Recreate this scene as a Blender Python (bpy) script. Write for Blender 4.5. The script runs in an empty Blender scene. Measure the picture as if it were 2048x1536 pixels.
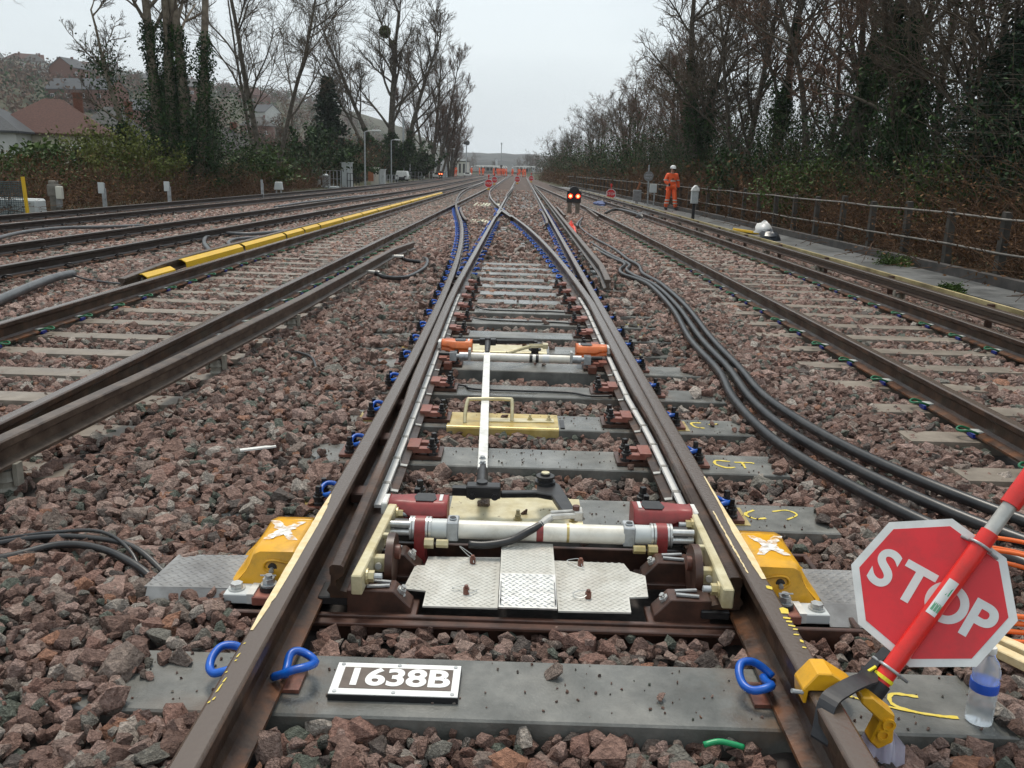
import bpy, math, random
import numpy as np
from mathutils import Vector, Matrix
random.seed(7); RNG = np.random.default_rng(11)
S = bpy.context.scene
COL = S.collection
PI = math.pi
R = math.radians
# ------------------------------------------------------------------ camera
cd = bpy.data.cameras.new('camera'); cam = bpy.data.objects.new('camera', cd); COL.objects.link(cam)
cd.sensor_width = 36; cd.lens = 1745 / 2048 * 36; cd.clip_start = .05; cd.clip_end = 3000
_yaw, _pitch, _roll = 0.00406, 0.24143, 0.02948
_f = Vector((-math.sin(_yaw) * math.cos(_pitch), math.cos(_yaw) * math.cos(_pitch), -math.sin(_pitch)))
_r0 = Vector((math.cos(_yaw), math.sin(_yaw), 0)); _u0 = _r0.cross(_f)
_r = _r0 * math.cos(_roll) + _u0 * math.sin(_roll); _u = -_r0 * math.sin(_roll) + _u0 * math.cos(_roll)
mw = Matrix((_r, _u, -_f)).transposed().to_4x4(); mw.translation = (-.0573, 0, 1.4447)
cam.matrix_world = mw
S.camera = cam
S.render.resolution_x = 1024; S.render.resolution_y = 768
# ------------------------------------------------------------------ sky and light (overcast)
wd = bpy.data.worlds.new('World'); S.world = wd; wd.use_nodes = True
nt = wd.node_tree; nt.nodes.clear()
out = nt.nodes.new('ShaderNodeOutputWorld'); mixs = nt.nodes.new('ShaderNodeMixShader')
sky = nt.nodes.new('ShaderNodeTexSky'); sky.sky_type = 'NISHITA'; sky.sun_disc = False
SUN_EL, SUN_AZ = R(66), R(-12)
sky.sun_elevation = SUN_EL; sky.sun_rotation = SUN_AZ; sky.air_density = 1.5; sky.dust_density = 5
b1 = nt.nodes.new('ShaderNodeBackground'); b1.inputs[1].default_value = .1
b2 = nt.nodes.new('ShaderNodeBackground'); b2.inputs[1].default_value = .74
tc = nt.nodes.new('ShaderNodeTexCoord'); mp = nt.nodes.new('ShaderNodeMapping'); mp.inputs['Scale'].default_value = (1, 1, 3.2)
nz = nt.nodes.new('ShaderNodeTexNoise'); nz.inputs['Scale'].default_value = 1.6; nz.inputs['Detail'].default_value = 5
cr = nt.nodes.new('ShaderNodeValToRGB')
cr.color_ramp.elements[0].position = .3; cr.color_ramp.elements[0].color = (.56, .63, .68, 1)
cr.color_ramp.elements[1].position = .68; cr.color_ramp.elements[1].color = (.74, .81, .85, 1)
L = nt.links.new
L(tc.outputs['Generated'], mp.inputs[0]); L(mp.outputs[0], nz.inputs[0]); L(nz.outputs[0], cr.inputs[0]); L(cr.outputs[0], b2.inputs[0])
L(sky.outputs[0], b1.inputs[0]); mixs.inputs[0].default_value = .9
L(b1.outputs[0], mixs.inputs[1]); L(b2.outputs[0], mixs.inputs[2]); L(mixs.outputs[0], out.inputs[0])
sd = bpy.data.lights.new('sun', 'SUN'); sd.energy = 1.5; sd.angle = R(16); sd.color = (1, .93, .83)
sun = bpy.data.objects.new('sun', sd); COL.objects.link(sun)
sdir = Vector((math.sin(SUN_AZ) * math.cos(SUN_EL), math.cos(SUN_AZ) * math.cos(SUN_EL), math.sin(SUN_EL)))
sun.rotation_euler = sdir.to_track_quat('Z', 'Y').to_euler(); sun.location = (0, 0, 40)
S.cycles.max_bounces = 7; S.cycles.diffuse_bounces = 3; S.cycles.glossy_bounces = 3
S.view_settings.view_transform = 'Standard'; S.view_settings.look = 'None'
S.view_settings.exposure = 0.72; S.view_settings.gamma = 1

# ------------------------------------------------------------------ helpers
def lin(c): return tuple(((x / 255) / 12.92 if x <= 10 else ((x / 255 + .055) / 1.055) ** 2.4) for x in c)
MATS = {}
def mat(name, c1, c2=None, rough=.5, metal=0., scale=12., bump=0., rv=.0, orand=.0, spec=.5, trans=0., alpha=1., emit=0., coord='Object', detail=5, lo=.35, hi=.65, bscale=None, rough2=None, c3=None, grime=0., gcol=(.045, .035, .026), gscale=None):
    """procedural Principled material: noise mix of two or three colours, noise bump, uneven roughness"""
    m = bpy.data.materials.new(name); m.use_nodes = True; n = m.node_tree.nodes; l = m.node_tree.links.new
    b = n['Principled BSDF']; MATS[name] = m
    c2 = c2 or c1
    b.inputs['Metallic'].default_value = metal; b.inputs['Specular IOR Level'].default_value = spec
    b.inputs['Roughness'].default_value = rough; b.inputs['Alpha'].default_value = alpha
    b.inputs['Transmission Weight'].default_value = trans
    co = n.new('ShaderNodeTexCoord')
    nz = n.new('ShaderNodeTexNoise'); nz.inputs['Scale'].default_value = scale; nz.inputs['Detail'].default_value = detail; nz.inputs['Roughness'].default_value = .62
    l(co.outputs[coord], nz.inputs['Vector'])
    rp = n.new('ShaderNodeValToRGB'); e = rp.color_ramp.elements
    e[0].position = lo; e[0].color = (*c1, 1); e[1].position = hi; e[1].color = (*c2, 1)
    if c3: k = e.new((lo + hi) / 2); k.color = (*c3, 1)
    l(nz.outputs[0], rp.inputs[0]); col = rp.outputs[0]
    if orand:
        oi = n.new('ShaderNodeObjectInfo'); mr = n.new('ShaderNodeMapRange'); mr.inputs[3].default_value = 1 - orand; mr.inputs[4].default_value = 1 + orand
        l(oi.outputs['Random'], mr.inputs[0]); hs = n.new('ShaderNodeHueSaturation'); l(mr.outputs[0], hs.inputs['Value']); l(col, hs.inputs['Color']); col = hs.outputs[0]
    if grime:
        ng_ = n.new('ShaderNodeTexNoise'); ng_.inputs['Scale'].default_value = gscale or scale * .7; ng_.inputs['Detail'].default_value = 9; ng_.inputs['Roughness'].default_value = .7; l(co.outputs[coord], ng_.inputs['Vector'])
        mg = n.new('ShaderNodeMapRange'); mg.inputs[1].default_value = .44; mg.inputs[2].default_value = .72; mg.inputs[4].default_value = grime; l(ng_.outputs[0], mg.inputs[0])
        mx_ = n.new('ShaderNodeMix'); mx_.data_type = 'RGBA'; l(mg.outputs[0], mx_.inputs[0]); l(col, mx_.inputs[6]); mx_.inputs[7].default_value = (*gcol, 1); col = mx_.outputs[2]
    l(col, b.inputs['Base Color'])
    if emit:
        l(col, b.inputs['Emission Color']); b.inputs['Emission Strength'].default_value = emit
    if rv or rough2 is not None:
        n2 = n.new('ShaderNodeTexNoise'); n2.inputs['Scale'].default_value = scale * .4; n2.inputs['Detail'].default_value = 3; l(co.outputs[coord], n2.inputs['Vector'])
        mr2 = n.new('ShaderNodeMapRange'); mr2.inputs[1].default_value = .35; mr2.inputs[2].default_value = .65
        mr2.inputs[3].default_value = rough - rv if rough2 is None else rough2; mr2.inputs[4].default_value = rough + rv if rough2 is None else rough
        l(n2.outputs[0], mr2.inputs[0]); l(mr2.outputs[0], b.inputs['Roughness'])
    if bump:
        bp = n.new('ShaderNodeBump'); bp.inputs['Strength'].default_value = min(1, bump); bp.inputs['Distance'].default_value = .004
        nb = nz
        if bscale: nb = n.new('ShaderNodeTexNoise'); nb.inputs['Scale'].default_value = bscale; nb.inputs['Detail'].default_value = 4; l(co.outputs[coord], nb.inputs['Vector'])
        l(nb.outputs[0], bp.inputs['Height']); l(bp.outputs[0], b.inputs['Normal'])
    return m

class MB:
    """collects boxes, prisms, tubes and lathes into one mesh"""
    def __init__(s): s.v = []; s.f = []
    def add(s, vs, fs):
        o = len(s.v); s.v += [tuple(p) for p in vs]; s.f += [tuple(i + o for i in q) for q in fs]; return s
    def box(s, x0, x1, y0, y1, z0, z1, M=None):
        vs = [Vector((x, y, z)) for z in (z0, z1) for y in (y0, y1) for x in (x0, x1)]
        if M is not None: vs = [M @ p for p in vs]
        return s.add(vs, [(0, 2, 3, 1), (4, 5, 7, 6), (0, 1, 5, 4), (2, 6, 7, 3), (0, 4, 6, 2), (1, 3, 7, 5)])
    def cbox(s, c, d, rx=0, ry=0, rz=0):
        M = Matrix.Translation(c) @ Matrix.Rotation(rz, 4, 'Z') @ Matrix.Rotation(ry, 4, 'Y') @ Matrix.Rotation(rx, 4, 'X')
        a, b, e = d[0] / 2, d[1] / 2, d[2] / 2
        return s.box(-a, a, -b, b, -e, e, M)
    def bar(s, p, q, w, h, up=(0, 0, 1)):
        p, q = Vector(p), Vector(q); d = q - p; y = d.normalized(); x = y.cross(Vector(up)).normalized(); z = x.cross(y)
        M = Matrix((x, y, z)).transposed().to_4x4(); M.translation = p
        return s.box(-w / 2, w / 2, 0, d.length, -h / 2, h / 2, M)
    def prism(s, poly, a, b, fn):
        n = len(poly); vs = [fn(u, v, a) for u, v in poly] + [fn(u, v, b) for u, v in poly]
        return s.add(vs, [tuple(range(n))[::-1], tuple(range(n, 2 * n))] + [(i, (i + 1) % n, n + (i + 1) % n, n + i) for i in range(n)])
    def cyl(s, p, q, r, r2=None, n=12, caps=True):
        return s.tube([p, q], [r, r if r2 is None else r2], n, caps)
    def tube(s, pts, r, n=8, caps=True):
        pts = [Vector(p) for p in pts]; k = len(pts); rr = r if isinstance(r, (list, tuple)) else [r] * k
        x = None; vs = []
        for i, p in enumerate(pts):
            t = (pts[min(i + 1, k - 1)] - pts[max(i - 1, 0)]).normalized()
            if x is None: x = t.cross(Vector((0, 0, 1)) if abs(t.z) < .9 else Vector((1, 0, 0))).normalized()
            else: x = (x - t * x.dot(t)).normalized()
            y = t.cross(x)
            vs += [p + (x * math.cos(2 * PI * j / n) + y * math.sin(2 * PI * j / n)) * rr[i] for j in range(n)]
        fs = [(i * n + j, i * n + (j + 1) % n, (i + 1) * n + (j + 1) % n, (i + 1) * n + j) for i in range(k - 1) for j in range(n)]
        if caps: fs += [tuple(range(n))[::-1], tuple(range((k - 1) * n, k * n))]
        return s.add(vs, fs)
    def lathe(s, prof, c=(0, 0, 0), n=16, M=None):
        vs = []; c = Vector(c)
        for r, z in prof: vs += [Vector((r * math.cos(2 * PI * j / n), r * math.sin(2 * PI * j / n), z)) for j in range(n)]
        if M is not None: vs = [M @ p for p in vs]
        vs = [p + c for p in vs]; k = len(prof)
        fs = [(i * n + j, i * n + (j + 1) % n, (i + 1) * n + (j + 1) % n, (i + 1) * n + j) for i in range(k - 1) for j in range(n)]
        fs += [tuple(range(n))[::-1], tuple(range((k - 1) * n, k * n))]
        return s.add(vs, fs)
    def hexbolt(s, p, r=.018, h=.014, axis=(0, 0, 1), shank=.0, sr=.5):
        p = Vector(p); a = Vector(axis).normalized(); s.cyl(p, p + a * h * .25, r * 1.35, n=14); s.cyl(p + a * h * .25, p + a * h, r, n=6)
        if shank: s.cyl(p + a * h, p + a * (h + shank), r * sr, n=8)
        return s
    def build(s, name, m, parent=None, smooth=False, bevel=0., loc=None, world=True, seg=1):
        me = bpy.data.meshes.new(name); vs = s.v
        if parent is not None and world and loc is None:
            q = Vector((0, 0, 0)); p = parent
            while p is not None: q += p.location; p = p.parent
            if q.length: vs = [tuple(Vector(v) - q) for v in vs]
        me.from_pydata(vs, [], s.f); me.update()
        return obj(name, me, m, parent, smooth, bevel, loc, seg)
def obj(name, me, m, parent=None, smooth=False, bevel=0., loc=None, seg=1):
    o = bpy.data.objects.new(name, me); COL.objects.link(o)
    if m is not None: me.materials.append(MATS[m] if isinstance(m, str) else m)
    if smooth:
        me.polygons.foreach_set('use_smooth', [True] * len(me.polygons))
        if smooth is not True: me.set_sharp_from_angle(angle=R(smooth))
    if bevel:
        b = o.modifiers.new('bevel', 'BEVEL'); b.width = bevel; b.segments = seg; b.limit_method = 'ANGLE'; b.angle_limit = R(35)
    if parent is not None: o.parent = parent
    if loc is not None: o.location = loc
    return o
def tag(o, label, cat, group=None, kind=None):
    if label: o['label'] = label
    if cat: o['category'] = cat
    if group: o['group'] = group
    if kind: o['kind'] = kind
    return o
def thing(name, loc, label, cat, group=None, rz=0):
    o = bpy.data.objects.new(name, None); COL.objects.link(o); o.empty_display_size = .1
    o.location = loc; o.rotation_euler = (0, 0, rz); return tag(o, label, cat, group)
def copy_tree(o, parent=None):
    c = o.copy(); COL.objects.link(c)
    if parent is not None: c.parent = parent
    for ch in list(o.children): copy_tree(ch, c)
    return c
def inst(name, src, parent, loc, rz=0., sc=None):
    o = bpy.data.objects.new(name, src.data if hasattr(src, 'data') else src); COL.objects.link(o); o.parent = parent
    q = Vector(loc); p = parent
    while p is not None: q -= p.location; p = p.parent
    o.location = q; o.rotation_euler = (0, 0, rz)
    if sc: o.scale = sc
    if hasattr(src, 'modifiers'):
        for md in src.modifiers:
            b = o.modifiers.new('bevel', 'BEVEL'); b.width = md.width; b.segments = md.segments; b.limit_method = 'ANGLE'; b.angle_limit = md.angle_limit
    return o
def fastmesh(name, V, F):
    """numpy verts (n,3) and faces (m,k) to a mesh"""
    me = bpy.data.meshes.new(name); V = np.asarray(V, np.float32); F = np.asarray(F, np.int32); k = F.shape[1]
    me.vertices.add(len(V)); me.vertices.foreach_set('co', V.ravel())
    me.loops.add(F.size); me.loops.foreach_set('vertex_index', F.ravel())
    me.polygons.add(len(F)); me.polygons.foreach_set('loop_start', np.arange(0, F.size, k, dtype=np.int32))
    me.update(calc_edges=True); return me
def smoothpath(pts, n=6):
    """Catmull-Rom through points"""
    P = [Vector(p) for p in pts]; P = [P[0] * 2 - P[1]] + P + [P[-1] * 2 - P[-2]]; o = []
    for i in range(1, len(P) - 2):
        a, b, c, d = P[i - 1:i + 3]
        for j in range(n):
            t = j / n; o.append(.5 * ((2 * b) + (c - a) * t + (2 * a - 5 * b + 4 * c - d) * t * t + (3 * b - a - 3 * c + d) * t ** 3))
    return o + [P[-2]]
def textmesh(txt, size, depth=0., bold=0., font_w=1.):
    cu = bpy.data.curves.new('t', 'FONT'); cu.body = txt; cu.size = size; cu.extrude = depth; cu.offset = bold; cu.align_x = 'CENTER'; cu.align_y = 'CENTER'
    o = bpy.data.objects.new('t', cu); COL.objects.link(o); dg = bpy.context.evaluated_depsgraph_get()
    me = bpy.data.meshes.new_from_object(o.evaluated_get(dg)); bpy.data.objects.remove(o); bpy.data.curves.remove(cu)
    for v in me.vertices: v.co.x *= font_w
    return me

# ------------------------------------------------------------------ materials
C = lin
mat('rail_steel', (.028, .014, .008), (.09, .048, .029), rough=.40, scale=9, bump=.35, bscale=60, rv=.12, metal=.0, spec=.32, c3=(.045, .027, .019))
def running(m, zt, col):     # worn running surface on top of the head, rust on the foot
    n = m.node_tree.nodes; l = m.node_tree.links.new; b = n['Principled BSDF']
    src = b.inputs['Base Color'].links[0].from_socket
    g = n.new('ShaderNodeNewGeometry'); sx = n.new('ShaderNodeSeparateXYZ'); l(g.outputs['Position'], sx.inputs[0])
    mr = n.new('ShaderNodeMapRange'); mr.inputs[1].default_value = zt - .006; mr.inputs[2].default_value = zt; l(sx.outputs[2], mr.inputs[0])
    mx = n.new('ShaderNodeMix'); mx.data_type = 'RGBA'; l(mr.outputs[0], mx.inputs[0]); l(src, mx.inputs[6]); mx.inputs[7].default_value = (*col, 1)
    if b.inputs['Roughness'].links:
        rs = b.inputs['Roughness'].links[0].from_socket; mr_ = n.new('ShaderNodeMix'); l(mr.outputs[0], mr_.inputs[0]); l(rs, mr_.inputs[2]); mr_.inputs[3].default_value = .24; l(mr_.outputs[0], b.inputs['Roughness'])
    ms_ = n.new('ShaderNodeMapRange'); ms_.inputs[3].default_value = b.inputs['Specular IOR Level'].default_value; ms_.inputs[4].default_value = .62; l(mr.outputs[0], ms_.inputs[0]); l(ms_.outputs[0], b.inputs['Specular IOR Level'])
    mf = n.new('ShaderNodeMapRange'); mf.inputs[1].default_value = .045; mf.inputs[2].default_value = .02; l(sx.outputs[2], mf.inputs[0])
    nf = n.new('ShaderNodeTexNoise'); nf.inputs['Scale'].default_value = 14; nf.inputs['Detail'].default_value = 8; l(g.outputs['Position'], nf.inputs['Vector']); rf = n.new('ShaderNodeMapRange'); rf.inputs[1].default_value = .42; rf.inputs[2].default_value = .62; l(nf.outputs[0], rf.inputs[0])
    mm = n.new('ShaderNodeMath'); mm.operation = 'MULTIPLY'; l(mf.outputs[0], mm.inputs[0]); l(rf.outputs[0], mm.inputs[1])
    m3 = n.new('ShaderNodeMix'); m3.data_type = 'RGBA'; l(mm.outputs[0], m3.inputs[0]); l(mx.outputs[2], m3.inputs[6]); m3.inputs[7].default_value = (.16, .065, .028, 1)
    l(m3.outputs[2], b.inputs['Base Color'])
running(MATS['rail_steel'], .168, (.10, .074, .058))
mat('rail_dark', (.018, .014, .012), (.045, .035, .03), rough=.42, scale=8, bump=.2, bscale=50, metal=.2); running(MATS['rail_dark'], .168, (.10, .085, .075))
def rust_stain(m):           # rust washed from the fastenings over the bearers
    n = m.node_tree.nodes; l = m.node_tree.links.new; b = n['Principled BSDF']; src = b.inputs['Base Color'].links[0].from_socket
    g = n.new('ShaderNodeNewGeometry'); sx = n.new('ShaderNodeSeparateXYZ'); l(g.outputs['Position'], sx.inputs[0]); a = n.new('ShaderNodeMath'); a.operation = 'ABSOLUTE'; l(sx.outputs[0], a.inputs[0])
    s_ = n.new('ShaderNodeMath'); s_.operation = 'SUBTRACT'; s_.inputs[1].default_value = .74; l(a.outputs[0], s_.inputs[0]); a2 = n.new('ShaderNodeMath'); a2.operation = 'ABSOLUTE'; l(s_.outputs[0], a2.inputs[0])
    mr = n.new('ShaderNodeMapRange'); mr.inputs[1].default_value = .34; mr.inputs[2].default_value = .06; l(a2.outputs[0], mr.inputs[0])
    nz_ = n.new('ShaderNodeTexNoise'); nz_.inputs['Scale'].default_value = 7; nz_.inputs['Detail'].default_value = 8; l(g.outputs['Position'], nz_.inputs['Vector']); m2 = n.new('ShaderNodeMapRange'); m2.inputs[1].default_value = .45; m2.inputs[2].default_value = .65; m2.inputs[4].default_value = .6; l(nz_.outputs[0], m2.inputs[0])
    k = n.new('ShaderNodeMath'); k.operation = 'MULTIPLY'; l(mr.outputs[0], k.inputs[0]); l(m2.outputs[0], k.inputs[1]); mx = n.new('ShaderNodeMix'); mx.data_type = 'RGBA'; l(k.outputs[0], mx.inputs[0]); l(src, mx.inputs[6]); mx.inputs[7].default_value = (.15, .085, .045, 1); l(mx.outputs[2], b.inputs['Base Color'])
mat('conductor_steel', (.045, .03, .022), (.13, .095, .07), rough=.4, scale=10, bump=.2, bscale=60, metal=.2)
mat('rust_plate', (.11, .035, .022), (.20, .075, .05), rough=.42, scale=14, bump=.2, rv=.1, orand=.15, grime=.6, gscale=18)
mat('red_oxide', (.24, .075, .052), (.33, .13, .095), rough=.45, scale=16, bump=.15, orand=.1, grime=.6, gscale=18)
mat('dark_rust', (.035, .018, .013), (.09, .04, .027), rough=.4, scale=14, bump=.2)
mat('black_iron', (.012, .012, .013), (.03, .028, .028), rough=.38, scale=20, bump=.2)
mat('blue_coat', (.002, .085, .46), (.008, .13, .58), rough=.35, scale=20, bump=.1, orand=.15, grime=.35, gscale=30)
mat('green_clip', (.006, .09, .035), (.01, .14, .06), rough=.35, scale=20)
mat('blue_plastic', (.005, .02, .22), rough=.4)
mat('grey_plastic', (.42, .45, .43), (.5, .52, .5), rough=.45)
mat('concrete_wet', (.105, .107, .097), (.215, .212, .192), rough=.5, rough2=.07, scale=5, bump=.35, bscale=120, c3=(.155, .155, .142), orand=.12, grime=.75, gcol=(.05, .048, .042), gscale=3.2)
mat('concrete', (.15, .122, .095), (.255, .215, .17), rough=.62, rough2=.35, scale=6, bump=.3, bscale=90, orand=.1, grime=.6, gcol=(.11, .09, .07), gscale=5)
mat('concrete_old', (.10, .09, .075), (.2, .18, .15), rough=.7, scale=6, bump=.35, bscale=60, orand=.15)
mat('stone_far', (.035, .027, .023), (.155, .115, .098), spec=.15, rough=.8, scale=2.2, bump=1, c3=(.09, .067, .057), detail=12, lo=.4, hi=.6)
mat('bed', (.018, .014, .012), (.05, .038, .033), rough=.7, scale=30, bump=.8)  # near-black colour puts deep shade into the gaps between stones
mat('chequer', (.50, .49, .44), (.66, .65, .60), rough=.38, scale=7, bump=.2, c3=(.58, .57, .52), metal=.15, grime=.45, gcol=(.2, .15, .09), gscale=6)
mat('chequer_grey', (.20, .20, .20), (.27, .27, .265), rough=.42, scale=7, bump=.2, grime=.5, gscale=8)
mat('yellow_paint', (.72, .36, .012), (.80, .42, .02), rough=.3, scale=10, bump=.08, grime=.45, gscale=9)
mat('yellow_shroud', (.72, .42, .01), (.80, .50, .02), rough=.4, scale=4, grime=.3, gcol=(.2, .13, .02), gscale=2)
mat('white_paint', (.74, .73, .68), (.82, .81, .77), rough=.35, scale=16, grime=.35, gscale=12)
mat('strip_white', (.80, .80, .77), (.86, .86, .84), rough=.3, scale=20, grime=.12, gcol=(.4, .36, .3))
mat('clip_steel', (.42, .41, .38), (.55, .54, .5), rough=.35, metal=.35, scale=20)
mat('galv', (.36, .38, .39), (.5, .52, .53), rough=.4, metal=.4, scale=14, grime=.5, gscale=20)
mat('zinc', (.55, .56, .54), (.7, .7, .68), rough=.28, metal=.55, scale=18, grime=.4, gscale=20)
mat('brass', (.42, .33, .14), (.62, .55, .36), rough=.36, metal=.35, scale=10, c3=(.52, .44, .24))
mat('gold_plate', (.46, .32, .08), (.62, .50, .22), rough=.35, metal=.25, scale=6, bump=.1, rv=.08, grime=.5, gcol=(.14, .1, .04), gscale=7)
mat('gold_pale', (.55, .47, .26), (.68, .62, .42), rough=.36, metal=.25, scale=12, grime=.4, gcol=(.2, .14, .05), gscale=9)
mat('red_box', (.22, .025, .025), (.29, .04, .038), rough=.42, scale=12, bump=.15, grime=.5, gscale=14)
mat('orange_box', (.62, .13, .025), (.68, .17, .04), rough=.42, scale=12, bump=.1, grime=.4, gscale=14)
mat('tube_white', (.74, .70, .60), (.82, .79, .71), rough=.3, scale=6, grime=.4, gcol=(.2, .15, .08), gscale=9)
mat('cable_black', (.012, .0125, .014), (.024, .025, .027), rough=.34, scale=12, bump=.1, grime=.7, gcol=(.06, .055, .05), gscale=5)
mat('cable_grey', (.07, .075, .08), (.12, .125, .13), rough=.4, scale=8)
mat('cable_orange', (.75, .14, .02), rough=.4)
mat('sign_red', (.62, .014, .022), (.68, .02, .028), rough=.35, scale=4, grime=.4, gcol=(.22, .03, .028), gscale=11)
mat('pole_red', (.70, .02, .016), (.74, .028, .02), rough=.35, scale=6, grime=.4, gcol=(.2, .03, .02), gscale=16)
mat('sign_white', (.62, .63, .61), (.7, .71, .69), rough=.4, scale=8, grime=.3, gcol=(.3, .29, .26), gscale=9)
mat('paint_yellow', (.68, .50, .03), (.72, .58, .12), rough=.5, scale=40)
mat('paint_cream', (.66, .50, .25), (.76, .64, .40), rough=.5, scale=30)
mat('paint_white', (.75, .74, .70), rough=.5)
mat('tape_yellow', (.75, .66, .02), rough=.4)
mat('plate_dark', (.085, .062, .048), (.12, .09, .07), rough=.4, scale=30)
mat('black_rubber', (.01, .01, .012), rough=.5)
mat('strap_black', (.012, .013, .016), (.02, .021, .025), rough=.55, scale=60)
mat('green_plastic', (.01, .28, .1), rough=.35)
mat('hv_orange', (.92, .105, .02), (.98, .14, .03), rough=.6, scale=8, bump=.15)
mat('hv_tape', (.55, .56, .5), (.62, .63, .56), rough=.4)
mat('skin', (.42, .22, .15), rough=.5)
mat('helmet_white', (.8, .8, .78), rough=.3)
mat('wood_grey', (.12, .095, .07), (.22, .18, .14), rough=.75, scale=8, bump=.4)
mat('asphalt', (.075, .078, .078), (.15, .153, .15), rough=.55, rough2=.3, scale=3, bump=.4, bscale=120)
mat('wall_dark', (.03, .027, .025), (.075, .066, .06), rough=.7, scale=4, bump=.4)
mat('fence_post', (.028, .024, .019), (.065, .056, .045), rough=.75, scale=5, bump=.4)
mat('pipe_grey', (.12, .11, .095), (.24, .22, .19), rough=.5, scale=6)
mat('bark', (.05, .042, .033), (.13, .11, .085), rough=.8, scale=6, bump=.5, spec=.1)
mat('bark_pale', (.12, .095, .07), (.24, .2, .15), rough=.8, scale=5, bump=.5, spec=.1)
mat('twig', (.06, .046, .033), (.14, .11, .08), rough=.8, scale=3, spec=.1)
mat('twig_red', (.08, .048, .034), (.16, .1, .07), rough=.8, scale=3, spec=.1)
mat('ivy', (.010, .026, .007), (.055, .10, .026), rough=.65, scale=1.6, c3=(.018, .04, .013), spec=.12)
mat('leaf_green', (.03, .055, .012), (.085, .12, .03), rough=.5, scale=1.2, c3=(.05, .085, .02), spec=.12)
mat('leaf_yellowgreen', (.07, .09, .015), (.16, .17, .04), rough=.5, scale=1.2, spec=.12)
mat('leaf_brown', (.075, .034, .016), (.16, .085, .035), rough=.7, scale=1.5, c3=(.11, .055, .024), spec=.12)
mat('bramble', (.07, .04, .026), (.15, .09, .055), rough=.8, scale=2, spec=.1)
mat('conifer', (.006, .016, .009), (.022, .04, .02), rough=.6, scale=1.5, spec=.12)
mat('mistletoe', (.05, .065, .012), (.11, .12, .03), rough=.6, scale=2, spec=.12)
mat('soil', (.028, .022, .014), (.065, .05, .03), rough=.9, scale=1.2, bump=.5, spec=.1)
mat('hill_green', (.035, .042, .022), (.085, .08, .05), rough=.9, scale=.12, c3=(.055, .055, .033), spec=.1)
mat('hill_far', (.035, .04, .04), (.075, .08, .078), rough=.9, scale=.05, spec=.1)
mat('render_cream', (.42, .39, .3), (.5, .46, .36), rough=.7, scale=2, spec=.1)
mat('render_white', (.45, .45, .42), (.52, .52, .49), rough=.7, scale=2, spec=.1)
mat('brick_red', (.12, .05, .033), (.19, .085, .058), rough=.8, scale=14, spec=.1)
mat('roof_red', (.055, .027, .022), (.095, .047, .038), rough=.7, scale=10, bump=.4, orand=.12, spec=.1)
mat('roof_slate', (.045, .048, .052), (.08, .085, .09), rough=.55, scale=10, bump=.4, orand=.12, spec=.1)
mat('roof_dark', (.045, .045, .045), (.085, .085, .08), rough=.7, scale=10, bump=.4, orand=.12, spec=.1)
mat('window_frame', (.75, .75, .73), rough=.4)
mat('glass_dark', (.03, .035, .04), rough=.12)
mat('cabinet_grey', (.50, .53, .52), (.58, .60, .59), rough=.45, scale=3)
mat('cabinet_sand', (.52, .50, .43), (.58, .56, .48), rough=.5, scale=3)
mat('signal_black', (.008, .008, .009), rough=.5)
mat('net_blue', (.03, .06, .075), (.05, .09, .1), rough=.6)
mat('net_yellow', (.74, .45, .02), rough=.5)
mat('bag_black', (.02, .024, .03), (.035, .04, .05), rough=.3, scale=6)
mat('bag_white', (.6, .6, .58), rough=.4)
mat('rust_cover', (.25, .08, .03), (.33, .12, .05), rough=.6, scale=6)
rust_stain(MATS['concrete_wet'])
mat('lamp_red', (1, .035, .012), rough=.3, emit=2.2)
mat('lamp_glow', (1, .26, .08), rough=.3, emit=6)
# ------------------------------------------------------------------ track geometry (metres; sleeper tops at z = 0, rail tops at z = .17)
def div(y):
    if y < 3: return 0.
    if y < 24.5: return .00218 * (y - 3) ** 2
    t = min(y, 60) - 24.5; e = 1.0077 + .0937 * t - .001235 * t * t
    return e + max(0, y - 60) * .006
def ease(y, y0, y1): # slope 1 until y0, then fading to 0 at y1
    if y < y0: return y
    t = min(y, y1) - y0; return y0 + t - t * t / (2 * (y1 - y0))
X_stockR = lambda y: .7525
X_switchL = lambda y: -.7525
X_stockL = lambda y: -.7525 - div(y)
X_switchR = lambda y: .7525 - div(y)
X_Lr = lambda y: -2.62 + .0055 * min(y, 70)
X_Ll = lambda y: X_Lr(y) - 1.505
X_Kn = lambda y: -6.55 + .038 * ease(y, 40, 62)
X_Kf = lambda y: X_Kn(y) - 1.505
X_Jn = lambda y: -10.45 + .04 * ease(y, 42, 66)
X_Jf = lambda y: X_Jn(y) - 1.505
X_Rl = lambda y: 2.70 - .00032 * min(y, 45) ** 2 - .0288 * max(0, y - 45)
X_Rr = lambda y: X_Rl(y) + 1.505
X_wall = lambda y: 7.12 - .0004 * y * y if y < 85 else 4.23 - .068 * (y - 85) * max(.2, 1 - (y - 85) / 120)
BEARER_Y = [1.52, 2.215, 3.57, 4.28, 4.95, 5.68, 6.42, 7.08, 7.72, 8.41] + [8.41 + .665 * i for i in range(1, 80)]
STEEL_Y = (2.64, 3.2)
def bearer_x(y): return -1.31 - div(y) * (1 if y < 26 else .3), 1.33
L_SLEEP = [2.6 + .65 * i for i in range(90)]; R_SLEEP = [2.3 + .65 * i for i in range(100)]
K_SLEEP = [7.5 + .68 * i for i in range(60)]; J_SLEEP = [11 + .68 * i for i in range(50)]
RAILX = [X_stockR, X_switchL, X_stockL, X_switchR, X_Lr, X_Ll, X_Kn, X_Kf, X_Jn, X_Jf, X_Rl, X_Rr]

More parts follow.
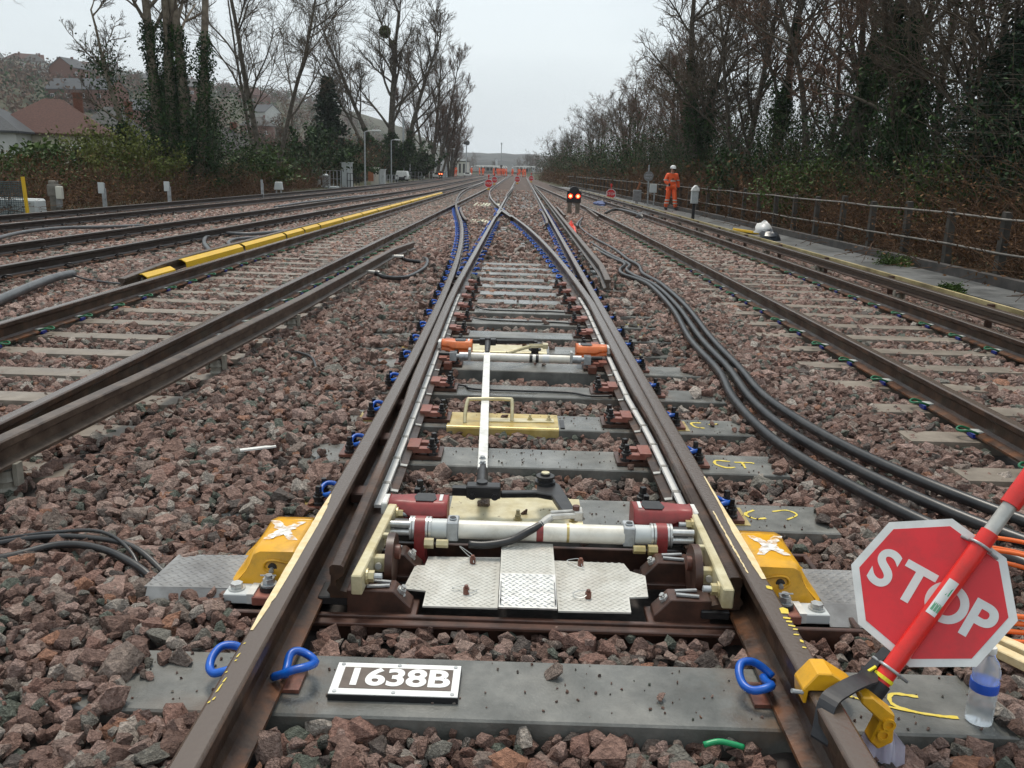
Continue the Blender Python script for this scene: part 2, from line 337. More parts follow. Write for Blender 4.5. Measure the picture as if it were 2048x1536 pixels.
# ------------------------------------------------------------------ terrain
def sstep(a, b, x):
    t = np.clip((x - a) / (b - a), 0, 1); return t * t * (3 - 2 * t)
def fbm(x, y, s, seed=0):
    r = 0.
    for k in range(4):
        f = 2 ** k / s; r = r + np.sin(x * f * 1.3 + seed + k * 1.7 + 1.1 * np.sin(y * f * .9 + k)) * np.cos(y * f * 1.1 - seed * .7 + k * 2.3 + .8 * np.sin(x * f * .7)) / 2 ** k
    return r * .55
def hill_z(x, y):
    x = x / 2.; y = y / 2.
    u = np.maximum(0, -x * .7 + y * .5 - 55); m = sstep(-16, -62, x + .03 * y)
    h = (.165 * u + .00025 * u * u) * m * sstep(0, 30, u)
    return 52 * np.tanh(h / 26) * (1 - .5 * sstep(260, 900, y - x * .3))
def terrain_z(x, y):
    bank = sstep(-11.3, -13.5, x) * .25 - sstep(-18, -30, x) * 1.2 * sstep(20, 60, y)
    right = sstep(7.3, 9.5, x - (X7(y) - 7.12)) * .55
    return -.30 + bank + right + hill_z(x, y) + .12 * fbm(x, y, 9.) * sstep(11.5, 14, np.abs(x))
def X7(y): return np.where(y < 85, 7.12 - .0004 * y * y, 4.23 - .03 * (np.minimum(y, 300) - 85))
xs = np.unique(np.concatenate([np.linspace(-1500, -420, 12), np.linspace(-420, -40, 90), np.linspace(-40, 30, 72), np.linspace(30, 200, 14), np.linspace(200, 1500, 12)]))
ys = np.unique(np.concatenate([np.linspace(-60, 0, 6), np.linspace(0, 60, 50), np.linspace(60, 620, 110), np.linspace(620, 2600, 24)]))
GX, GY = np.meshgrid(xs, ys); GZ = terrain_z(GX, GY)
nx, ny = len(xs), len(ys); ii = np.arange(nx * ny).reshape(ny, nx)
Fq = np.stack([ii[:-1, :-1], ii[:-1, 1:], ii[1:, 1:], ii[1:, :-1]], -1).reshape(-1, 4)
me = fastmesh('terrain', np.stack([GX, GY, GZ], -1).reshape(-1, 3), Fq)
terrain = obj('terrain', me, 'hill_green', smooth=True); terrain['kind'] = 'structure'
# distant ridge beyond the station
def ridge(name, y0, x0, x1, h, seed, m):
    X = np.linspace(x0, x1, 120); Yv = np.linspace(0, 260, 9); A, B = np.meshgrid(X, Yv)
    Z = h * np.sin(np.clip(B / 200, 0, 1) * PI / 2) * (.75 + .35 * fbm(A, B, 130, seed)) + 1.5 * fbm(A, B, 9, seed)
    i2 = np.arange(A.size).reshape(A.shape); F2 = np.stack([i2[:-1, :-1], i2[:-1, 1:], i2[1:, 1:], i2[1:, :-1]], -1).reshape(-1, 4)
    o = obj(name, fastmesh(name, np.stack([A, B + y0, Z - 2], -1).reshape(-1, 3), F2), m, smooth=True); o['kind'] = 'structure'
ridge('distant_hill', 900, -900, 900, 24, 1.3, 'hill_far')
ridge('distant_hill', 600, -420, 60, 13, 4.1, 'hill_far')

# ------------------------------------------------------------------ ballast
def zb(x, y):
    x = np.asarray(x, float); y = np.asarray(y, float)
    z = -.03 + .012 * fbm(x, y, .8, 2) + .01 * fbm(x, y, 2.3, 5)
    inner = (np.abs(x) < .66) & (y < 9)
    z = np.where(inner, z - .022, z)
    edge = ((np.abs(x) > .83) & (np.abs(x) < 1.33)) & (y < 9)
    z = np.where(edge, z - np.where(x > 0, .018, -.006) * sstep(1.33, .9, np.abs(x)), z)
    z = z + .016 * sstep(-.84, -1.0, x) * sstep(-2.5, -2.2, x)
    z = z + .035 * sstep(-1.25, -1.7, x) * sstep(-2.35, -1.9, x) * (y < 30) + .015 * ((x > 1.35) & (x < 2.3))
    z = z - .05 * sstep(4.95, 5.4, x - np.array(-.0004 * np.minimum(y, 85) ** 2)) - .25 * sstep(-11.2, -12, x)
    return z
bx = np.concatenate([np.arange(-12.4, -5, .25), np.arange(-5, 5, .1), np.arange(5, 6.6, .2)])
by = np.concatenate([np.arange(.2, 12, .1), np.arange(12, 34, .25), np.arange(34, 90, 1.), np.arange(90, 262, 4.)])
A, B = np.meshgrid(bx, by); shift = -.0004 * np.minimum(B, 85) ** 2 * sstep(3, 6, A) - np.maximum(B - 85, 0) * .03 * sstep(0, 6, A)
Z = np.where(B < 60, zb(A, B) - .04, zb(A, B) + .0)
i2 = np.arange(A.size).reshape(A.shape); F2 = np.stack([i2[:-1, :-1], i2[:-1, 1:], i2[1:, 1:], i2[1:, :-1]], -1).reshape(-1, 4)
me = fastmesh('ballast_bed', np.stack([A + shift, B, Z], -1).reshape(-1, 3), F2)
bed = obj('ballast_bed', me, 'bed', smooth=True); bed['kind'] = 'structure'
me.materials.append(MATS['stone_far'])
cy = B[:-1, :-1].ravel(); me.polygons.foreach_set('material_index', (cy > 60).astype(np.int32))
# stone material: every stone its own colour
m = mat('stone', (.62, .58, .55), (1.78, 1.72, 1.67), rough=.7, scale=7, bump=.9, rough2=.42, spec=.25, lo=.3, hi=.7, detail=9)
n = m.node_tree.nodes; l = m.node_tree.links.new; b = n['Principled BSDF']; src = b.inputs['Base Color'].links[0].from_socket
oi = n.new('ShaderNodeObjectInfo'); rp = n.new('ShaderNodeValToRGB'); rp.color_ramp.interpolation = 'CONSTANT'
stops = [(0, (.27, .175, .145)), (.09, (.40, .275, .235)), (.18, (.20, .13, .107)), (.27, (.45, .335, .29)), (.35, (.33, .20, .165)), (.43, (.25, .165, .14)), (.51, (.36, .26, .225)), (.58, (.29, .235, .205)),
         (.64, (.42, .30, .265)), (.70, (.235, .23, .205)), (.75, (.45, .415, .375)), (.80, (.165, .19, .16)), (.84, (.34, .225, .19)), (.88, (.14, .12, .11)), (.92, (.40, .215, .145)), (.945, (.30, .19, .155)), (.97, (.52, .46, .41)), (.985, (.22, .14, .115))]
e = rp.color_ramp.elements
for i, (p, c) in enumerate(stops):
    k = e[0] if i == 0 else (e[1] if i == 1 else e.new(p)); k.position = p; k.color = (*c, 1)
n_bump = [q for q in n if q.type == 'BUMP'][0]; n_bump.inputs['Distance'].default_value = .09
l(oi.outputs['Random'], rp.inputs[0]); mx = n.new('ShaderNodeMix'); mx.data_type = 'RGBA'; mx.blend_type = 'MULTIPLY'; mx.inputs[0].default_value = 1
l(rp.outputs[0], mx.inputs[6]); l(src, mx.inputs[7]); l(mx.outputs[2], b.inputs['Base Color'])
stone_meshes = []
import bmesh
for k in range(16):
    rs = np.random.default_rng(100 + k); bm = bmesh.new(); q = rs.normal(size=(15, 3)); q /= np.linalg.norm(q, axis=1)[:, None]
    q = np.sign(q) * np.abs(q) ** .75 * np.array([1.0, rs.uniform(.65, .95), rs.uniform(.5, .8)]) * rs.uniform(.85, 1.1, (15, 1))
    for p in q: bm.verts.new(p * .5)
    r_ = bmesh.ops.convex_hull(bm, input=bm.verts)
    bmesh.ops.delete(bm, geom=list({g for g in r_['geom_interior'] + r_['geom_unused'] if isinstance(g, bmesh.types.BMVert)}), context='VERTS')
    bmesh.ops.dissolve_limit(bm, angle_limit=R(14), verts=bm.verts, edges=bm.edges)
    sm = bpy.data.meshes.new('stone'); bm.to_mesh(sm); bm.free(); sm.materials.append(MATS['stone']); stone_meshes.append(sm)
stone_col = bpy.data.collections.new('stone_kinds')
for k, sm in enumerate(stone_meshes): stone_col.objects.link(bpy.data.objects.new('stone_kind_%02d' % k, sm))
def scatter():
    out = []
    for y0, y1, s in [(1.2, 4, .033), (4, 6, .037), (6, 9, .041), (9, 13, .048), (13, 20, .064), (20, 34, .095), (34, 62, .15)]:
        yy = np.arange(y0, y1, s)
        for y in yy:
            xl = max(-11.4, -(.62 * y + 1.7)); xr = min(5.45 - .0004 * y * y, .62 * y + 1.7)
            x = np.arange(xl, xr, s); q = np.stack([x, np.full_like(x, y), np.full_like(x, s)], 1); q[:, :2] += RNG.uniform(-.5, .5, (len(x), 2)) * s; out.append(q)
    return np.concatenate(out)
PT = scatter()
keep = np.ones(len(PT), bool)
for f in RAILX:
    xr = np.vectorize(f)(PT[:, 1]); w = .085; keep &= np.abs(PT[:, 0] - xr) > w
stray = RNG.random(len(PT)) < .012
top = np.zeros(len(PT), bool)
for bi, y in enumerate(BEARER_Y):
    a, c = bearer_x(y); a0, c0 = a, c; a += [.0, .20, .42, .24, .30, .42, .22, .3][min(bi, 7)] if y < 13 else .3; c -= [.05, .02, .03, .04, .06, .06, .1, .12][min(bi, 7)]
    wob = .06 * np.sin(PT[:, 1] * 31 + bi) + .05 * np.sin(PT[:, 1] * 77)
    cov = np.where(np.abs(PT[:, 0]) < .62, .0 if y < 14 else .5, .0 if y < 7 else .4)
    on = (np.abs(PT[:, 1] - y) < (.142 if y < 6 else .125)); inside = on & (PT[:, 0] > a + wob) & (PT[:, 0] < c + wob * .5)
    keep &= ~(inside & ~(RNG.random(len(PT)) < np.where(np.abs(PT[:, 0]) < .6, .006 + cov, .012 + cov)))
    top |= on & (PT[:, 0] > a0) & (PT[:, 0] < c0)
for ys_, fn, hw, cov in [(L_SLEEP, lambda y: X_Lr(y) - .7525, 1.25, .0), (R_SLEEP, lambda y: X_Rl(y) + .7525, 1.25, .0), (K_SLEEP, lambda y: X_Kn(y) - .7525, 1.0, .55), (J_SLEEP, lambda y: X_Jn(y) - .7525, .9, .7)]:
    for y in ys_:
        xc = fn(y); e1, e2 = RNG.uniform(0, .3, 2)
        keep &= ~((np.abs(PT[:, 1] - y) < (.088 if y < 16 else .075) * (.8 + .4 * np.sin(PT[:, 0] * 9 + y))) & (PT[:, 0] > xc - hw + e1) & (PT[:, 0] < xc + hw - e2) & (RNG.random(len(PT)) > .03 + cov + min(.5, max(.06, y - 8) * .022)))
def cut(x0, x1, y0, y1):
    global keep
    keep &= ~((PT[:, 0] > x0) & (PT[:, 0] < x1) & (PT[:, 1] > y0) & (PT[:, 1] < y1))
cut(-1.0, 1.06, 2.60, 3.22); cut(-1.24, -1., 2.73, 2.96); cut(1., 1.30, 2.72, 3.0)                 # steel bearer and its lid
cut(-.80, .80, 3.2, 3.42); cut(-.5, .5, 6.1, 6.3)
for f, o_ in [(X_Lr, .42), (X_stockR, .3), (X_Ll, -.28), (X_Rr, .45)]:   # conductor rails
    xr = np.vectorize(f)(PT[:, 1]) + o_; keep &= ~((np.abs(PT[:, 0] - xr) < .055) & ((PT[:, 1] > 10.6) if o_ == .3 else (PT[:, 1] > (9.4 if o_ < 0 else 0))) & ((PT[:, 1] < 15) | (o_ != .42)))
PT = PT[keep]; top = top[keep]
sz = np.clip(PT[:, 2] * 1.5, .054, .12) * RNG.lognormal(0, .38, len(PT)); sz = np.clip(sz, .026, .15)
zz = zb(PT[:, 0], PT[:, 1]) + RNG.uniform(-.024, .014, len(PT)) - .1 * (sz - .05)
zz = np.where(top, np.maximum(zz, .006 + sz * .12), zz)
# grit: small chips on the bearers and between the stones
gy = RNG.uniform(1.8, 5.4, 5200); gx = RNG.uniform(-1.35, 1.35, 5200); onb = np.zeros(5200, bool)
for y in BEARER_Y[1:6]: onb |= (np.abs(gy - y) < .135) & (np.abs(np.abs(gx) - .75) > .1)
onb &= RNG.random(5200) < .4; gx, gy = gx[onb], gy[onb]; gs = RNG.uniform(.004, .014, len(gx)); gz = gs * .25
gn = len(gx)
PX = np.stack([PT[:, 0], PT[:, 1], zz], 1); rot = RNG.uniform(0, 2 * PI, (len(PT), 3)); rot[:, :2] = RNG.normal(0, .55, (len(PT), 2)); idx = RNG.integers(0, 16, len(PT))
PX = np.concatenate([PX, np.stack([gx, gy, gz], 1)]); rot = np.concatenate([rot, RNG.uniform(0, 6, (gn, 3))]); idx = np.concatenate([idx, RNG.integers(0, 16, gn)]); sz = np.concatenate([sz, gs])
near = np.argsort(np.hypot(PX[:, 0] * 1.0 + .06, PX[:, 1]) + 100 * ((np.abs(PX[:, 0]) > .57 * PX[:, 1] + .02) | (PX[:, 1] < 1.86) | (sz < .03)))[:300]
for i in near:
    o = bpy.data.objects.new('stone', stone_meshes[idx[i]]); COL.objects.link(o); o.parent = bed; o.location = PX[i]; o.rotation_euler = rot[i]; o.scale = [sz[i]] * 3
rest = np.ones(len(PX), bool); rest[near] = False
me = bpy.data.meshes.new('loose_stones'); me.vertices.add(int(rest.sum())); me.vertices.foreach_set('co', PX[rest].astype(np.float32).ravel())
at_ = me.attributes.new('rot', 'FLOAT_VECTOR', 'POINT'); at_.data.foreach_set('vector', rot[rest].astype(np.float32).ravel())
at_ = me.attributes.new('siz', 'FLOAT', 'POINT'); at_.data.foreach_set('value', sz[rest].astype(np.float32))
at_ = me.attributes.new('kindno', 'INT', 'POINT'); at_.data.foreach_set('value', idx[rest].astype(np.int32))
loose = obj('loose_stones', me, None, bed); loose['kind'] = 'stuff'
ng = bpy.data.node_groups.new('scatter_stones', 'GeometryNodeTree')
ng.interface.new_socket('Geometry', in_out='INPUT', socket_type='NodeSocketGeometry'); ng.interface.new_socket('Geometry', in_out='OUTPUT', socket_type='NodeSocketGeometry')
gi = ng.nodes.new('NodeGroupInput'); go = ng.nodes.new('NodeGroupOutput'); iop = ng.nodes.new('GeometryNodeInstanceOnPoints'); ci = ng.nodes.new('GeometryNodeCollectionInfo')
ci.inputs['Collection'].default_value = stone_col; ci.inputs['Separate Children'].default_value = True; ci.inputs['Reset Children'].default_value = True
def na(nm, ty):
    a = ng.nodes.new('GeometryNodeInputNamedAttribute'); a.data_type = ty; a.inputs['Name'].default_value = nm; return a.outputs['Attribute']
lk = ng.links.new
lk(gi.outputs[0], iop.inputs['Points']); lk(ci.outputs[0], iop.inputs['Instance']); iop.inputs['Pick Instance'].default_value = True
lk(na('kindno', 'INT'), iop.inputs['Instance Index']); lk(na('rot', 'FLOAT_VECTOR'), iop.inputs['Rotation']); lk(na('siz', 'FLOAT'), iop.inputs['Scale']); lk(iop.outputs[0], go.inputs[0])
loose.modifiers.new('scatter', 'NODES').node_group = ng

# walkway, retaining kerb wall on the right, cess on the left
def strip(name, xa, xb, z0, z1, ys_, m, kind='structure'):
    mb = MB(); n_ = len(ys_)
    for y in ys_:
        a, c = xa(y), xb(y); mb.v += [(a, y, z0), (a, y, z1), (c, y, z1), (c, y, z0)]
    for i in range(n_ - 1):
        k = i * 4
        for j in range(4): mb.f.append((k + j, k + (j + 1) % 4, k + 4 + (j + 1) % 4, k + 4 + j))
    mb.f += [(0, 1, 2, 3), tuple((n_ - 1) * 4 + j for j in (3, 2, 1, 0))]
    o = mb.build(name, m); 
    if kind: o['kind'] = kind
    return o
YW = [float(y) for y in list(range(0, 86, 3))]
strip('walkway', lambda y: X_wall(y) - .98 + .08 * math.sin(y * .7), lambda y: X_wall(y) + .02, -.4, -.05, YW, 'asphalt')
# ------------------------------------------------------------------ rails
def rail_prof(hl=.035, hr=.035, fl=.07, fr=.07, zt=.17, zf=.011, web=.009):
    """clockwise section: x relative to the rail's centre"""
    h = zt - zf
    return [(-fl, zf), (-fl, zf + .012), (-.022, zf + .026), (-web, zf + .045), (-web, zt - .055), (-hl + .004, zt - .04), (-hl, zt - .034), (-hl, zt - .008), (-hl + .009, zt - .001), (0, zt),
            (hr - .009, zt - .001), (hr, zt - .008), (hr, zt - .034), (hr - .004, zt - .04), (web, zt - .055), (web, zf + .045), (.022, zf + .026), (fr, zf + .012), (fr, zf)]
def sweep(name, fx, ys_, prof, m, parent, sm=28):
    mb = MB(); n_ = None
    for y in ys_:
        p = prof(y) if callable(prof) else prof; n_ = len(p); x = fx(y); mb.v += [(x + a, y, z) for a, z in p]
    for i in range(len(ys_) - 1):
        k = i * n_
        for j in range(n_): mb.f.append((k + (j + 1) % n_, k + j, k + n_ + j, k + n_ + (j + 1) % n_))
    mb.f += [tuple(range(n_)), tuple(range((len(ys_) - 1) * n_, len(ys_) * n_))[::-1]]
    return mb.build(name, m, parent, smooth=sm)
def yr(a, b, s=1.): n_ = max(2, int((b - a) / s) + 1); return [a + (b - a) * i / (n_ - 1) for i in range(n_)]
PR = rail_prof()
# --- fastening shapes, built once at the origin: x points away from the rail
def e_clip(r=.0108):
    pts = [(-.012, -.035, .034), (.012, -.05, .052), (.04, -.052, .066), (.068, -.04, .068), (.08, -.01, .058), (.076, .022, .046), (.058, .045, .046), (.03, .05, .056), (.012, .036, .056), (.012, .0, .040), (.014, -.03, .036)]
    me = bpy.data.meshes.new('rail_clip'); mb = MB(); mb.tube(smoothpath(pts, 4), r, 7); me.from_pydata(mb.v, [], mb.f); me.polygons.foreach_set('use_smooth', [True] * len(me.polygons)); return me
ECLIP = e_clip(); ECLIP.materials.append(MATS['blue_coat'])
ECLIP_D = ECLIP.copy(); ECLIP_D.materials.clear(); ECLIP_D.materials.append(MATS['black_iron'])
def fast_clip():
    mb = MB(); pts = [(.0, -.03, .026), (.03, -.045, .04), (.075, -.045, .05), (.105, -.02, .042), (.105, .02, .042), (.075, .045, .05), (.03, .045, .04), (0, .03, .026)]
    mb.tube(smoothpath(pts, 4), .0075, 7); me = bpy.data.meshes.new('rail_clip'); me.from_pydata(mb.v, [], mb.f); me.polygons.foreach_set('use_smooth', [True] * len(me.polygons)); return me
FCLIP = fast_clip(); FCLIP.materials.append(MATS['green_clip'])
def box_mesh(name, *a, m=None):
    mb = MB(); [mb.box(*q) for q in a]; me = bpy.data.meshes.new(name); me.from_pydata(mb.v, [], mb.f)
    if m: me.materials.append(MATS[m])
    return me
INSUL = box_mesh('toe_insulator', (-.03, .022, -.034, .034, .014, .040), m='grey_plastic')
SIDEP = box_mesh('side_insulator', (.004, .034, -.036, .036, .002, .024), m='blue_plastic')
def sleeper_mesh(len_, w=.13, wt=.105, h=.2):
    mb = MB(); a = len_ / 2
    mb.add([(-a, -w, -h), (a, -w, -h), (a, w, -h), (-a, w, -h), (-a + .03, -wt, 0), (a - .03, -wt, 0), (a - .03, wt, 0), (-a + .03, wt, 0)], [(3, 2, 1, 0), (4, 5, 6, 7), (0, 1, 5, 4), (1, 2, 6, 5), (2, 3, 7, 6), (3, 0, 4, 7)])
    me = bpy.data.meshes.new('sleeper'); me.from_pydata(mb.v, [], mb.f); return me
def clip_set(parent, x, y, side, near):
    o = bpy.data.objects.new('rail_clip', FCLIP); COL.objects.link(o); o.parent = parent
    o.location = Vector((x + side * .052, y, 0)) - parent.location - (parent.parent.location if parent.parent else Vector()); o.rotation_euler = (0, 0, 0 if side > 0 else PI)
    if near:
        for nm, me in (('toe_insulator', INSUL), ('side_insulator', SIDEP)):
            c = bpy.data.objects.new(nm, me); COL.objects.link(c); c.parent = parent; c.location = o.location; c.rotation_euler = o.rotation_euler
def plain_track(name, label, fl, fr, y0, y1, sleep, m, sm, clipY, sgroup, dark=False):
    t = thing(name, (fl(y0) + .75, y0, 0), label, 'railway track', sgroup)
    sweep('rail', fl, yr(y0, y1, 1.5), PR, m, t); sweep('rail', fr, yr(y0, y1, 1.5), PR, m, t)
    SM = sleeper_mesh(2.5); SM.materials.append(MATS[sm])
    for y in sleep:
        if y > min(y1, 62) or y < y0: continue
        s = bpy.data.objects.new('sleeper', SM); COL.objects.link(s); s.parent = t
        wx = (fl(y) + fr(y)) / 2; s.location = Vector((wx, y + random.uniform(-.015, .015), -.004 if not dark else -.012)) - t.location; s.rotation_euler = (0, 0, random.uniform(-.006, .006))
        if y < clipY:
            for f in (fl, fr):
                for side in (-1, 1):
                    if dark:
                        o = bpy.data.objects.new('rail_clip', ECLIP_D); COL.objects.link(o); o.parent = s; o.location = (f(y) - wx + side * .05, 0, .012); o.rotation_euler = (0, 0, 0 if side > 0 else PI)
                    else:
                        o = bpy.data.objects.new('rail_clip', FCLIP); COL.objects.link(o); o.parent = s; o.location = (f(y) - wx + side * .05, 0, .004); o.rotation_euler = (0, 0, 0 if side > 0 else PI)
                        if y < 14:
                            for nm, me_ in (('toe_insulator', INSUL), ('side_insulator', SIDEP)):
                                c = bpy.data.objects.new(nm, me_); COL.objects.link(c); c.parent = s; c.location = o.location; c.rotation_euler = o.rotation_euler
    return t
plain_track('railway_track', 'concrete sleepered track with green clips between the turnout and the yellow shrouded conductor rail', X_Ll, X_Lr, .8, 200, L_SLEEP, 'rail_steel', 'concrete', 22, None)
plain_track('railway_track', 'brown railed track with green and blue clips running beside the walkway', X_Rl, X_Rr, .8, 82, R_SLEEP, 'rail_steel', 'concrete', 24, None)
plain_track('railway_track', 'old black railed track between the yellow shrouds and the siding by the bushes', X_Kf, X_Kn, 3, 200, K_SLEEP, 'rail_dark', 'concrete_old', 26, None, True)
plain_track('railway_track', 'outermost rusty siding next to the bushes and grey marker posts', X_Jf, X_Jn, 5, 200, J_SLEEP, 'rail_dark', 'concrete_old', 24, None, True)

# ------------------------------------------------------------------ turnout
TO = thing('turnout', (0, 1.5, 0), 'wet grey railway turnout with blue clips and two curved switch rails', 'turnout')
sweep('stock_rail', X_stockR, yr(-.4, 3, 1) + yr(4, 200, 4.), PR, 'rail_steel', TO)
sweep('stock_rail', X_stockL, yr(-.4, 60, .6) + yr(64, 200, 6.), PR, 'rail_steel', TO)
TOE = 2.66
def open_(y): return .108 * (1 - sstep(TOE, 10.5, y)) if y < 10.5 else 0.
def sw_prof(side):
    def f(y):
        w = min(.07, .012 + max(0, div(y) - .0) + .058 * sstep(TOE, 6.2, y)); zt = .17 - .016 * (1 - sstep(TOE, 4.2, y))
        # side: +1 running edge to +x
        if side > 0: p = rail_prof(max(w - .035, .012), .035, .012 if y < 8 else .07, .088 if y < 11 else .07, zt, .035 if y < 12 else .011, .009)
        else: p = rail_prof(.035, max(w - .035, .012), .088 if y < 11 else .07, .012 if y < 8 else .07, zt, .035 if y < 12 else .011, .009)
        return p
    return f
def X_swL(y): return -.7525 + open_(y)
def X_swR(y):
    w = min(.07, .012 + div(y) + .058 * sstep(TOE, 6.2, y)); base = .7525 - div(y)
    cl = .7175 - max(w - .035, .012) - .002          # lying against the stock rail
    return min(base, cl) if y < 9 else base
sweep('switch_rail', X_swL, yr(TOE, 24.3, .4), sw_prof(1), 'rail_steel', TO)
sweep('switch_rail', X_swR, yr(TOE, 25.6, .4), sw_prof(-1), 'rail_steel', TO)
# crossing: vee and wing rails, further legs of both routes
NOSE = 25.9
sweep('crossing_rail', X_switchL, yr(NOSE + .3, 200, 4.), PR, 'rail_steel', TO)
sweep('crossing_rail', X_switchR, yr(NOSE, 60, .8) + yr(64, 200, 6.), PR, 'rail_steel', TO)
sweep('wing_rail', lambda y: -.7525 + .02 + max(0, y - 25.2) * .018 + max(0, 25.2 - y) * .0, yr(24.3, 28.4, .4), PR, 'rail_steel', TO)
sweep('wing_rail', lambda y: X_switchR(y) - .06 - max(0, y - 25.2) * .006, yr(24.6, 28.4, .4), PR, 'rail_steel', TO)
sweep('check_rail', lambda y: .7525 - .115 - .03 * max(0, abs(y - 25.5) - 2.2), yr(22, 29, .5), PR, 'conductor_steel', TO)
sweep('check_rail', lambda y: X_stockL(y) + .115 + .03 * max(0, abs(y - 26) - 2.2), yr(22.5, 29.5, .5), PR, 'conductor_steel', TO)
# bearers, baseplates, screws and clips
SCREW = MB(); SCREW.lathe([(.03, 0), (.03, .014), (.024, .017), (.024, .03), (.027, .031), (.027, .042), (.02, .044), (.02, .056)], n=10); SCREW.box(-.011, .011, -.011, .011, .056, .085)
sme = bpy.data.meshes.new('coach_screw'); sme.from_pydata(SCREW.v, [], SCREW.f); sme.materials.append(MATS['black_iron'])
PLATE_O = box_mesh('baseplate', (-.10, .185, -.09, .09, .002, .016), (.045, .10, -.055, .055, .016, .034), m='rust_plate')
PLATE_G = box_mesh('baseplate_pad', (-.1, .21, -.1, .1, -.0, .0021), m='gold_plate')
PLATE_I = box_mesh('slide_plate', (-.13, .205, -.09, .09, .002, .02), (-.13, .07, -.07, .07, .02, .034), m='dark_rust')
mb_ = MB()
mb_.box(.04, .10, -.075, .075, .034, .066); mb_.box(.10, .165, -.075, -.03, .034, .058); mb_.box(.10, .165, .03, .075, .034, .058)
mb_.prism([(.165, -.075), (.195, -.055), (.195, -.03), (.165, -.03)], .034, .05, lambda u, v, w: (u, v, w)); mb_.prism([(.165, .03), (.195, .03), (.195, .055), (.165, .075)], .034, .05, lambda u, v, w: (u, v, w))
FORK = bpy.data.meshes.new('slide_chair'); FORK.from_pydata(mb_.v, [], mb_.f); FORK.materials.append(MATS['red_oxide'])
def child(name, me, parent, loc, rz=0., sc=None):
    o = bpy.data.objects.new(name, me); COL.objects.link(o); o.parent = parent; o.location = loc; o.rotation_euler = (0, 0, rz)
    if sc: o.scale = sc
    return o
nclip = 0
for bi, y in enumerate(BEARER_Y):
    a, c = bearer_x(y); mb = MB(); w = .15
    ins = .006
    mb.add([(a, y - w, -.22), (c, y - w, -.22), (c, y + w, -.22), (a, y + w, -.22), (a, y - w, -ins), (c, y - w, -ins), (c, y + w, -ins), (a, y + w, -ins), (a + ins, y - w + ins, 0), (c - ins, y - w + ins, 0), (c - ins, y + w - ins, 0), (a + ins, y + w - ins, 0)],
           [(3, 2, 1, 0), (0, 1, 5, 4), (1, 2, 6, 5), (2, 3, 7, 6), (3, 0, 4, 7), (4, 5, 9, 8), (5, 6, 10, 9), (6, 7, 11, 10), (7, 4, 8, 11), (8, 9, 10, 11)])
    be = mb.build('bearer', 'concrete_wet', TO)
    off = -Vector((0, 1.5, 0))
    if y > 32: continue
    front = y < 2.5
    for f, side in ((X_stockL, -1), (X_stockR, 1)):
        x = f(y); rz = PI if side < 0 else 0
        if front:
            for s2 in (-1, 1):
                child('baseplate', PLATE_O, be, off + Vector((x, y, 0)), PI if s2 < 0 else 0, (.62, .62, .8)); child('rail_clip', ECLIP, be, off + Vector((x + s2 * .055, y, .004)), PI if s2 < 0 else 0, (1.15, 1.15, 1.1))
            continue
        child('baseplate', PLATE_O, be, off + Vector((x, y, .003)), rz)
        if bi in (2, 4, 7): child('baseplate_pad', PLATE_G, be, off + Vector((x, y, .001)), rz)
        if y < 14:
            for dy in (-.05, .05): child('coach_screw', sme, be, off + Vector((x + side * .135, y + dy, .016)), .3 * dy * 20, (.9, .9, 1))
        child('rail_clip', ECLIP, be, off + Vector((x + side * .055, y, .012)), rz)
        if y > 11.5: child('rail_clip', ECLIP, be, off + Vector((x - side * .055, y, .006)), rz + PI)
    for f, side in ((X_swL, 1), (X_swR, -1)):
        x = f(y); rz = 0 if side > 0 else PI
        if front or y > 24: continue
        if y < 11.5:
            child('slide_plate', PLATE_I, be, off + Vector((x + side * .03, y, .001)), rz)
            if y > 3.8: child('slide_chair', FORK, be, off + Vector((x + side * .02, y, 0)), rz)
            for dy in (-.05, .05): child('coach_screw', sme, be, off + Vector((x + side * .185, y + dy, .02)), .2 + dy * 5, (1, 1, 1))
        else:
            for s2 in (-1, 1): child('rail_clip', ECLIP, be, off + Vector((f(y) + s2 * .055, y, .006)), PI if s2 < 0 else 0)
    if y > 26.5:
        for f in (X_switchL, X_switchR):
            for s2 in (-1, 1): child('rail_clip', ECLIP, be, off + Vector((f(y) + s2 * .055, y, .006)), PI if s2 < 0 else 0)
# white heater strips with steel clips along both switch rails
for f, side in ((X_swL, 1), (X_swR, -1)):
    mb = MB(); ys2 = yr(3.36, 9.6, .3)
    for i in range(len(ys2) - 1):
        p = (f(ys2[i]) + side * .038, ys2[i], .082); q = (f(ys2[i + 1]) + side * .038, ys2[i + 1], .082); mb.bar(p, q, .030, .014)
    hs = mb.build('heater_strip', 'strip_white', TO)
    for y in yr(3.62, 9.4, .33):
        if 6.25 < y < 6.7: continue
        mb = MB(); mb.bar((f(y) + side * .02, y, .0905), (f(y) + side * .055, y, .0905), .024, .003); mb.bar((f(y) + side * .057, y - .004, .056), (f(y) + side * .089, y - .004, .052), .026, .005); mb.bar((f(y) + side * .0555, y, .088), (f(y) + side * .0565, y, .056), .024, .003, (1, 0, 0)); mb.build('heater_clip', 'clip_steel', hs)
# rail stops: dark blocks between stock and switch rails
for f, g, side in ((X_stockL, X_swL, 1), (X_stockR, X_swR, -1)):
    for y in (3.5, 4.28, 4.95, 5.68, 6.42, 7.08, 8.41, 9.7, 10.4, 11.1):
        if side < 0 and y < 7.5: continue
        x0 = f(y) + side * .012; x1 = x0 + side * (.085 if y < 7 else max(.05, abs(g(y) - f(y)) - .03)); mb = MB(); mb.box(min(x0, x1), max(x0, x1), y - .05, y + .05, .055, .10); mb.build('rail_stop', 'dark_rust', TO, bevel=.006)
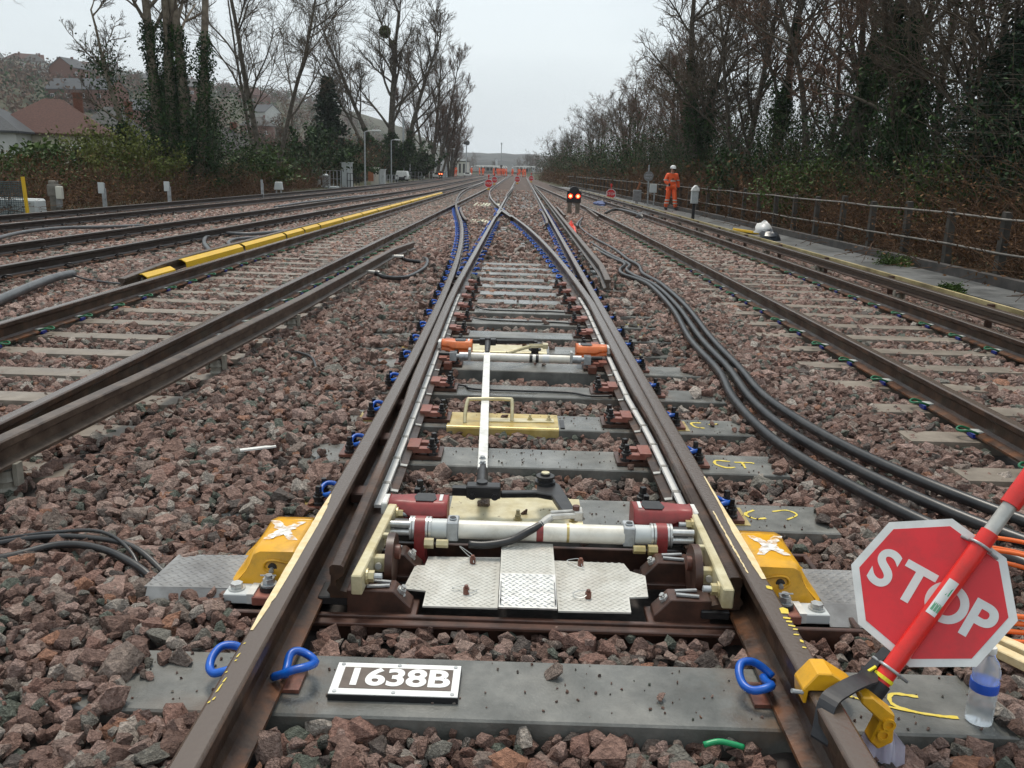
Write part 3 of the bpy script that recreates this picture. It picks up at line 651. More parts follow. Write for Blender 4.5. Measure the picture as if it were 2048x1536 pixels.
# yellow and cream paint on the stock rails
def patch(pts, z, name, m, parent, n=22, jit=.4, seed=1):
    """ragged painted sheet: strip along points [(x, y, half width)]"""
    r_ = np.random.default_rng(seed); mb = MB(); k = len(pts); P_ = []
    for i in range(n):
        t = i / (n - 1) * (k - 1); a = min(int(t), k - 2); u = t - a
        x, y, w = [pts[a][j] * (1 - u) + pts[a + 1][j] * u for j in range(3)]
        P_.append((x - w * (1 - jit * r_.random() ** 2), x + w * (1 - jit * .6 * r_.random() ** 2 - .3 * (r_.random() < .1)), y))
    for a, c, y in P_: mb.v += [(a, y, z), (c, y, z)]
    mb.f = [(2 * i, 2 * i + 1, 2 * i + 3, 2 * i + 2) for i in range(n - 1)]
    return mb.build(name, m, parent)
patch([(-.775, 2.2, .004), (-.772, 2.4, .012), (-.771, 2.9, .014), (-.772, 3.1, .012), (-.776, 3.25, .003)], .1712, 'paint_mark', 'paint_cream', TO, 30, .2, 3)
patch([(.772, 2.62, .008), (.772, 2.75, .013), (.771, 3.0, .014), (.774, 3.25, .006), (.776, 3.6, .003)], .1712, 'paint_mark', 'paint_cream', TO, 30, .2, 4)
patch([(.73, 2.66, .003), (.729, 2.9, .005), (.73, 3.2, .003)], .1708, 'paint_mark', 'paint_cream', TO, 40, .8, 5)
rq = np.random.default_rng(8)
for i, (y, ln, w) in enumerate(((2.56, .012, .010), (2.41, .02, .014), (2.365, .006, .012), (2.345, .005, .010), (2.32, .004, .011), (2.30, .004, .008), (2.27, .004, .009), (2.235, .007, .005), (2.2, .004, .006))):
    mb = MB(); x = .775 + rq.uniform(-.004, .003); sk = rq.uniform(.0, .006); mb.add([(x - w, y - ln + sk, .1713), (x + w * .6, y - ln * rq.uniform(.5, 1.2) - sk, .1713), (x + w, y + ln * rq.uniform(.4, 1) - sk, .1713), (x + w * .1, y + ln, .1713), (x - w * .8, y + ln * .6 + sk, .1713)], [(0, 1, 2, 3, 4)]); mb.build('paint_mark', 'paint_yellow', TO)
for i, (y, ln) in enumerate(((2.13, .004), (2.07, .012), (2.045, .005), (1.99, .004), (1.955, .012), (1.92, .022), (1.875, .008), (1.86, .006))):
    mb = MB(); x = -.774 + rq.uniform(-.004, .004); mb.add([(x - .002, y - ln, .1713), (x + .003, y - ln * .6, .1713), (x + .004, y + ln, .1713), (x + .0005, y + ln * .5, .1713)], [(0, 1, 2, 3)]); mb.build('paint_mark', 'paint_yellow', TO)
# surveyor's yellow scribbles on the bearer ends
def scribble(pts, w, z, m='paint_yellow', seed=0):
    r_ = np.random.default_rng(seed); pts = smoothpath([(x, y, z) for x, y in pts], 5); mb = MB()
    for i, p in enumerate(pts):
        t = (pts[min(i + 1, len(pts) - 1)] - pts[max(i - 1, 0)]); t.z = 0; n_ = Vector((-t.y, t.x, 0)).normalized(); a = w * (.55 + .6 * r_.random())
        mb.v += [tuple(p + n_ * a), tuple(p - n_ * a)]
    mb.f = [(2 * i, 2 * i + 1, 2 * i + 3, 2 * i + 2) for i in range(len(pts) - 1)]
    return mb.build('paint_mark', m, TO)
scribble([(1.13, 2.24), (1.06, 2.25), (1.04, 2.20), (1.09, 2.165), (1.15, 2.15), (1.2, 2.145)], .007, .0022, seed=1); scribble([(.90, 2.25), (.98, 2.205), (1.07, 2.17), (1.17, 2.145)], .0055, .0026, seed=2)
scribble([(1.07, 4.32), (1.0, 4.33), (.985, 4.27), (1.03, 4.22), (1.075, 4.23)], .009, .0022, seed=3); scribble([(1.09, 4.31), (1.17, 4.31), (1.19, 4.30)], .008, .0025, seed=4); scribble([(1.13, 4.31), (1.125, 4.22)], .008, .0029, seed=5)
scribble([(1.02, 3.65), (.97, 3.6), (1.0, 3.55), (1.05, 3.56)], .008, .0022, seed=6); scribble([(1.10, 3.64), (1.17, 3.66), (1.2, 3.61), (1.14, 3.55)], .006, .0022, seed=7)
scribble([(1.06, 5.03), (1.0, 5.02), (1.01, 4.94), (1.06, 4.92)], .009, .0022, seed=8); scribble([(1.1, 5.0), (1.16, 5.02)], .007, .0022, seed=9)
for k, y in enumerate((7.08, 7.72, 8.41, 9.075)):
    for j in range(3): scribble([(.98 + .02 * j, y + .07 - .05 * j), (1.1, y + .075 - .05 * j), (1.2 - .04 * j, y + .065 - .05 * j)], .006, .0022, seed=11 + k * 4 + j)
# ------------------------------------------------------------------ lock bearer with its drive, covers and detectors
PM = thing('point_machine', (0, 2.92, 0), 'hydraulic point lock with white drive tube, chequer plate lids and dark red detectors', 'point machine')
mb = MB()
for a, c in ((-1.02, 1.12),):
    mb.box(a, c, 2.62, 2.64, -.22, -.006); mb.box(a, c, 3.20, 3.22, -.22, -.006); mb.box(a, c, 2.64, 3.20, -.22, -.2)
    mb.box(a, a + .02, 2.64, 3.2, -.2, -.006); mb.box(c - .02, c, 2.64, 3.2, -.2, -.006)
    for x in (-.78, .78): mb.box(x - .03, x + .03, 2.64, 3.2, -.2, .0)
    mb.box(-.75, .75, 2.585, 2.62, -.03, -.016)
mb.build('steel_bearer', 'dark_rust', PM, bevel=.003)
def inpoly(x, y, poly):
    c = False; j = len(poly) - 1
    for i in range(len(poly)):
        if (poly[i][1] > y) != (poly[j][1] > y) and x < (poly[j][0] - poly[i][0]) * (y - poly[i][1]) / (poly[j][1] - poly[i][1]) + poly[i][0]: c = not c
        j = i
    return c
def chequer(name, poly, zf, m, pitch=.026, th=.006, parent=PM):
    """plate over a polygon (all its points on the surface zf) with raised lozenges"""
    mb = MB(); mb.prism(poly, -th, 0, lambda u, v, w: (u, v, zf(u, v) + w)); pl = mb.build(name, m, parent)
    mt = MB(); xs_ = [p[0] for p in poly]; ys_ = [p[1] for p in poly]; j = 0; y = min(ys_) + pitch / 2
    while y < max(ys_) - .004:
        x = min(xs_) + pitch / 2 + (j % 2) * pitch / 2; i = 0
        while x < max(xs_) - .004:
            if inpoly(x, y, poly) and inpoly(x + .008, y, poly) and inpoly(x - .008, y, poly):
                a = (.6 if j % 2 else -.6); dx, dy = math.cos(a), math.sin(a); l_, w_ = pitch * .42, pitch * .14; q = []
                for s_, t_ in ((1, 0), (0, 1), (-1, 0), (0, -1)): px, py = x + dx * l_ * s_ - dy * w_ * t_, y + dy * l_ * s_ + dx * w_ * t_; q.append((px, py, zf(px, py) + .0004))
                q.append((x, y, zf(x, y) + .0032)); mt.add(q, [(0, 1, 4), (1, 2, 4), (2, 3, 4), (3, 0, 4)])
            x += pitch
        y += pitch * .5; j += 1
    t = mt.build('tread_lozenges', m, pl); t['kind'] = 'stuff'
    return pl
chequer('lid', [(-.425, 2.77), (-.345, 2.757), (-.345, 2.65), (-.094, 2.652), (-.094, 3.043), (-.365, 3.03), (-.37, 2.955), (-.405, 2.955)], lambda x, y: .02, 'chequer')
chequer('lid', [(.108, 2.645), (.352, 2.65), (.358, 2.755), (.425, 2.765), (.437, 2.925), (.385, 2.96), (.37, 3.023), (.108, 3.03)], lambda x, y: .02, 'chequer')
chequer('lid', [(-.091, 2.64), (.104, 2.64), (.104, 2.83), (-.091, 2.83)], lambda x, y: .03 + (y - 2.64) * .16, 'zinc', .024)  # sloped half in a brighter metal than the flat, reflection put into its colour
chequer('lid', [(-.091, 2.83), (.104, 2.83), (.104, 3.09), (-.091, 3.09)], lambda x, y: .0604, 'chequer', .024)
mb = MB(); mb.box(-.088, -.084, 2.66, 3.08, .02, .053); mb.box(.097, .101, 2.66, 3.08, .02, .053); mb.box(-.08, .09, 3.07, 3.076, .02, .053); mb.build('lid_web', 'chequer_grey', PM)
for x, y in ((-.196, 2.985), (-.205, 2.745), (.205, 2.99), (.215, 2.74)):
    mb = MB(); mb.cyl((x, y, .02), (x, y, .043), .011, n=9); mb.cyl((x, y, .043), (x, y, .052), .007, n=8); mb.build('lid_pin', 'rust_plate', PM)
    a = random.uniform(0, 6); mb = MB(); mb.tube(smoothpath([(x + .004, y, .04), (x - .02 * math.cos(a), y - .015, .03), (x - .045 * math.cos(a), y - .035 * math.sin(a), .027), (x - .05, y + .02, .028 + .05 * (y > 2.9 and x < 0)), (x - .015, y + .02, .04), (x + .004, y, .045)], 6), .0016, 5); mb.build('wire_loop', 'zinc', PM)
# drive tube across the gauge
TY, TZ = 3.115, .098
mb = MB(); mb.cyl((-.262, TY, TZ), (.375, TY - .008, TZ), .036, n=28); tb = mb.build('drive_tube', 'tube_white', PM, smooth=35)
mb = MB(); mb.cyl((.04, TY - .004, TZ), (.066, TY - .004, TZ), .0368, n=28); mb.build('red_band', 'red_box', tb, smooth=35)
mb = MB(); mb.cyl((.155, TY - .005, TZ), (.165, TY - .005, TZ), .0366, n=28); mb.build('stain_band', 'gold_plate', tb, smooth=35)
for s, x0 in ((-1, -.262), (1, .375)):
    f = lambda d: x0 + s * d
    mb = MB(); mb.box(min(f(-.005), f(.04)), max(f(-.005), f(.04)), TY - .04, TY + .04, TZ - .035, TZ + .042); mb.cyl((f(.018), TY - .005, TZ + .042), (f(.018), TY - .005, TZ + .05), .015, n=14); mb.build('collar_block', 'galv', PM, bevel=.004)
    mb = MB(); mb.cyl((f(.018), TY - .005, TZ + .05), (f(.018), TY - .005, TZ + .0515), .012, n=14); mb.build('sensor_cap', 'black_iron', PM)
    mb = MB(); mb.cyl((f(.04), TY, TZ), (f(.10), TY, TZ), .038, n=22); mb.build('label_sleeve', 'cabinet_grey', PM, smooth=35)
    mb = MB()
    for d in (.10, .112, .162, .173): mb.cyl((f(d), TY, TZ), (f(d + .009), TY, TZ), .046, n=22)
    mb.build('steel_ring', 'zinc', PM, smooth=35)
    mb = MB(); mb.cyl((f(.121), TY, TZ), (f(.162), TY, TZ), .047, n=22); mb.box(min(f(.121), f(.162)), max(f(.121), f(.162)), TY - .05, TY + .04, -.06, TZ); mb.build('red_trunnion', 'red_box', PM, smooth=35)
    mb = MB(); mb.cyl((f(.182), TY, TZ), (f(.24), TY, TZ), .035, n=18); mb.cyl((f(.24), TY, TZ), (f(.262), TY, TZ), .022, n=14); mb.build('piston_housing', 'black_iron', PM, smooth=35)
    for dz in (.028, -.004):
        mb = MB(); mb.cyl((f(.178), TY - .034, TZ + dz), (f(.26), TY - .034, TZ + dz), .013, n=12); mb.build('tie_rod', 'zinc', PM, smooth=35)
    # black feed hose union
    mb = MB(); mb.cyl((f(.03), TY - .07, TZ - .03), (f(.075), TY - .07, TZ - .03), .016, n=6); mb.cyl((f(.085), TY - .07, TZ - .03), (f(.12), TY - .07, TZ - .03), .02, n=6); mb.build('union_nut', 'brass', PM)
# red detectors
def detector(x0, s, y0, y1, m, z0=.065, z1=.165, L_=.232, lab='detector'):
    f = lambda d: x0 + s * d; ym = (y0 + y1) / 2
    mb = MB(); prof = [(y0, z0), (y0, z0 + .018), (y0 + .012, z0 + .026), (y0 + .012, z0 + .040), (y0, z0 + .048), (y0 + .004, z0 + .062), (y0 + .02, z1 - .012), (y0 + .035, z1), (y1 - .02, z1), (y1, z1 - .02), (y1, z0)]
    k = [(.0, .72), (.055, .80), (.085, 1.), (L_ - .02, 1.), (L_, .94)]; n_ = len(prof)
    for d, sc in k:
        mb.v += [(f(d), ym + (a - ym) * sc, z1 + (c - z1) * sc) for a, c in prof]
    for i in range(len(k) - 1):
        for j in range(n_): mb.f.append((i * n_ + j, i * n_ + (j + 1) % n_, (i + 1) * n_ + (j + 1) % n_, (i + 1) * n_ + j))
    mb.f += [tuple(range(n_)), tuple(range((len(k) - 1) * n_, len(k) * n_))[::-1]]
    o = mb.build('detector', m, PM2, bevel=.004, smooth=40)
    mb = MB(); a, c = sorted((f(L_ - .125), f(L_ - .045))); mb.prism([(a, y0 + .034), (c - .012, y0 + .034), (c, y0 + .06), (c - .012, y1 - .022), (a, y1 - .022), (a - .01, ym + .01)], z1 + .0005, z1 + .004, lambda u, v, w: (u, v, w)); mb.build('window', 'black_iron', o)
    mb = MB(); a, c = sorted((f(L_ - .035), f(L_ - .022))); mb.box(a, c, y0 + .045, y1 - .03, z1 + .0005, z1 + .003); mb.build('label_tag', 'sign_white', o)
    mb = MB(); a, c = sorted((f(-.03), f(-.004))); mb.box(a, c, y0 + .03, y1 - .01, z0 + .04, z1 - .008); mb.build('end_cap', 'white_paint', o, bevel=.004)
PM2 = PM
detector(-.542, 1, 3.185, 3.325, 'red_box'); detector(.652, -1, 3.175, 3.315, 'red_box')
# pale gold lock arms bolted inside the switch rails
for s, p, q in ((1, (-.522, 3.285, .118), (-.556, 2.60, .112)), (-1, (.668, 3.26, .118), (.653, 2.585, .112))):
    mb = MB(); mb.bar(p, q, .036, .07); arm = mb.build('lock_arm', 'gold_pale', PM, bevel=.004)
    for t in (.12, .90):
        c = Vector(p).lerp(Vector(q), t) + Vector((s * .018, 0, 0)); mb = MB(); mb.hexbolt(c, .02, .026, (s, 0, 0), .0); mb.build('nut', 'brass', arm)
        mb = MB(); mb.cyl(c + Vector((s * .026, 0, 0)), c + Vector((s * .052, 0, 0)), .011, n=10); mb.build('stud', 'galv', arm)
    # cam disc, clevis block and pin
    c = Vector(p).lerp(Vector(q), .62) + Vector((s * .065, 0, -.03))
    mb = MB(); mb.cyl(c - Vector((.013, 0, 0)), c + Vector((.013, 0, 0)), .095, n=34); cam_ = mb.build('lock_cam', 'dark_rust', PM, smooth=35)
    mb = MB(); mb.cyl(c + Vector((s * .013, 0, .03)), c + Vector((s * .03, 0, .03)), .026, n=18); mb.build('cam_boss', 'rust_plate', cam_, smooth=35)
    mb = MB(); mb.cbox(c + Vector((s * -.035, -.055, .012)), (.05, .034, .055)); mb.cbox(c + Vector((s * -.028, .09, .05)), (.06, .02, .02)); mb.build('clevis', 'gold_pale', PM, bevel=.003)
    mb = MB(); mb.cyl(c + Vector((s * -.035, -.074, .012)), c + Vector((s * -.035, -.085, .012)), .012, n=10); mb.build('pin', 'zinc', PM)
    # dark slide brackets with split-pinned bolts
    for y in (2.70, 2.985):
        x0 = s * -.60; x1 = s * -.385
        if s < 0: x0, x1 = .62, .43
        mb = MB(); mb.prism([(x0, -.03), (x1, -.03), (x1, .006), (x1 - (x1 - x0) * .12, .03), (x1 - (x1 - x0) * .28, .065), (x0, .065)], y - .042, y + .042, lambda u, v, w: (u, w, v)); mb.box(min(x0, x1 + (.02 if s > 0 else -.02)), max(x0, x1 + (.02 if s > 0 else -.02)), y - .06, y + .06, -.035, -.012)
        br = mb.build('slide_bracket', 'dark_rust', PM, bevel=.003)
        d = 1 if x1 > x0 else -1; c2 = Vector((x1 - d * .045, y, .038)); ax = Vector((d * .55, 0, .83))
        mb = MB(); mb.hexbolt(c2, .017, .02, ax, .012, .55); mb.tube([c2 + ax * .026 + Vector((0, -.022, .004)), c2 + ax * .026 + Vector((0, .022, -.002))], .0025, 5); mb.build('bolt', 'zinc', br)
        for dy in (-.012, .012):
            mb = MB(); mb.bar(c2 + Vector((-d * .03, dy, .034)), c2 + Vector((-d * .105, dy * 1.9, .034)), .012, .006); mb.build('split_pin', 'galv', br)
# black slide baseplates at the toe
for x0, x1, y in ((-.70, -.57, 2.72), (-.69, -.58, 2.93), (-.69, -.58, 3.20), (.585, .68, 2.70)):
    mb = MB(); mb.box(x0, x1, y - .055, y + .055, .004, .034); mb.build('slide_baseplate', 'black_iron', PM, bevel=.004)
# connection rod: black hose and pale clevis
mb = MB(); mb.tube(smoothpath([(-.215, 3.045, .068), (-.15, 3.04, .07), (-.06, 3.05, .085), (.01, 3.075, .115), (.06, 3.11, .13)], 6), .015, 10); mb.build('drive_rod', 'black_iron', PM, smooth=True)
mb = MB(); mb.tube(smoothpath([(.05, 3.10, .127), (.08, 3.145, .135), (.10, 3.17, .137)], 4), .016, 10); mb.bar((.095, 3.155, .143), (.2, 3.185, .14), .016, .022); mb.bar((.095, 3.19, .143), (.2, 3.22, .14), .016, .022); mb.cbox((.205, 3.205, .138), (.035, .06, .04)); mb.build('rod_clevis', 'clip_steel', PM, bevel=.004)
mb = MB(); mb.cyl((.195, 3.2, .158), (.195, 3.2, .175), .014, n=10); mb.build('clevis_pin', 'rust_plate', PM)
# outer lids of the steel bearer
chequer('lid', [(-1.31, 2.73), (-1.02, 2.735), (-1.02, 3.0), (-1.29, 2.985)], lambda x, y: .018, 'chequer_grey', .034)
mb = MB(); mb.prism([(2.70, -.03), (2.73, .012), (2.73, .018), (2.695, -.024)], -1.30, -1.0, lambda u, v, w: (w, u, v)); mb.build('lid_apron', 'chequer_grey', PM)
chequer('lid', [(1.03, 2.76), (1.30, 2.76), (1.30, 3.03), (1.03, 3.03)], lambda x, y: .018, 'chequer_grey', .034)
mb = MB(); mb.prism([(2.68, -.03), (2.76, .012), (2.76, .018), (2.675, -.024)], 1.03, 1.305, lambda u, v, w: (w, u, v)); mb.build('lid_apron', 'chequer_grey', PM)
# insulated bolted blocks outside the rails
for s, xb, y in ((-1, -.985, 2.735), (1, .985, 2.72)):
    mb = MB(); mb.cbox((xb, y, .0), (.085, .085, .035)); bk = mb.build('bolted_block', 'cabinet_grey', PM, bevel=.003)
    mb = MB(); mb.box(xb - s * .05 - .012, xb - s * .05 + .012, y - .045, y + .045, -.015, .021); mb.build('insulation_pad', 'white_paint', bk)
    mb = MB(); mb.hexbolt((xb + s * .008, y, .0178), .021, .022); mb.build('bolt', 'zinc', bk)
    mb = MB(); mb.box(min(s * .8, s * .93), max(s * .8, s * .93), y - .05, y + .06, -.02, .014); sp = mb.build('side_plate', 'red_oxide', PM, bevel=.004)
    mb = MB(); mb.cyl((s * .885, y + .01, .0142), (s * .885, y + .01, .03), .032, n=18); mb.build('washer', 'black_iron', sp, smooth=35)
    mb = MB(); mb.hexbolt((s * .885, y + .01, .0302), .021, .026, (0, 0, 1), .012, .6); mb.tube([(s * .885 - .026, y, .07), (s * .885 + .026, y + .01, .066)], .003, 5); mb.build('bolt', 'galv', sp)

sw_ = mat('spray_white', (.8, .79, .75), rough=.5); nn_ = sw_.node_tree.nodes; ll_ = sw_.node_tree.links.new; tc_ = nn_.new('ShaderNodeTexCoord'); nz_ = nn_.new('ShaderNodeTexNoise'); nz_.inputs['Scale'].default_value = 42; nz_.inputs['Detail'].default_value = 6; mr_ = nn_.new('ShaderNodeMapRange'); mr_.inputs[1].default_value = .3; mr_.inputs[2].default_value = .6
ll_(tc_.outputs['Object'], nz_.inputs['Vector']); ll_(nz_.outputs[0], mr_.inputs[0]); ll_(mr_.outputs[0], nn_['Principled BSDF'].inputs['Alpha'])
# yellow hoods outside the rails
def hood(s, label):
    t = thing('yellow_cover', (s * .9, 2.95, 0), label, 'cover')
    f = lambda a: s * a; secs = [(2.815, .0), (2.845, .5), (2.875, 1.), (3.07, 1.), (3.085, .96)]
    base = [(.80, .015), (.80, .12), (.81, .135), (.94, .133), (.962, .122), (1.0, .06), (1.03, .02), (1.055, .004)]
    mb = MB(); n_ = len(base)
    secs = [(2.80, .90, .0), (2.835, .985, .6), (2.86, 1., 1.), (3.07, 1., 1.), (3.085, .985, .9)]
    for y, sx, _ in secs: mb.v += [(f(.80 + (x - .80) * sx), y - (.03 if (y < 2.84 and z < .05) else 0), z * (sx if z > .03 else 1)) for x, z in base]
    for i in range(len(secs) - 1):
        for j in range(n_ - 1): mb.f.append((i * n_ + j, i * n_ + j + 1, (i + 1) * n_ + j + 1, (i + 1) * n_ + j))
    mb.f += [tuple(range(n_)), tuple(range((len(secs) - 1) * n_, len(secs) * n_))[::-1]]
    o = mb.build('hood', 'yellow_paint', t, bevel=.008, smooth=40, seg=2)
    mb = MB(); mb.box(min(f(.80), f(1.06)), max(f(.80), f(1.06)), 2.765, 3.09, -.004, .0035); mb.build('base_flange', 'black_rubber', t)
    mb = MB(); mb.cyl((f(.885), 2.812, .075), (f(.885), 2.79, .072), .016, n=14); mb.build('latch_hole_shade', 'black_iron', t)  # solid black disc painted in for the shade inside the latch hole
    mb = MB(); mb.cyl((f(.887), 2.80, .068), (f(.887), 2.78, .062), .0085, n=10); mb.build('latch_bolt', 'zinc', t)
    mb = MB(); mb.tube(smoothpath([(f(.82), 2.796, .085), (f(.87), 2.792, .098), (f(.905), 2.79, .095), (f(.912), 2.786, .07), (f(.87), 2.788, .045)], 5), .0045, 6, False); mb.build('latch_rim', 'yellow_paint', t, smooth=True)
    r_ = np.random.default_rng(5 if s < 0 else 6)
    mb = MB()
    for a, c in (((.835, 2.885), (.945, 3.055)), ((.84, 3.05), (.93, 2.885))):
        for i in range(16):
            u = i / 15; w = .027 * (1 - .45 * abs(u - .5) * 2) * (.7 + .5 * r_.random()); x, y = a[0] + (c[0] - a[0]) * u, a[1] + (c[1] - a[1]) * u; mb.v += [(f(x - w), y, .1365), (f(x + w), y, .1365)]
        k = len(mb.v) - 32; mb.f += [(k + 2 * i, k + 2 * i + 1, k + 2 * i + 3, k + 2 * i + 2) for i in range(15)]
        for i in range(16): pass
        mb.v = [v if abs(v[2] - .1365) > 1e-6 or a[0] == .835 else v for v in mb.v]
    n0 = len(mb.v) // 2; mb.v = [(v[0], v[1], v[2] + (.0006 if i >= n0 else 0)) for i, v in enumerate(mb.v)]
    mb.build('white_cross', 'spray_white', t)
hood(-1, 'yellow hood with sprayed white cross beside the rail nearer the number plate')
hood(1, 'yellow hood with sprayed white cross beside the rail nearer the stop board')

# ------------------------------------------------------------------ back drive further up the turnout
BD = thing('back_drive', (0, 5.2, 0), 'switch back drive with long white bar, gold bearer plates, cranks and orange detectors', 'back drive'); PM2 = BD
def folded(x0, x1, y0, y1, drop, m='gold_plate', far=False):
    mb = MB(); r_ = .012; prof = [(y0 - .006, -drop), (y0 - .006, -.006), (y0 + .0, .003), (y0 + .008, .006), (y1, .006), (y1, .0022), (y0 + .009, .0022), (y0 + .002, -.002), (y0 - .002, -.008), (y0 - .002, -drop)]
    mb.prism(prof, x0, x1, lambda u, v, w: (w, u, v)); return mb.build('bearer_plate', m, BD)
folded(-.325, .245, 3.42, 3.705, .07, 'gold_pale'); folded(-.445, .20, 4.80, 5.09, .10); folded(-.425, .19, 6.93, 7.22, .07, 'gold_pale')
# crank on the lock bearer side
mb = MB(); mb.cbox((-.178, 3.475, .122), (.145, .062, .055)); cb = mb.build('crank_block', 'black_iron', BD, bevel=.005)
mb = MB(); mb.bar((-.31, 3.475, .118), (-.24, 3.475, .118), .035, .035); mb.build('crank_stub', 'black_iron', BD)
for x in (-.225, -.13): mb = MB(); mb.hexbolt((x, 3.444, .108), .013, .012, (0, -1, 0)); mb.build('bolt', 'black_iron', cb)
mb = MB(); mb.prism([(-.105, 3.457), (-.105, 3.492), (.05, 3.51), (.05, 3.62), (.115, 3.64), (.15, 3.58), (.205, 3.27), (.18, 3.25), (.15, 3.26), (.11, 3.45), (.045, 3.475)], .095, .12, lambda u, v, w: (u, v, w)); mb.build('crank', 'black_iron', BD, bevel=.004)
mb = MB(); mb.lathe([(.045, 0), (.045, .012), (.034, .014), (.034, .026), (.04, .027), (.04, .036), (.022, .038), (.022, .046)], (.085, 3.59, .12), 16); mb.build('pivot', 'black_iron', BD, smooth=35)
mb = MB(); mb.cyl((.085, 3.59, .166), (.085, 3.59, .171), .018, n=12); mb.build('pivot_cap', 'gold_pale', BD)
for x, y in ((.185, 3.6), (.195, 3.52), (.205, 3.45), (-.03, 3.45)): mb = MB(); mb.hexbolt((x, y, .0065), .014, .022, (0, 0, 1), .02, .6); mb.build('bolt', 'brass', BD)
# white adjusting bar with black end pieces
mb = MB(); mb.bar((-.196, 3.78, .112), (-.275, 6.36, .112), .046, .014); br_ = mb.build('adjusting_bar', 'white_paint', BD, bevel=.002)
for y in (3.83, 3.9): mb = MB(); mb.hexbolt((-.198 - (y - 3.8) * .03, y, .1195), .012, .012); mb.build('bolt', 'galv', br_)
mb = MB(); mb.tube([(-.196, 3.86, .1), (-.192, 3.66, .105), (-.188, 3.56, .112), (-.186, 3.48, .13)], [.022, .026, .024, .02], 12); mb.cyl((-.186, 3.49, .14), (-.186, 3.49, .158), .024, n=14); mb.build('bar_end', 'black_iron', BD, smooth=35)
mb = MB(); mb.tube([(-.275, 6.34, .112), (-.279, 6.55, .115), (-.285, 6.74, .125)], [.018, .022, .024], 10); mb.cyl((-.285, 6.73, .13), (-.285, 6.73, .155), .024, n=12); mb.build('bar_end', 'black_iron', BD, smooth=35)
# hoop over the bar and the angle on the middle plate
mb = MB(); mb.tube(smoothpath([(-.345, 4.86, .0), (-.345, 4.90, .05), (-.335, 4.95, .115), (-.31, 4.96, .125), (-.10, 4.98, .125), (-.075, 4.975, .115), (-.072, 4.93, .05), (-.072, 4.91, .008)], 5), .011, 8); mb.build('guard_hoop', 'gold_pale', BD, smooth=True)
mb = MB(); mb.bar((-.25, 4.93, .009), (.175, 4.95, .009), .075, .006); mb.build('angle_strip', 'gold_pale', BD)
for x in (.035, .145): mb = MB(); mb.hexbolt((x, 4.955, .0125), .014, .014, (0, 0, 1), .016, .55); mb.build('bolt', 'brass', BD)
mb = MB(); mb.box(.21, .235, 4.82, 4.98, .001, .008); mb.build('shim', 'black_iron', BD)
# second drive tube
T2, Z2 = 6.27, .10
mb = MB(); mb.cyl((-.39, T2, Z2), (.335, T2 - .006, Z2), .030, n=24); tb = mb.build('drive_tube', 'tube_white', BD, smooth=35)
for x in (.04, .085): mb = MB(); mb.cyl((x, T2 - .003, Z2), (x + .022, T2 - .003, Z2), .0318, n=24); mb.build('black_band', 'black_iron', tb, smooth=35)
mb = MB(); mb.cyl((.135, T2 - .004, Z2), (.185, T2 - .004, Z2), .0312, n=24); mb.build('label_sleeve', 'sign_white', tb, smooth=35)
for s, x0 in ((-1, -.39), (1, .335)):
    f = lambda d: x0 + s * d
    mb = MB(); mb.box(min(f(0), f(.02)), max(f(0), f(.02)), T2 - .034, T2 + .034, Z2 - .03, Z2 + .06); mb.build('collar_block', 'zinc', BD, bevel=.003)
    mb = MB(); mb.cyl((f(.02), T2, Z2), (f(.085), T2, Z2), .03, n=18); mb.build('piston_housing', 'galv', BD, smooth=35)
    mb = MB(); mb.cyl((f(.085), T2, Z2), (f(.11), T2, Z2), .016, n=12); mb.cbox((f(.13), T2 - .028, Z2), (.05, .012, .06)); mb.cbox((f(.13), T2 + .028, Z2), (.05, .012, .06)); mb.build('fork_end', 'galv', BD)
    mb = MB(); mb.cyl((f(.15), T2 + .01, Z2 + .012), (f(.24), T2 + .02, Z2 + .012), .014, n=10); mb.build('rod', 'black_iron', BD)
    mb = MB(); mb.box(min(f(.14), f(.2)), max(f(.14), f(.2)), T2 - .03, T2 + .05, .0, .05); mb.build('foot_bracket', 'rust_plate', BD, bevel=.003)
detector(-.628, 1, 6.48, 6.63, 'orange_box'); detector(.625, -1, 6.44, 6.59, 'orange_box')
mb = MB(); mb.cbox((-.285, 6.75, .12), (.13, .055, .05)); mb.bar((-.22, 6.76, .12), (.08, 6.80, .12), .03, .03); mb.bar((-.41, 6.745, .12), (-.34, 6.75, .12), .03, .03); mb.build('crank_block', 'black_iron', BD, bevel=.004)
mb = MB(); mb.lathe([(.05, 0), (.05, .014), (.03, .016), (.03, .04), (.048, .042), (.048, .062), (.02, .064), (.02, .075)], (.09, 6.86, .04), 14); mb.cyl((.09, 6.86, .006), (.09, 6.86, .04), .03, n=12); mb.build('pivot', 'black_iron', BD, smooth=35)
mb = MB(); mb.tube(smoothpath([(-.13, 6.42, .10), (-.04, 6.5, .115), (.01, 6.56, .12), (.05, 6.60, .12)], 5), .014, 8); mb.bar((.04, 6.58, .125), (.16, 6.62, .12), .014, .02); mb.bar((.04, 6.63, .125), (.16, 6.67, .12), .014, .02); mb.cbox((.165, 6.645, .12), (.04, .07, .035)); mb.build('drive_rod', 'gold_pale', BD, smooth=30)

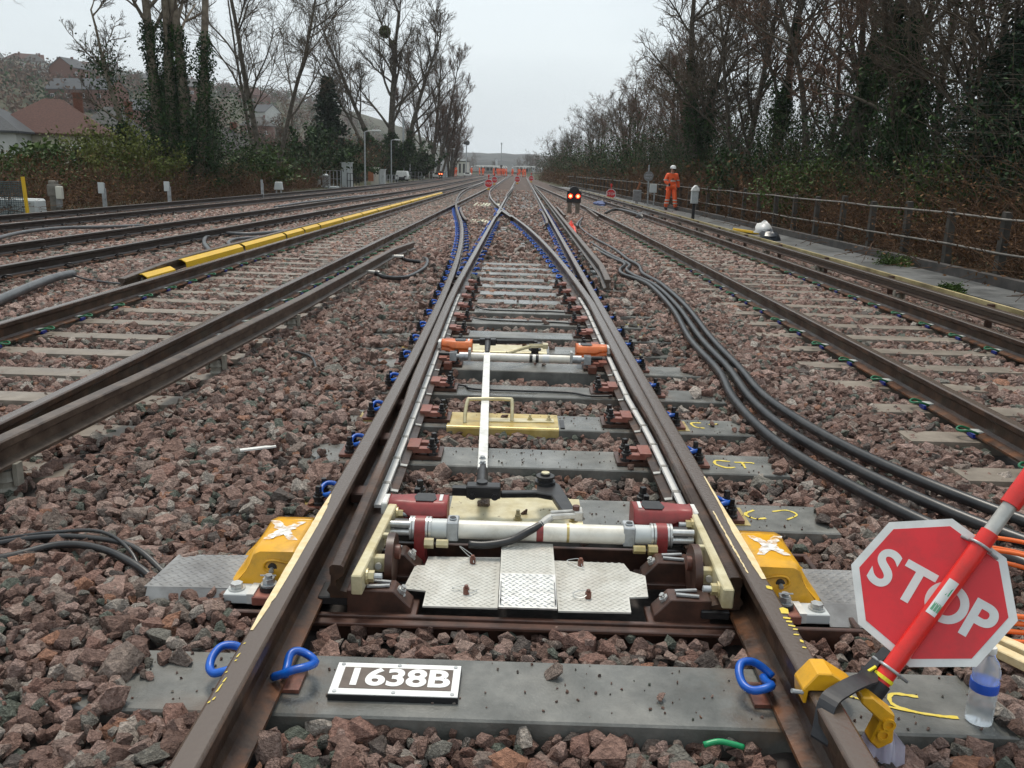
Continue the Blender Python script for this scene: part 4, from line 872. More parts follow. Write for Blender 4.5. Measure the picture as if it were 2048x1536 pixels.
# ------------------------------------------------------------------ plate 1638B on the front bearer
NP = thing('number_plate', (-.371, 2.214, 0), 'white number plate 1638B screwed to the front bearer', 'number plate')
mb = MB(); mb.box(-.552, -.19, 2.134, 2.294, .001, .018); mb.build('backing', 'black_rubber', NP)
mb = MB(); mb.box(-.551, -.191, 2.136, 2.293, .0181, .0215); mb.build('plate', 'strip_white', NP, bevel=.001)
mb = MB(); mb.box(-.527, -.212, 2.163, 2.268, .0216, .0228); mb.build('panel', 'plate_dark', NP)
me = textmesh('1638B', .116, .0006, .0036, 1.0)
o = obj('lettering', me, 'strip_white', NP); o.location = Vector((-.369, 2.2145, .0236)) - NP.location
bb = [v.co.x for v in me.vertices]; o.scale = (.282 / (max(bb) - min(bb)), 1.0, 1)
for x in (-.535, -.371, -.207):
    for y in (2.147, 2.282): mb = MB(); mb.cyl((x, y, .0216), (x, y, .0236), .006, n=12); mb.build('screw', 'galv', NP)

# ------------------------------------------------------------------ stop board clamped to the right stock rail
SB = thing('stop_board', (.83, 2.0, .17), 'red octagonal STOP board on a leaning red pole clamped to the rail', 'stop board')
p0 = Vector((.905, 2.055, .115)); p1 = Vector((1.345, 2.235, .70)); v_ = (p1 - p0).normalized()
tocam = (Vector((-.0573, 0, 1.4447)) - Vector((1.10, 2.2, .35))).normalized(); tocam = Vector((-.42, -.86, .55)).normalized()
u_ = v_.cross(tocam).normalized(); n_ = u_.cross(v_).normalized()
def loc_m(c): M_ = Matrix((u_, v_, n_)).transposed().to_4x4(); M_.translation = c; return M_
def oct_(w, z0, z1, M_):
    a = w / 2; k = a * math.tan(PI / 8); pts = [(a, -k), (a, k), (k, a), (-k, a), (-a, k), (-a, -k), (-k, -a), (k, -a)]
    mb = MB(); mb.prism(pts, z0, z1, lambda x, y, z: M_ @ Vector((x, y, z))); return mb
sc_ = p0 + v_ * .328 - n_ * .026 - u_ * .03
Ms = loc_m(sc_)
# turn the panel slightly in its own plane
Mt_ = Ms @ Matrix.Rotation(R(5), 4, 'Z'); Ms = Ms @ Matrix.Rotation(R(-5), 4, 'Z')
sp = oct_(.388, -.002, .002, Ms).build('sign_panel', 'sign_white', SB)
oct_(.347, .0021, .0029, Ms).build('red_face', 'sign_red', sp)
for ch, dx in (('S', -.128), ('T', -.045), ('O', .045), ('P', .13)):
    me = textmesh(ch, .146, .0004, .0042, .92); me.transform(Mt_ @ Matrix.Translation((dx, -.012, .0034))); me.transform(Matrix.Translation(-SB.location)); obj('letter', me, 'sign_white', sp)
mb = MB(); mb.tube([p0 - v_ * .02, p0 + v_ * .545], .0235, 20); mb.build('pole', 'pole_red', SB, smooth=35)
mb = MB(); mb.tube([p0 + v_ * .54, p0 + v_ * .66], .019, 18); mb.build('pole_neck', 'clip_steel', SB, smooth=35)
mb = MB(); mb.tube([p0 + v_ * .635, p0 + v_ * 1.05], .026, 18); mb.build('lamp_tube', 'pole_red', SB, smooth=35)
for t in (.092, .50):
    c = p0 + v_ * t; pts = [c + (u_ * math.cos(a) * .0285 + n_ * math.sin(a) * .026) for a in np.linspace(-.35, PI + .35, 15)]
    mb = MB(); mb.tube([c - u_ * .05 - n_ * .022] + pts[::-1] + [c + u_ * .05 - n_ * .022], .0045, 7); mb.build('pole_clip', 'galv', SB, smooth=True)
# sticker on the pole
mb = MB()
for i in range(7):
    a = PI * (.32 + .36 * i / 6)
    for t in (.27, .38): mb.v.append(tuple(p0 + v_ * t + (u_ * math.cos(a) + n_ * math.sin(a)) * .0243))
mb.f = [(2 * i, 2 * i + 1, 2 * i + 3, 2 * i + 2) for i in range(6)]; st = mb.build('sticker', 'sign_white', SB)
mb = MB()
def onp(a, t, r=.0246): return tuple(p0 + v_ * t + (u_ * math.cos(a) + n_ * math.sin(a)) * r)
mb.add([onp(1.15, .335), onp(1.15, .362), onp(1.55, .335)], [(0, 1, 2)])
for k in range(3):
    a0 = 1.9 - k * .32
    for q in ((0, .012), (.09, .004), (.18, .012)): mb.add([onp(a0 - q[0], .282), onp(a0 - q[0], .30 + q[1] * .5), onp(a0 - q[0] - .06, .30 + q[1] * .5), onp(a0 - q[0] - .06, .282)], [(0, 1, 2, 3)])
mb.build('green_print', 'green_plastic', st)
# tape, velcro and clamp
mb = MB(); mb.tube([p0 + v_ * .012, p0 + v_ * .05], .0275, 18); mb.build('velcro_strap', 'strap_black', SB, smooth=35)
mb = MB(); mb.tube([p0 + v_ * .058, p0 + v_ * .068], .0262, 18); mb.bar(p0 + v_ * .075 - u_ * .03 + n_ * .015, p0 + v_ * .005 - u_ * .055 + n_ * .02, .008, .004); mb.build('yellow_band', 'tape_yellow', SB)
mb = MB(); mb.bar(p0 + v_ * .13 - u_ * .03 - n_ * .02, p0 - v_ * .01 - u_ * .045 - n_ * .01, .03, .014); mb.build('strap_tail', 'strap_black', SB)
# yellow clamp shell over the rail head, black strap across it
mb = MB(); y0, y1 = 1.985, 2.06
mb.prism([(.705, .135), (.700, .175), (.735, .222), (.77, .222), (.835, .182), (.845, .172), (.80, .172), (.716, .172), (.714, .135)], y0, y1, lambda u, v, w: (u, w, v)); mb.build('clamp_shell', 'yellow_paint', SB, bevel=.003)
mb = MB(); mb.cyl((.702, 1.99, .165), (.672, 1.985, .172), .006, n=8); mb.build('clamp_screw', 'galv', SB)
mb = MB(); P_ = smoothpath([(.715, 1.88, .10), (.74, 1.92, .178), (.79, 1.955, .196), (.845, 1.99, .20), (.885, 2.03, .185), (.91, 2.09, .17)], 5)
for p in P_: mb.v += [(p.x - .014, p.y + .02, p.z), (p.x + .014, p.y - .02, p.z), (p.x + .014, p.y - .02, p.z + .006), (p.x - .014, p.y + .02, p.z + .006)]
for i in range(len(P_) - 1):
    for j in range(4): mb.f.append((4 * i + j, 4 * i + (j + 1) % 4, 4 * i + 4 + (j + 1) % 4, 4 * i + 4 + j))
mb.f += [(3, 2, 1, 0), tuple(4 * (len(P_) - 1) + j for j in range(4))]; mb.build('rubber_strap', 'strap_black', SB)
mb = MB(); mb.prism([(.84, .178), (.868, .178), (.93, .13), (.935, .05), (.90, .028), (.875, .05), (.895, .11), (.84, .16)], 1.955, 2.0, lambda u, v, w: (u, w, v)); fr = mb.build('clamp_frame', 'yellow_paint', SB, bevel=.004)
for x, z in ((.905, .075), (.915, .105)): mb = MB(); mb.lathe([(.017, 0), (.017, .008), (.010, .008), (.010, .002)], (0, 0, 0), 14, Matrix.Translation((x, 1.955, z)) @ Matrix.Rotation(PI / 2, 4, 'X')); mb.build('lightening_ring', 'yellow_paint', fr)

# ------------------------------------------------------------------ bottle, bag, loose bits near the front
m = mat('water_clear', (.86, .90, .92), rough=.14, trans=.72, spec=.5); MATS['water_clear'].node_tree.nodes['Principled BSDF'].inputs['IOR'].default_value = 1.15
mat('band_blue', (.02, .09, .5), (.03, .12, .6), rough=.4); mat('bag_lilac', (.55, .50, .68), (.7, .68, .78), rough=.3, alpha=.55, scale=10)
BT = thing('water_bottle', (1.25, 2.135, .001), 'clear plastic water bottle with blue band standing on the front bearer', 'bottle')
prof = [(.030, 0), (.0345, .004), (.0355, .02), (.034, .03), (.036, .04), (.034, .05), (.036, .06), (.034, .07), (.036, .08), (.035, .092), (.0355, .125), (.0345, .14), (.036, .15), (.034, .162), (.026, .185), (.0155, .2), (.0135, .205), (.0135, .212)]
mb = MB(); mb.lathe([(r, z + .001) for r, z in prof], (1.25, 2.135, 0), 28); mb.build('body', 'water_clear', BT, smooth=40)
mb = MB(); mb.lathe([(.0362, .100), (.0366, .102), (.0366, .126), (.0362, .128)], (1.25, 2.135, 0), 28); mb.build('label_band', 'band_blue', BT, smooth=40)
mb = MB(); mb.lathe([(.0155, .2105), (.016, .212), (.016, .226), (.0145, .229)], (1.25, 2.135, 0), 20); mb.build('cap', 'white_paint', BT, smooth=40)
BG = MB(); rng_ = np.random.default_rng(3)
rows = [((.925, 2.03, .115), .012), ((.925, 2.01, .06), .03), ((.93, 2.0, .02), .055), ((.93, 1.985, -.03), .05), ((.93, 1.97, -.065), .035)]
for k, (c, w) in enumerate(rows):
    for j in range(9):
        t = j / 8 - .5; BG.v.append((c[0] + t * 2 * w + .004 * math.sin(j * 2.1 + k), c[1] + .012 * math.sin(j * 1.9 + k * .8) * (1 if k else .3), c[2] + .006 * math.cos(j * 1.3)))
BG.f = [(k * 9 + j, k * 9 + j + 1, (k + 1) * 9 + j + 1, (k + 1) * 9 + j) for k in range(4) for j in range(8)]
bg = BG.build('plastic_bag', 'bag_lilac', None, smooth=True); sld = bg.modifiers.new('thick', 'SOLIDIFY'); sld.thickness = .0012
tag(bg, 'crumpled lilac tinted clear bag hanging under the stop board clamp', 'plastic bag')
mb = MB(); mb.tube(smoothpath([(.47, 2.02, -.02), (.51, 2.025, -.012), (.55, 2.02, -.016), (.575, 2.018, -.022)], 4), [.008] * 13, 8); tag(mb.build('green_clip_offcut', 'green_plastic', None, smooth=True), 'short bright green plastic piece on stones before the front bearer', 'plastic piece')
mb = MB(); mb.bar((-1.42, 4.13, .045), (-1.26, 4.2, .05), .028, .008); tag(mb.build('white_strip', 'white_paint', None), 'cream plastic strip lying on ballast left of the turnout', 'plastic strip')
mb = MB()
for i, (a, c) in enumerate((((1.37, 2.62, .03), (1.58, 2.28, .03)), ((1.43, 2.64, .03), (1.66, 2.3, .032)))): mb.bar(a, c, .04, .03)
tag(mb.build('timber_batten', 'paint_cream', None, bevel=.003), 'pale timber battens lying on ballast behind the stop board', 'timber')
def cable(name, pts, r, m, label, cat='cable', group=None, n=10, sub=6):
    mb = MB(); mb.tube(smoothpath(pts, sub), r, n); return tag(mb.build(name, m, None, smooth=True), label, cat, group)
# three heavy black cables snaking between the tracks
C3 = [[(1.36, 17.2, .0), (1.46, 15.4, .03), (1.52, 14.6, .04), (1.60, 13.75, .045), (1.44, 12.95, .045), (1.42, 12.3, .045), (1.62, 11.3, .045), (1.60, 9.3, .04), (1.46, 7.5, .04), (1.44, 6.3, .04), (1.36, 5.5, .04), (1.36, 4.75, .04), (1.44, 4.2, .045), (1.62, 3.66, .04), (1.86, 3.2, .03), (2.3, 2.6, .03)],
      [(1.42, 18.4, .0), (1.52, 15.6, .035), (1.62, 14.3, .045), (1.66, 13.6, .045), (1.53, 12.9, .045), (1.56, 12.2, .045), (1.70, 11.2, .045), (1.68, 9.4, .045), (1.56, 7.55, .045), (1.53, 6.35, .045), (1.47, 5.5, .045), (1.49, 4.85, .045), (1.60, 4.3, .045), (1.80, 3.75, .04), (2.06, 3.3, .03), (2.5, 2.75, .03)],
      [(1.72, 26, .02), (1.50, 23, .03), (1.55, 19.5, .03), (1.72, 16.5, .04), (1.74, 14.6, .045), (1.80, 13.6, .045), (1.72, 12.5, .045), (1.80, 11.4, .045), (1.78, 9.5, .045), (1.66, 7.6, .045), (1.62, 6.4, .045), (1.58, 5.6, .045), (1.64, 4.95, .045), (1.77, 4.4, .04), (1.98, 3.85, .04), (2.26, 3.4, .03), (2.7, 2.9, .03)]]
for k, p in enumerate(C3): cable('power_cable', p, .0285, 'cable_black', ['thick black cable of three, the one closest to the turnout', 'thick black cable of three, running in the middle', 'thick black cable of three, the one closest to the walkway track'][k], 'cable', 'three heavy cables snaking between the tracks', 12)
cable('thin_cable', [(-2.1, 2.83, .02), (-1.88, 2.88, .035), (-1.72, 2.97, .05), (-1.55, 2.95, .045), (-1.38, 2.86, .02), (-1.27, 2.78, -.02)], .014, 'cable_black', 'lower black cable entering the grey bearer lid', 'cable', 'black cables entering the lock bearer')
cable('thin_cable', [(-2.1, 2.92, .03), (-1.85, 3.02, .05), (-1.65, 3.03, .055), (-1.45, 2.97, .05), (-1.28, 2.85, .0)], .011, 'cable_black', 'middle black cable entering the grey bearer lid', 'cable', 'black cables entering the lock bearer')
cable('thin_cable', [(-2.1, 2.99, .03), (-1.8, 3.05, .06), (-1.6, 3.04, .075), (-1.45, 2.94, .05), (-1.35, 2.82, -.01)], .007, 'cable_black', 'thinnest arching black cable entering the grey bearer lid', 'cable', 'black cables entering the lock bearer', 7)
for k, (r_, c) in enumerate(((.33, (1.60, 2.78)), (.36, (1.63, 2.8)), (.30, (1.64, 2.74)), (.34, (1.66, 2.75)))):
    pts = [(c[0] + r_ * math.cos(a), c[1] + r_ * .8 * math.sin(a) + .1 * k / 4, .03 + .022 * k + .05 * max(0, math.sin(a * 1 + .5))) for a in np.linspace(0, 2 * PI, 14)]
    if k == 0: oc = thing('orange_hose_coil', (1.62, 2.78, 0), 'coil of orange hose lying behind the stop board', 'hose')
    mb = MB(); mb.tube(smoothpath(pts, 4), .0085, 7); mb.build('hose_turn', 'cable_orange', oc, smooth=True)
for k, (y, pts) in enumerate(((5.68, [(-.56, 5.72, .03), (-.40, 5.74, .01), (-.34, 5.66, .01), (.0, 5.645, .01), (.3, 5.64, .01), (.42, 5.56, .012), (.58, 5.54, .02)]), (8.41, [(-.56, 8.5, .03), (-.4, 8.45, .008), (.0, 8.40, .008), (.35, 8.40, .008), (.5, 8.33, .01)]), (9.075, [(-.5, 9.14, .03), (-.35, 9.06, .008), (.3, 9.06, .008), (.5, 9.02, .01)]))):
    cable('heater_cable', pts, .008, 'cable_black', ['thin black heater cable clipped across the bearer before the second white tube', 'thin black heater cable on the bearer just beyond the orange detectors', 'thin black heater cable on the bearer second beyond the orange detectors'][k], 'cable', None, 7)
# ------------------------------------------------------------------ conductor rails on insulators
def cond_prof(zt=.25, h=.125, hw=.038, fw=.05):
    zf = zt - h; return [(-fw, zf), (-fw, zf + .014), (-.016, zf + .03), (-.014, zt - .05), (-hw, zt - .036), (-hw, zt - .006), (-hw + .007, zt), (hw - .007, zt), (hw, zt - .006), (hw, zt - .036), (.014, zt - .05), (.016, zf + .03), (fw, zf + .014), (fw, zf)]
POT = MB(); POT.lathe([(.075, -.03), (.075, .0), (.05, .008), (.052, .03), (.062, .035), (.05, .05), (.05, .075), (.06, .08), (.05, .1), (.045, .128)], n=14); POT.box(-.085, -.06, -.03, .03, .06, .165); POT.box(.06, .085, -.03, .03, .06, .165)
pme = bpy.data.meshes.new('insulator'); pme.from_pydata(POT.v, [], POT.f); mat('pot_grey', (.19, .175, .14), (.3, .28, .235), rough=.5, scale=10); pme.materials.append(MATS['pot_grey'])
def conductor(label, fx, y0, y1, m, pots, ramp0=0., ramp1=0., group=None):
    t = thing('conductor_rail', (fx(y0), y0, 0), label, 'conductor rail', group); ys_ = yr(y0, y1, 1.)
    def pr(y):
        dz = 0
        if ramp0 and y < y0 + ramp0: dz = -.075 * (1 - (y - y0) / ramp0)
        if ramp1 and y > y1 - ramp1: dz = -.075 * (1 - (y1 - y) / ramp1)
        return [(a, z + dz) for a, z in cond_prof()]
    sweep('rail', fx, ys_, pr, m, t)
    for y in pots: child('insulator', pme, t, Vector((fx(y), y, -.02)) - t.location, 0, (.8, .8, .95))
    return t
XLc = lambda y: float(np.interp(y, [1, 3, 4.85, 7.6, 11, 15.2], [-2.38, -2.33, -2.19, -2.06, -1.98, -1.9]))
conductor('bare conductor rail beside the adjacent track ending in a ramp with cable lugs', XLc, .8, 15.2, 'conductor_steel', [1.3, 3.6, 5.9, 7.65, 9.8, 12.2, 14.2], 0, 2.2)
XYc = lambda y: X_Ll(y) - .285 + .0035 * max(0, y - 20)
ysh = conductor('conductor rail with yellow shrouds between two tracks', XYc, 9.4, 46, 'conductor_steel', [9.8 + 3.1 * i for i in range(12)], 1.5, 0)
y = 9.75; k = 0
while y < 44:
    ln = .8 if k == 0 else (2.25 if k not in (3, 4) else 1.2); a, c = y, y + ln
    mb = MB(); x0, x1 = XYc(a), XYc(c)
    prof = [(.045, .232), (.075, .236), (.135, .20), (.150, .10), (.142, .10), (.127, .193), (.074, .226), (.045, .224)]
    n_ = len(prof); dz = -.05 if k == 0 else 0
    for yy, xx in ((a, x0), (c, x1)): mb.v += [(xx + u, yy, w + dz) for u, w in prof]
    mb.f = [(j, (j + 1) % n_, n_ + (j + 1) % n_, n_ + j) for j in range(n_)] + [tuple(range(n_))[::-1], tuple(range(n_, 2 * n_))]
    sh = mb.build('shroud', 'yellow_shroud', ysh)
    for yy in (a + .35, (a + c) / 2, c - .35):
        if ln > 1 and yy < 30: mb = MB(); mb.cbox((XYc(yy) + .156, yy, .115), (.012, .05, .05)); mb.build('shroud_clip', 'pot_grey', sh)
    y = c + (.12 if k else .35); k += 1
XMc = lambda y: 1.03 if y < 40 else 1.03 - .003 * (y - 40)
conductor('bare rusty conductor rail right of the turnout with square cut end', XMc, 10.6, 70, 'conductor_steel', [11.2 + 3.1 * i for i in range(12)], .01, 0)
XRc = lambda y: X_Rr(y) + .44
rc = conductor('dark conductor rail with long yellow topped guard board beside the walkway', XRc, .9, 60, 'rail_steel', [2 + 2.9 * i for i in range(17)])
mb = MB(); yy_ = yr(.9, 60, 3.); 
for y in yy_: mb.v += [(XRc(y) + a, y, z) for a, z in ((.14, .1), (.14, .265), (.18, .265), (.18, .1))]
for i in range(len(yy_) - 1):
    for j in range(4): mb.f.append((4 * i + j, 4 * i + 4 + j, 4 * i + 4 + (j + 1) % 4, 4 * i + (j + 1) % 4))
mb.f += [(0, 1, 2, 3), tuple(4 * (len(yy_) - 1) + j for j in (3, 2, 1, 0))]
mat('guard_board', (.17, .13, .06), (.46, .38, .2), rough=.6, scale=2, c3=(.33, .26, .12)); mb.build('guard_board', 'guard_board', rc)
for i in range(24):
    y = 1.6 + i * 2.4; mb = MB(); mb.cbox((XRc(y) + .1, y, .14), (.06, .04, .24)); mb.build('board_bracket', 'dark_rust', rc)
conductor('short length of conductor rail in the gap beyond the crossing', lambda y: -.78 + .008 * (y - 42), 42, 66, 'conductor_steel', [43, 48, 53, 58], 2, 0)
for (a, b, x, lab) in ((27, 33, 1.29, 'short loose rail lying between the bare conductor rail and the ground signal'), (26.9, 33.5, 2.29, 'short loose rail lying just inside the walkway track beside the ground signal')):
    o = sweep('loose_rail', lambda y: x + (.08 * (y - a) / 6.6 if x > 2 else 0), yr(a, b, 1.), [(q, z - .03) for q, z in PR], 'conductor_steel', None); tag(o, lab, 'rail')
# cables and lugs
LUGS = (((-1.96, 10.9, .15), [(-1.84, 10.86, .14), (-1.7, 10.86, .09), (-1.50, 11.25, .05), (-1.40, 12.2, .05), (-1.42, 12.95, .05), (-1.50, 13.6, .05), (-1.60, 14.0, .02)], 'black lug cable curving away from the conductor rail in a long hook'), ((-1.94, 12.9, .15), [(-1.82, 12.95, .14), (-1.74, 13.0, .09), (-1.58, 13.1, .06), (-1.38, 13.25, .02)], 'black lug cable running straight out from the conductor rail'))
for (p, pts, lab) in LUGS:
    t = thing('lug_cable', (p[0], p[1], 0), lab, 'cable', 'lug cables on the conductor rail')
    mb = MB(); mb.tube(smoothpath(pts, 6), .028, 10); mb.build('cable', 'cable_black', t, smooth=True)
    mb = MB(); mb.cyl(Vector(p), Vector(pts[0]) + Vector((.05, 0, 0)), .022, .03, n=12); mb.build('lug', 'clip_steel', t, smooth=35)
    mb = MB(); mb.cyl(Vector(pts[0]) - Vector((.01, 0, 0)), Vector(pts[0]) + Vector((.05, -.0, -.01)), .034, n=14); mb.build('grip_collar', 'black_rubber', t, smooth=35)
cable('grey_duct', [(-4.9, 7.4, .05), (-5.15, 8.5, .055), (-5.31, 9.3, .065), (-5.44, 10.07, .07), (-5.47, 10.55, .06)], .048, 'cable_grey', 'short grey cable duct lying on stones left of the yellow shrouds', 'duct', None, 12)
cable('thin_cable', [(-5.46, 10.5, .05), (-5.2, 10.35, .02), (-4.9, 10.2, .015), (-4.5, 9.95, .03)], .012, 'cable_black', 'thin black lead from the grey duct to the first yellow shroud', 'cable', None, 7)
cable('power_cable', [(-4.75, 13.4, .03), (-5.1, 14.2, .05), (-5.52, 15.2, .05), (-5.90, 16.4, .05), (-5.95, 17.4, .05), (-5.4, 17.4, .05), (-5.05, 18.3, .05), (-4.72, 19.6, .05), (-4.6, 21, .03)], .034, 'cable_grey', 'grey cable looping out wide behind the yellow shrouds', 'cable', 'looped cables behind the yellow shrouds')
cable('power_cable', [(-4.8, 14.8, .03), (-5.1, 15.2, .05), (-5.28, 16.1, .05), (-4.98, 16.7, .05), (-4.6, 17.2, .04)], .03, 'cable_grey', 'smaller inner cable loop behind the yellow shrouds', 'cable', 'looped cables behind the yellow shrouds')
cable('power_cable', [(-8.2, 12.0, .03), (-9.0, 15.1, .05), (-9.2, 16.3, .06), (-9.1, 17.4, .06), (-8.7, 18.2, .04), (-8.4, 19.5, .0)], .035, 'cable_grey', 'grey cable lying along the foot of the rusty siding', 'cable')
cable('power_cable', [(-8.1, 29, .02), (-7.95, 32, .05), (-7.75, 34, .06), (-7.6, 38, .06), (-7.1, 44, .04)], .04, 'cable_grey', 'wavy grey cable between siding and black railed track further off', 'cable')
cable('thin_cable', [(-1.8, 6.6, .02), (-1.7, 6.45, .05), (-1.56, 6.27, .05), (-1.46, 6.0, .0)], .01, 'cable_black', 'short curved black cable offcut half buried in ballast', 'cable', None, 7)
cable('power_cable', [(2.95, 31.5, .02), (3.3, 32.8, .08), (3.62, 32.9, .1), (3.85, 30.4, .09), (4.0, 28.7, .03)], .05, 'cable_black', 'dark cables bunched between the rails of the walkway track', 'cable')
cable('power_cable', [(1.9, 28.2, .0), (1.75, 26.5, .04), (1.5, 24.2, .05), (1.42, 23, .05)], .03, 'cable_grey', 'grey cable bending round near the ground signal', 'cable')
# lying red and orange things
def lump(name, c, d, m, label, cat, seed=0, n=10):
    r_ = np.random.default_rng(seed); mb = MB(); prof = []
    for i in range(7): a = PI * (i / 6) * .5; prof.append((math.cos(a), math.sin(a)))
    for i, (r0, z0) in enumerate(prof):
        for j in range(n): k = 1 + .35 * (r_.random() - .5); mb.v.append((c[0] + d[0] * r0 * k * math.cos(2 * PI * j / n), c[1] + d[1] * r0 * k * math.sin(2 * PI * j / n), c[2] + d[2] * z0 * (1 + .5 * (r_.random() - .5))))
    mb.f = [(i * n + j, i * n + (j + 1) % n, (i + 1) * n + (j + 1) % n, (i + 1) * n + j) for i in range(6) for j in range(n)] + [tuple(range(n))[::-1], tuple(range(6 * n, 7 * n))]
    return tag(mb.build(name, m, None, smooth=50), label, cat)
mat('cloth_red', (.75, .05, .03), (.85, .09, .05), rough=.6); mat('cloth_blue', (.02, .04, .13), (.03, .06, .2), rough=.6)
lump('red_cloth', (1.2, 21.6, .02), (.07, 1.5, .2), 'cloth_red', 'crumpled orange red cloth lying by the conductor rail', 'cloth', 2)
lump('black_bag', (6.02, 21.6, -.05), (.24, .45, .24), 'bag_black', 'black refuse bag slumped on the walkway', 'bag', 3); lump('white_bag', (6.0, 22.1, .08), (.2, .35, .26), 'bag_white', 'white carrier bag resting on the black refuse bag', 'bag', 4)
mb = MB(); mb.cbox((6.02, 23.9, .0), (.2, 1.1, .07), 0, .15, .25); tag(mb.build('yellow_board', 'yellow_shroud', None, bevel=.01), 'yellow shroud offcut left on the walkway beside bags', 'board')
lump('rubble_heap', (4.0, 29.2, -.02), (.3, .5, .2), 'black_iron', 'dark heap of fittings beside the cables in the walkway track', 'fittings', 6); lump('blue_tarpaulin', (3.55, 40.5, .0), (.3, 1.6, .15), 'cloth_blue', 'dark blue tarpaulin heap next to the walkway track', 'tarpaulin', 9)
# timber treads laid in the crossing
mat('tread_cream', (.62, .6, .42), (.74, .72, .55), rough=.5, scale=5)
for tag_, (x0, x1, y0, y1, nx_, ny_) in {'pale slatted boards laid just before the crossing nose': (-1.42, -.86, 23.7, 25.3, 6, 4), 'pale slatted boards laid between the crossing and the adjacent track': (-1.9, -1.25, 34.5, 37.5, 5, 3), 'row of pale blocks laid beyond the crossing nose': (-1.05, -.85, 33.5, 37, 1, 6)}.items():
    t = thing('slatted_boards', ((x0 + x1) / 2, y0, 0), tag_, 'boards')
    for i in range(nx_):
        for j in range(ny_): a = x0 + (x1 - x0) * i / nx_; c = y0 + (y1 - y0) * j / ny_; mb = MB(); mb.box(a, a + (x1 - x0) / nx_ * .65, c, c + (y1 - y0) / ny_ * .75, .0, .04); mb.build('board', 'tread_cream', t)

# ------------------------------------------------------------------ right hand fence and kerb wall
YF = [10.2 + 1.66 * i for i in range(46)]
kw = strip('kerb_wall', lambda y: X_wall(y), lambda y: X_wall(y) + .16, -.4, .10, [float(v) for v in range(0, 86, 3)], 'wall_dark', None); tag(kw, 'low dark concrete kerb wall along the back of the walkway', 'wall')
FE = thing('post_and_rail_fence', (X_wall(10.2), 10.2, 0), 'concrete post fence with two pipe rails behind the walkway', 'fence')
for i, y in enumerate([5.2, 6.9, 8.5] + YF):
    mb = MB(); x = X_wall(y) + .26; lean = random.uniform(-.02, .02); h = 1.02 + random.uniform(-.03, .05)
    mb.add([(x - .06, y - .07, -.3), (x + .06, y - .07, -.3), (x + .06, y + .07, -.3), (x - .06, y + .07, -.3), (x - .05 + lean, y - .06, h), (x + .05 + lean, y - .06, h), (x + .05 + lean, y + .06, h + .01), (x - .05 + lean, y + .06, h + .01)], [(3, 2, 1, 0), (4, 5, 6, 7), (0, 1, 5, 4), (1, 2, 6, 5), (2, 3, 7, 6), (3, 0, 4, 7)])
    mb.build('post', 'fence_post', FE)
for z in (.93, .42):
    mb = MB(); mb.tube([(X_wall(y) + .19, y, z + .012 * math.sin(y * 1.3)) for y in yr(5, 86, 1.66)], .017, 7); mb.build('rail', 'pipe_grey', FE, smooth=True)

# ------------------------------------------------------------------ ground signal, stop boards, posts
def dwarf(loc, label, rz=0):
    t = thing('ground_signal', loc, label, 'signal', None, rz)
    for x in (-.14, .14): mb = MB(); mb.box(x - .07, x + .07, -.06, .06, -.05, .40); mb.build('leg', 'wood_grey', t, world=False)
    mb = MB(); mb.box(-.24, .24, -.12, .14, .38, .78); mb.lathe([(.17, -.13), (.17, .13)], (0, 0, .76), 18, Matrix.Rotation(PI / 2, 4, 'X')); mb.build('case', 'signal_black', t, bevel=.01, world=False)
    for x in (-.13, .13):
        mb = MB(); mb.lathe([(.075, 0), (.075, .012)], (x, -.125, .60), 18, Matrix.Rotation(PI / 2, 4, 'X')); ln = mb.build('lens', 'lamp_red', t, world=False)
        mb = MB(); mb.lathe([(.042, 0), (.042, .006)], (x, -.139, .60), 14, Matrix.Rotation(PI / 2, 4, 'X')); mb.build('lamp', 'lamp_glow', ln, world=False)
        mb = MB(); pts = [(x + .1 * math.cos(a), .60 + .1 * math.sin(a)) for a in np.linspace(0, PI, 9)]
        for u, w in pts: mb.v += [(u, -.12, w), (u, -.24, w)]
        mb.f = [(2 * i, 2 * i + 1, 2 * i + 3, 2 * i + 2) for i in range(8)]; hd = mb.build('hood', 'signal_black', t, world=False); hd.modifiers.new('thick', 'SOLIDIFY').thickness = .008
    return t
dwarf((1.77, 30.9, 0), 'black ground signal showing two red lights right of the turnout')
dwarf((-9.65, 106, .05), 'distant ground signal showing two red lights beside the grey cabinets')
def stop_far(loc, label, group=None, sc=1., text=True):
    t = thing('stop_board', loc, label, 'stop board', group); t.scale = (sc,) * 3
    a = .225; kk = a * math.tan(PI / 8); pts = [(a, -kk), (a, kk), (kk, a), (-kk, a), (-a, kk), (-a, -kk), (-kk, -a), (kk, -a)]
    mb = MB(); mb.prism(pts, .0, .006, lambda x, y, z: (x, z, y + .33)); pn = mb.build('sign_panel', 'sign_white', t, world=False)
    mb = MB(); mb.prism([(x * .88, y * .88) for x, y in pts], -.0012, -.0002, lambda x, y, z: (x, z, y + .33)); mb.build('red_face', 'sign_red', pn, world=False)
    if text:
        me = textmesh('STOP', .16, .0003, .001); me.transform(Matrix.Translation((0, -.0022, .33)) @ Matrix.Rotation(PI / 2, 4, 'X')); obj('lettering', me, 'sign_white', pn)
    mb = MB(); mb.tube([(0, .03, .0), (0, .03, .66)], .022, 10); mb.build('pole', 'pole_red', t, smooth=35, world=False)
    mb = MB(); mb.lathe([(.035, 0), (.045, .02), (.045, .1), (.03, .13)], (0, .03, .66), 12); mb.build('lamp', 'pole_red', t, smooth=35, world=False)
    mb = MB(); mb.box(-.09, .09, -.05, .10, -.02, .06); mb.cyl((0, .02, .06), (0, .03, .12), .05, .03, n=8); mb.build('clamp', 'yellow_paint', t, bevel=.01, world=False)
    return t
